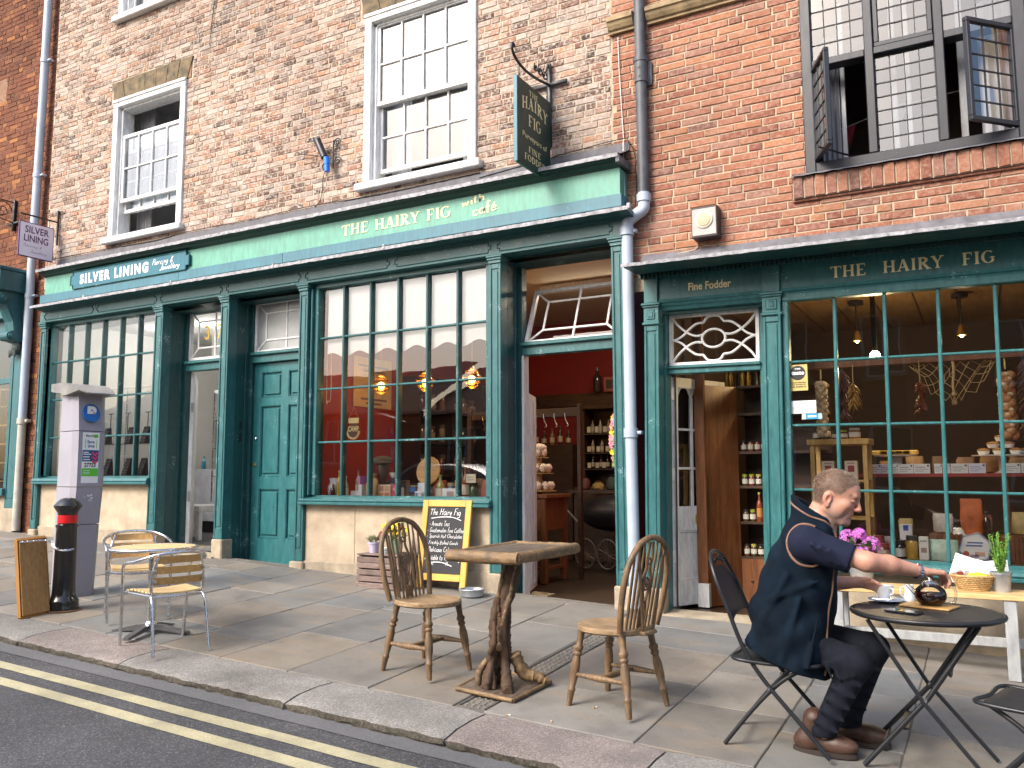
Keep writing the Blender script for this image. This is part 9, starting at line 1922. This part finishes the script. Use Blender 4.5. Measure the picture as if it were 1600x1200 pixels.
brow = head*np.exp(-((c-.036-.10*np.maximum(0, np.abs(b_)-.03))/.0055)**2)*ss(a, .058, .072)*(np.abs(np.abs(b_)-.034) < .024)*.6; skin = skin*(1-brow[:, None])+np.array([.13, .085, .06])*brow[:, None]
lash = head*np.exp(-((c-.009)/.0032)**2)*ss(a, .066, .078)*(np.abs(np.abs(b_)-.032) < .016)*.85; skin = skin*(1-lash[:, None])+np.array([.07, .04, .035])*lash[:, None]
furr = head*ss(a, .06, .085)*ss(c, .048, .055)*ss(.10-c, 0, .01)*(.5+.5*np.sin(c*520))*.22; skin = skin*(1-furr[:, None])+np.array([.33, .13, .09])*furr[:, None]
bk_m = ss(-.026-a, -.008, .008)*ss(c+.052, -.008, .012); tp_m = ss(.024-a, -.006, .008)*ss(c-.020, -.008, .010); fr_m = ss(.036+(c-.02)*.60-a, -.006, .010)*ss(c-.022, -.006, .012); sb_m = .8*np.exp(-((a-.010)/.008)**2)*ss(c+.030, -.01, .02)*ss(.03-c, 0, .02)
ear = (((a+.010)/.030)**2+((c+.012)/.043)**2 < 1)*(np.abs(b_) > .066)
hairm = head*np.maximum(np.maximum(bk_m, tp_m), np.maximum(fr_m, sb_m))*(1-ear)
HAIRC = np.array([.155, .105, .072]); hm2 = (hairm*.75)[:, None]; skin = skin*(1-hm2)+HAIRC*hm2
at_ = me.color_attributes.new('tone', 'FLOAT_COLOR', 'POINT'); at_.data.foreach_set('color', np.concatenate([np.clip(skin, 0, 1), np.ones((len(P), 1))], 1).ravel().astype(np.float32))
def attr_mat(name, rough, sss=0.):
 m, nt, b, N, L = newmat(name); at2 = N('Attribute'); at2.attribute_name = 'tone'; n1 = noise(N, L, N('TexCoord').outputs['Object'], 160, 4, .6); c = mixc(N, L, 1., at2.outputs[0], ramp(N, L, n1, [(.3, .88), (.7, 1.08)]), 'MULTIPLY'); L(c, b.inputs['Base Color']); b.inputs['Roughness'].default_value = rough
 if sss: b.inputs['Subsurface Weight'].default_value = sss; b.inputs['Subsurface Radius'].default_value = (.012, .005, .003); b.inputs['Subsurface Scale'].default_value = .6
 bp = N('Bump'); bp.inputs['Strength'].default_value = .45; bp.inputs['Distance'].default_value = .002; L(n1, bp.inputs['Height']); L(bp.outputs[0], b.inputs['Normal']); return m
body = put(me, 'body', attr_mat('skin', .5, .15))
# ---- cropped hair: a short shell on the skull, thin on the crown
q_ = random.Random(4); hb = MB(); sel = np.nonzero((hairm > .35))[0]; vn = np.zeros((len(P), 3), np.float32); me.vertices.foreach_get('normal', vn.ravel()) if False else None
nrm = np.array([v.normal[:] for v in me.vertices]) if len(me.vertices) < 400000 else None
crown = np.exp(-((a+.055)**2+(b_)**2+(c-.115)**2)/.0016)
V, Fh = [], []
prob = np.clip(hairm*(1-.85*crown), 0, 1)
for i in sel:
 for _ in range(3):
  if q_.random() > prob[i]*.95: continue
  n = nrm[i]; p = P[i]+np.array([q_.uniform(-1, 1), q_.uniform(-1, 1), q_.uniform(-1, 1)])*.003; d = n*.7+np.array([q_.uniform(-.35, .35)+.35, q_.uniform(-.35, .35), q_.uniform(-.35, .35)-.15]); d = d/np.linalg.norm(d)*q_.uniform(.006, .011); s_ = np.cross(d, [q_.uniform(-1, 1), q_.uniform(-1, 1), q_.uniform(-1, 1)]); s_ = s_/(np.linalg.norm(s_)+1e-9)*.0009
  k = len(V); V += [tuple(p-s_), tuple(p+s_), tuple(p+d)]; Fh.append((k, k+1, k+2))
hb.v = V; hb.f = Fh; hb.m = [0]*len(Fh)
HAIR = mat('cropped_hair', (.17,.115,.08), .5, .45, 35, col2=(.26,.20,.155)); ho = hb.build('hair', HAIR, man, fix=False); ho['kind'] = 'stuff'; ho['label'] = 'short cropped greying brown hair'
# ---- trousers
TRS = mat('charcoal_denim', (.0075,.0095,.016), .85, .3, 9, .25, 300, spec=.2); T = Field((-1.14, 4.2, -.03), (-.40, 4.74, .68), .006)
def fold(fn_amp, freq, ph): return lambda X, Y, Z: fn_amp*np.sin(freq[0]*X+freq[1]*Y+freq[2]*Z+ph)
T.ell((-.94, YC, .50), (.15, .175, .12), None, .04)
for s, kn, an in ((-1, (-.583, 4.352, .418), (-.748, 4.382, .085)), (1, (-.530, 4.565, .455), (-.668, 4.60, .085))):
 T.cap((-.93, YC+s*.088, .50), kn, .092, .070, .05); T.cap(kn, an, .068, .053, .03); T.cap((an[0]+.006, an[1], an[2]+.01), an, .057, .058, .02)
 for k in range(5): t = .2+.17*k; p = np.array(kn)*(1-t)+np.array(an)*t; T.cap(p+np.array([-.045, -.055, .012]), p+np.array([.05, -.045, -.028]), .010, .008, .022)
 for k in range(4): p = np.array(kn)+np.array([-.035-.03*k, -.070, .03-.012*k]); T.cap(p, p+np.array([.03, .0, -.075]), .007, .004, .022)
 an_ = np.array(an); T.op(lambda X, Y, Z, z=an[2]: Z-(z-.022)+0*X+0*Y, (an[0]-.12, an[1]-.1, -.03), (an[0]+.1, an[1]+.1, an[2]-.01), .004, True)
put(T.mesh('trousers')[0], 'trousers', TRS)
# ---- boots
BOOT = mat('brown_boot_leather', (.065,.032,.020), .5, .4, 14, .2, 80); SOLE = mat('boot_sole', (.03,.02,.016), .8, .2)
for nm, hx_, tx_, y, yaw in (('a', -.895, -.600, 4.395, -3), ('b', -.765, -.475, 4.615, 3)):
 g0 = gz((hx_+tx_)/2, y)+.004; Bf = Field((hx_-.06, y-.1, g0-.02), (tx_+.06, y+.1, .24), .005)
 Bf.ell((tx_-.075, y, g0+.045), (.082, .050, .042), None, .03); Bf.ell((hx_+.064, y, g0+.045), (.058, .037, .042), None, .025); Bf.cap((hx_+.06, y, g0+.06), (tx_-.10, y, g0+.05), .042, .042, .03)
 Bf.cap((hx_+.085, y, g0+.07), (hx_+.105, y, g0+.155), .046, .052, .03); Bf.op(lambda X, Y, Z: Z-(g0+.016)+0*X+0*Y, (hx_-.06, y-.1, g0-.02), (tx_+.06, y+.1, g0+.012), .003, True)
 bo_ = put(Bf.mesh('boot')[0], 'boot', BOOT); n = 28; pr = []
 for k in range(n): aa = 2*math.pi*k/n; cx2 = (hx_+tx_)/2; ca = math.cos(aa); w_ = .050 if ca > 0 else .042; pr.append((cx2+(tx_-hx_)/2*1.0*ca, y+w_*math.sin(aa)*(1 if abs(ca) < .9 else .95)))
 MB().prism(pr, 'z', g0-.004, g0+.019).build('sole', SOLE, bo_, 40)
# ---- polo shirt sleeves and collar area
NAVY = mat('navy_polo', (.009,.012,.029), .85, .15, 9, .1, 500, spec=.2); Sv = Field((-.95, 4.10, .70), (-.45, 4.82, 1.15), .0055)
Sv.cap((-.80, YC-.10, .975), (-.772, YC-.175, .970), .080, .080, .03); Sv.cap((-.772, YC-.175, .970), (-.585, 4.262, .912), .080, .070, .03)
for t, r_ in ((.35, .008), (.55, .010), (.75, .008)): p = np.array([-.775, YC-.185, .978])*(1-t)+np.array([-.585, 4.262, .915])*t; Sv.cap(p+np.array([-.02, -.085, .02]), p+np.array([.05, -.06, -.055]), r_, r_*.5, .02)
dS = np.array([.19, .0, -.063]); dS /= np.linalg.norm(dS); pe = np.array([-.565, 4.262, .912]); Sv.op(lambda X, Y, Z: -((X-pe[0])*dS[0]+(Y-pe[1])*dS[1]+(Z-pe[2])*dS[2]), (-.65, 4.12, .75), (-.46, 4.42, 1.05), .006, True)
Sv.cap((-.80, YC+.12, .985), (-.775, YC+.19, .97), .085, .085, .03); Sv.cap((-.775, YC+.19, .97), (-.79, YC+.215, .82), .082, .07, .03)
Sv.cap((-.745, YC, 1.02), (-.75, YC, 1.075), .082, .070, .02)
put(Sv.mesh('shirt')[0], 'shirt', NAVY)
# ---- fleece gilet: lofted section by section, folded, cut at the slanting hem
FLC = mat('navy_fleece', (.0024,.0066,.0130), .95, .35, 7, .35, 260, col2=(.0036,.0100,.0190), spec=.15); G = Field((-1.20, 4.16, .28), (-.56, 4.76, 1.22), .0055)
zz = np.array([.28, .40, .50, .65, .79, .90, .98, 1.04, 1.09, 1.16, 1.22]); cc = np.array([-.885, -.895, -.897, -.880, -.848, -.820, -.795, -.782, -.778, -.778, -.778]); hd = np.array([.190, .198, .204, .198, .182, .166, .140, .118, .100, .088, .085]); hw = np.array([.240, .240, .234, .214, .210, .214, .205, .165, .118, .092, .088])
def gil(X, Y, Z):
 C_, D_, W_ = np.interp(Z, zz, cc), np.interp(Z, zz, hd), np.interp(Z, zz, hw); e = 2.35
 k0 = (np.abs((X-C_)/D_)**e+np.abs((Y-YC)/W_)**e+1e-9)**(1/e); d = (k0-1)*np.minimum(D_, W_)*.95
 d = d-.007*np.sin(24*Z+14*(X+.9)+3*Y)*np.clip((.85-Z)*4, .0, 1)-.005*np.sin(41*Z-30*(X+.9)+9*Y)*np.clip((.8-Z)*4, 0, 1)-.004*np.sin(60*X+22*Z+16*Y)
 return d
G.op(gil, (-1.2, 4.16, .28), (-.56, 4.76, 1.22), .001)
for p, q2, r_ in (((-.98, 4.245, .60), (-.86, 4.232, .82), .012), ((-.90, 4.235, .42), (-.80, 4.225, .72), .012), ((-1.05, 4.30, .46), (-.88, 4.232, .50), .012), ((-.95, 4.24, .70), (-.72, 4.25, .80), .007), ((-.78, 4.225, .40), (-.73, 4.235, .62), .008)): G.cap(p, q2, r_, r_*.6, .028)
nh = np.array([-.34, 0, -.94]); nh /= np.linalg.norm(nh); ph_ = np.array([-.745, 0, .335]); G.op(lambda X, Y, Z: -((X-ph_[0])*nh[0]+(Z-ph_[2])*nh[2])+0*Y, (-1.2, 4.16, .28), (-.56, 4.76, 1.22), .008, True)
nt2 = np.array([.55, 0, .84]); nt2 /= np.linalg.norm(nt2); pt2 = np.array([-.785, 0, 1.150]); G.op(lambda X, Y, Z: -((X-pt2[0])*nt2[0]+(Z-pt2[2])*nt2[2])+0*Y, (-1.0, 4.2, .95), (-.56, 4.7, 1.22), .006, True)
G.cap((-.755, YC, 1.02), (-.745, YC, 1.25), .072, .088, .008, True); G.cap((-.70, YC, .98), (-.62, YC, 1.14), .05, .075, .01, True)
for s in (-1, 1): G.cap((-.775, YC+s*.150, .978), (-.70, YC+s*.30, .955), .080, .085, .012, True)
gm = put(G.mesh('gilet')[0], 'gilet', FLC)
TRIM = mat('tan_suede_binding', (.20,.105,.068), .7, .15)
dA = np.array([.10, -.15*1.0, -.02]); dA /= np.linalg.norm(dA); ctr = np.array([-.772, YC-.198, .972]); e1 = np.array([.83, .55, .0]); e1 -= dA*(e1@dA); e1 /= np.linalg.norm(e1); e2 = np.cross(dA, e1)
def side_hit(x, z):
 y = 4.165
 while y < 4.40 and G.at((x, y, z)) > 0: y += .002
 return (x, y, z)
ringp = []
for t in [2*math.pi*k/48 for k in range(48)]:
 x, z = -.770+.088*math.cos(t)-.012*math.sin(t), .964+.098*math.sin(t)
 if math.cos(t) > .55 and abs(math.sin(t)) < .8: continue
 p = side_hit(x, z); ringp.append(np.array(p)+np.array([0, -.002, 0]))
i0 = max(range(len(ringp)), key=lambda i: np.linalg.norm(ringp[i]-ringp[i-1])); ringp = ringp[i0:]+ringp[:i0]
ringp = [q for q in ringp if q[1] < 4.39]
MB().tube([tuple(p) for p in ringp], .0062, 6).build('armhole_binding', TRIM, gm, 60)
fe = [(-.648, YC-.035, 1.035), (-.655, YC-.06, .96), (-.655, YC-.085, .86), (-.662, YC-.10, .75), (-.672, YC-.11, .64), (-.69, YC-.115, .53), (-.712, YC-.12, .43), (-.735, YC-.12, .352)]
MB().tube(catmull([tuple(G.snap(p, .002)) for p in fe], 5), .0055, 6).build('front_binding', TRIM, gm, 60)
co_ = [(-.862, YC-.03, 1.165), (-.83, YC-.082, 1.14), (-.77, YC-.105, 1.095), (-.71, YC-.09, 1.06), (-.665, YC-.055, 1.035)]
MB().tube(catmull([tuple(G.snap(p, .002)) for p in co_], 5), .005, 6).build('collar_binding', TRIM, gm, 60)
hm_ = [(-1.10, YC-.07, .475), (-1.04, YC-.17, .455), (-.95, YC-.215, .42), (-.85, YC-.21, .385), (-.77, YC-.16, .352)]
MB().tube(catmull([tuple(G.snap(p, -.002)) for p in hm_], 5), .007, 6).build('hem', FLC, gm, 60)
# ---- wrist watch
wa = np.array(ER)*.0+np.array(WR)-h_*.022; ax = np.array(WR)-np.array([-.42, 4.345, .880]); ax /= np.linalg.norm(ax); o1 = np.cross(ax, [0, 0, 1.]); o1 /= np.linalg.norm(o1); o2 = np.cross(o1, ax)
b = MB();
for k in range(16):
 t = 2*math.pi*k/16; c_ = wa+o1*.032*math.cos(t)+o2*.030*math.sin(t); b.tube([tuple(c_-ax*.008), tuple(c_+ax*.008)], .0062, 6)
wt_ = b.build('wristwatch', STEEL, man, 50); cface = wa+o2*.033+o1*.004; MB().tube([tuple(cface-o2*.004), tuple(cface+o2*.004)], .017, 20).build('watch_case', STEEL, wt_, 40); MB().tube([tuple(cface+o2*.0035), tuple(cface+o2*.0045)], .014, 20).build('watch_dial', mat('watch_dial_dark', (.02,.02,.03), .2), wt_, 40)
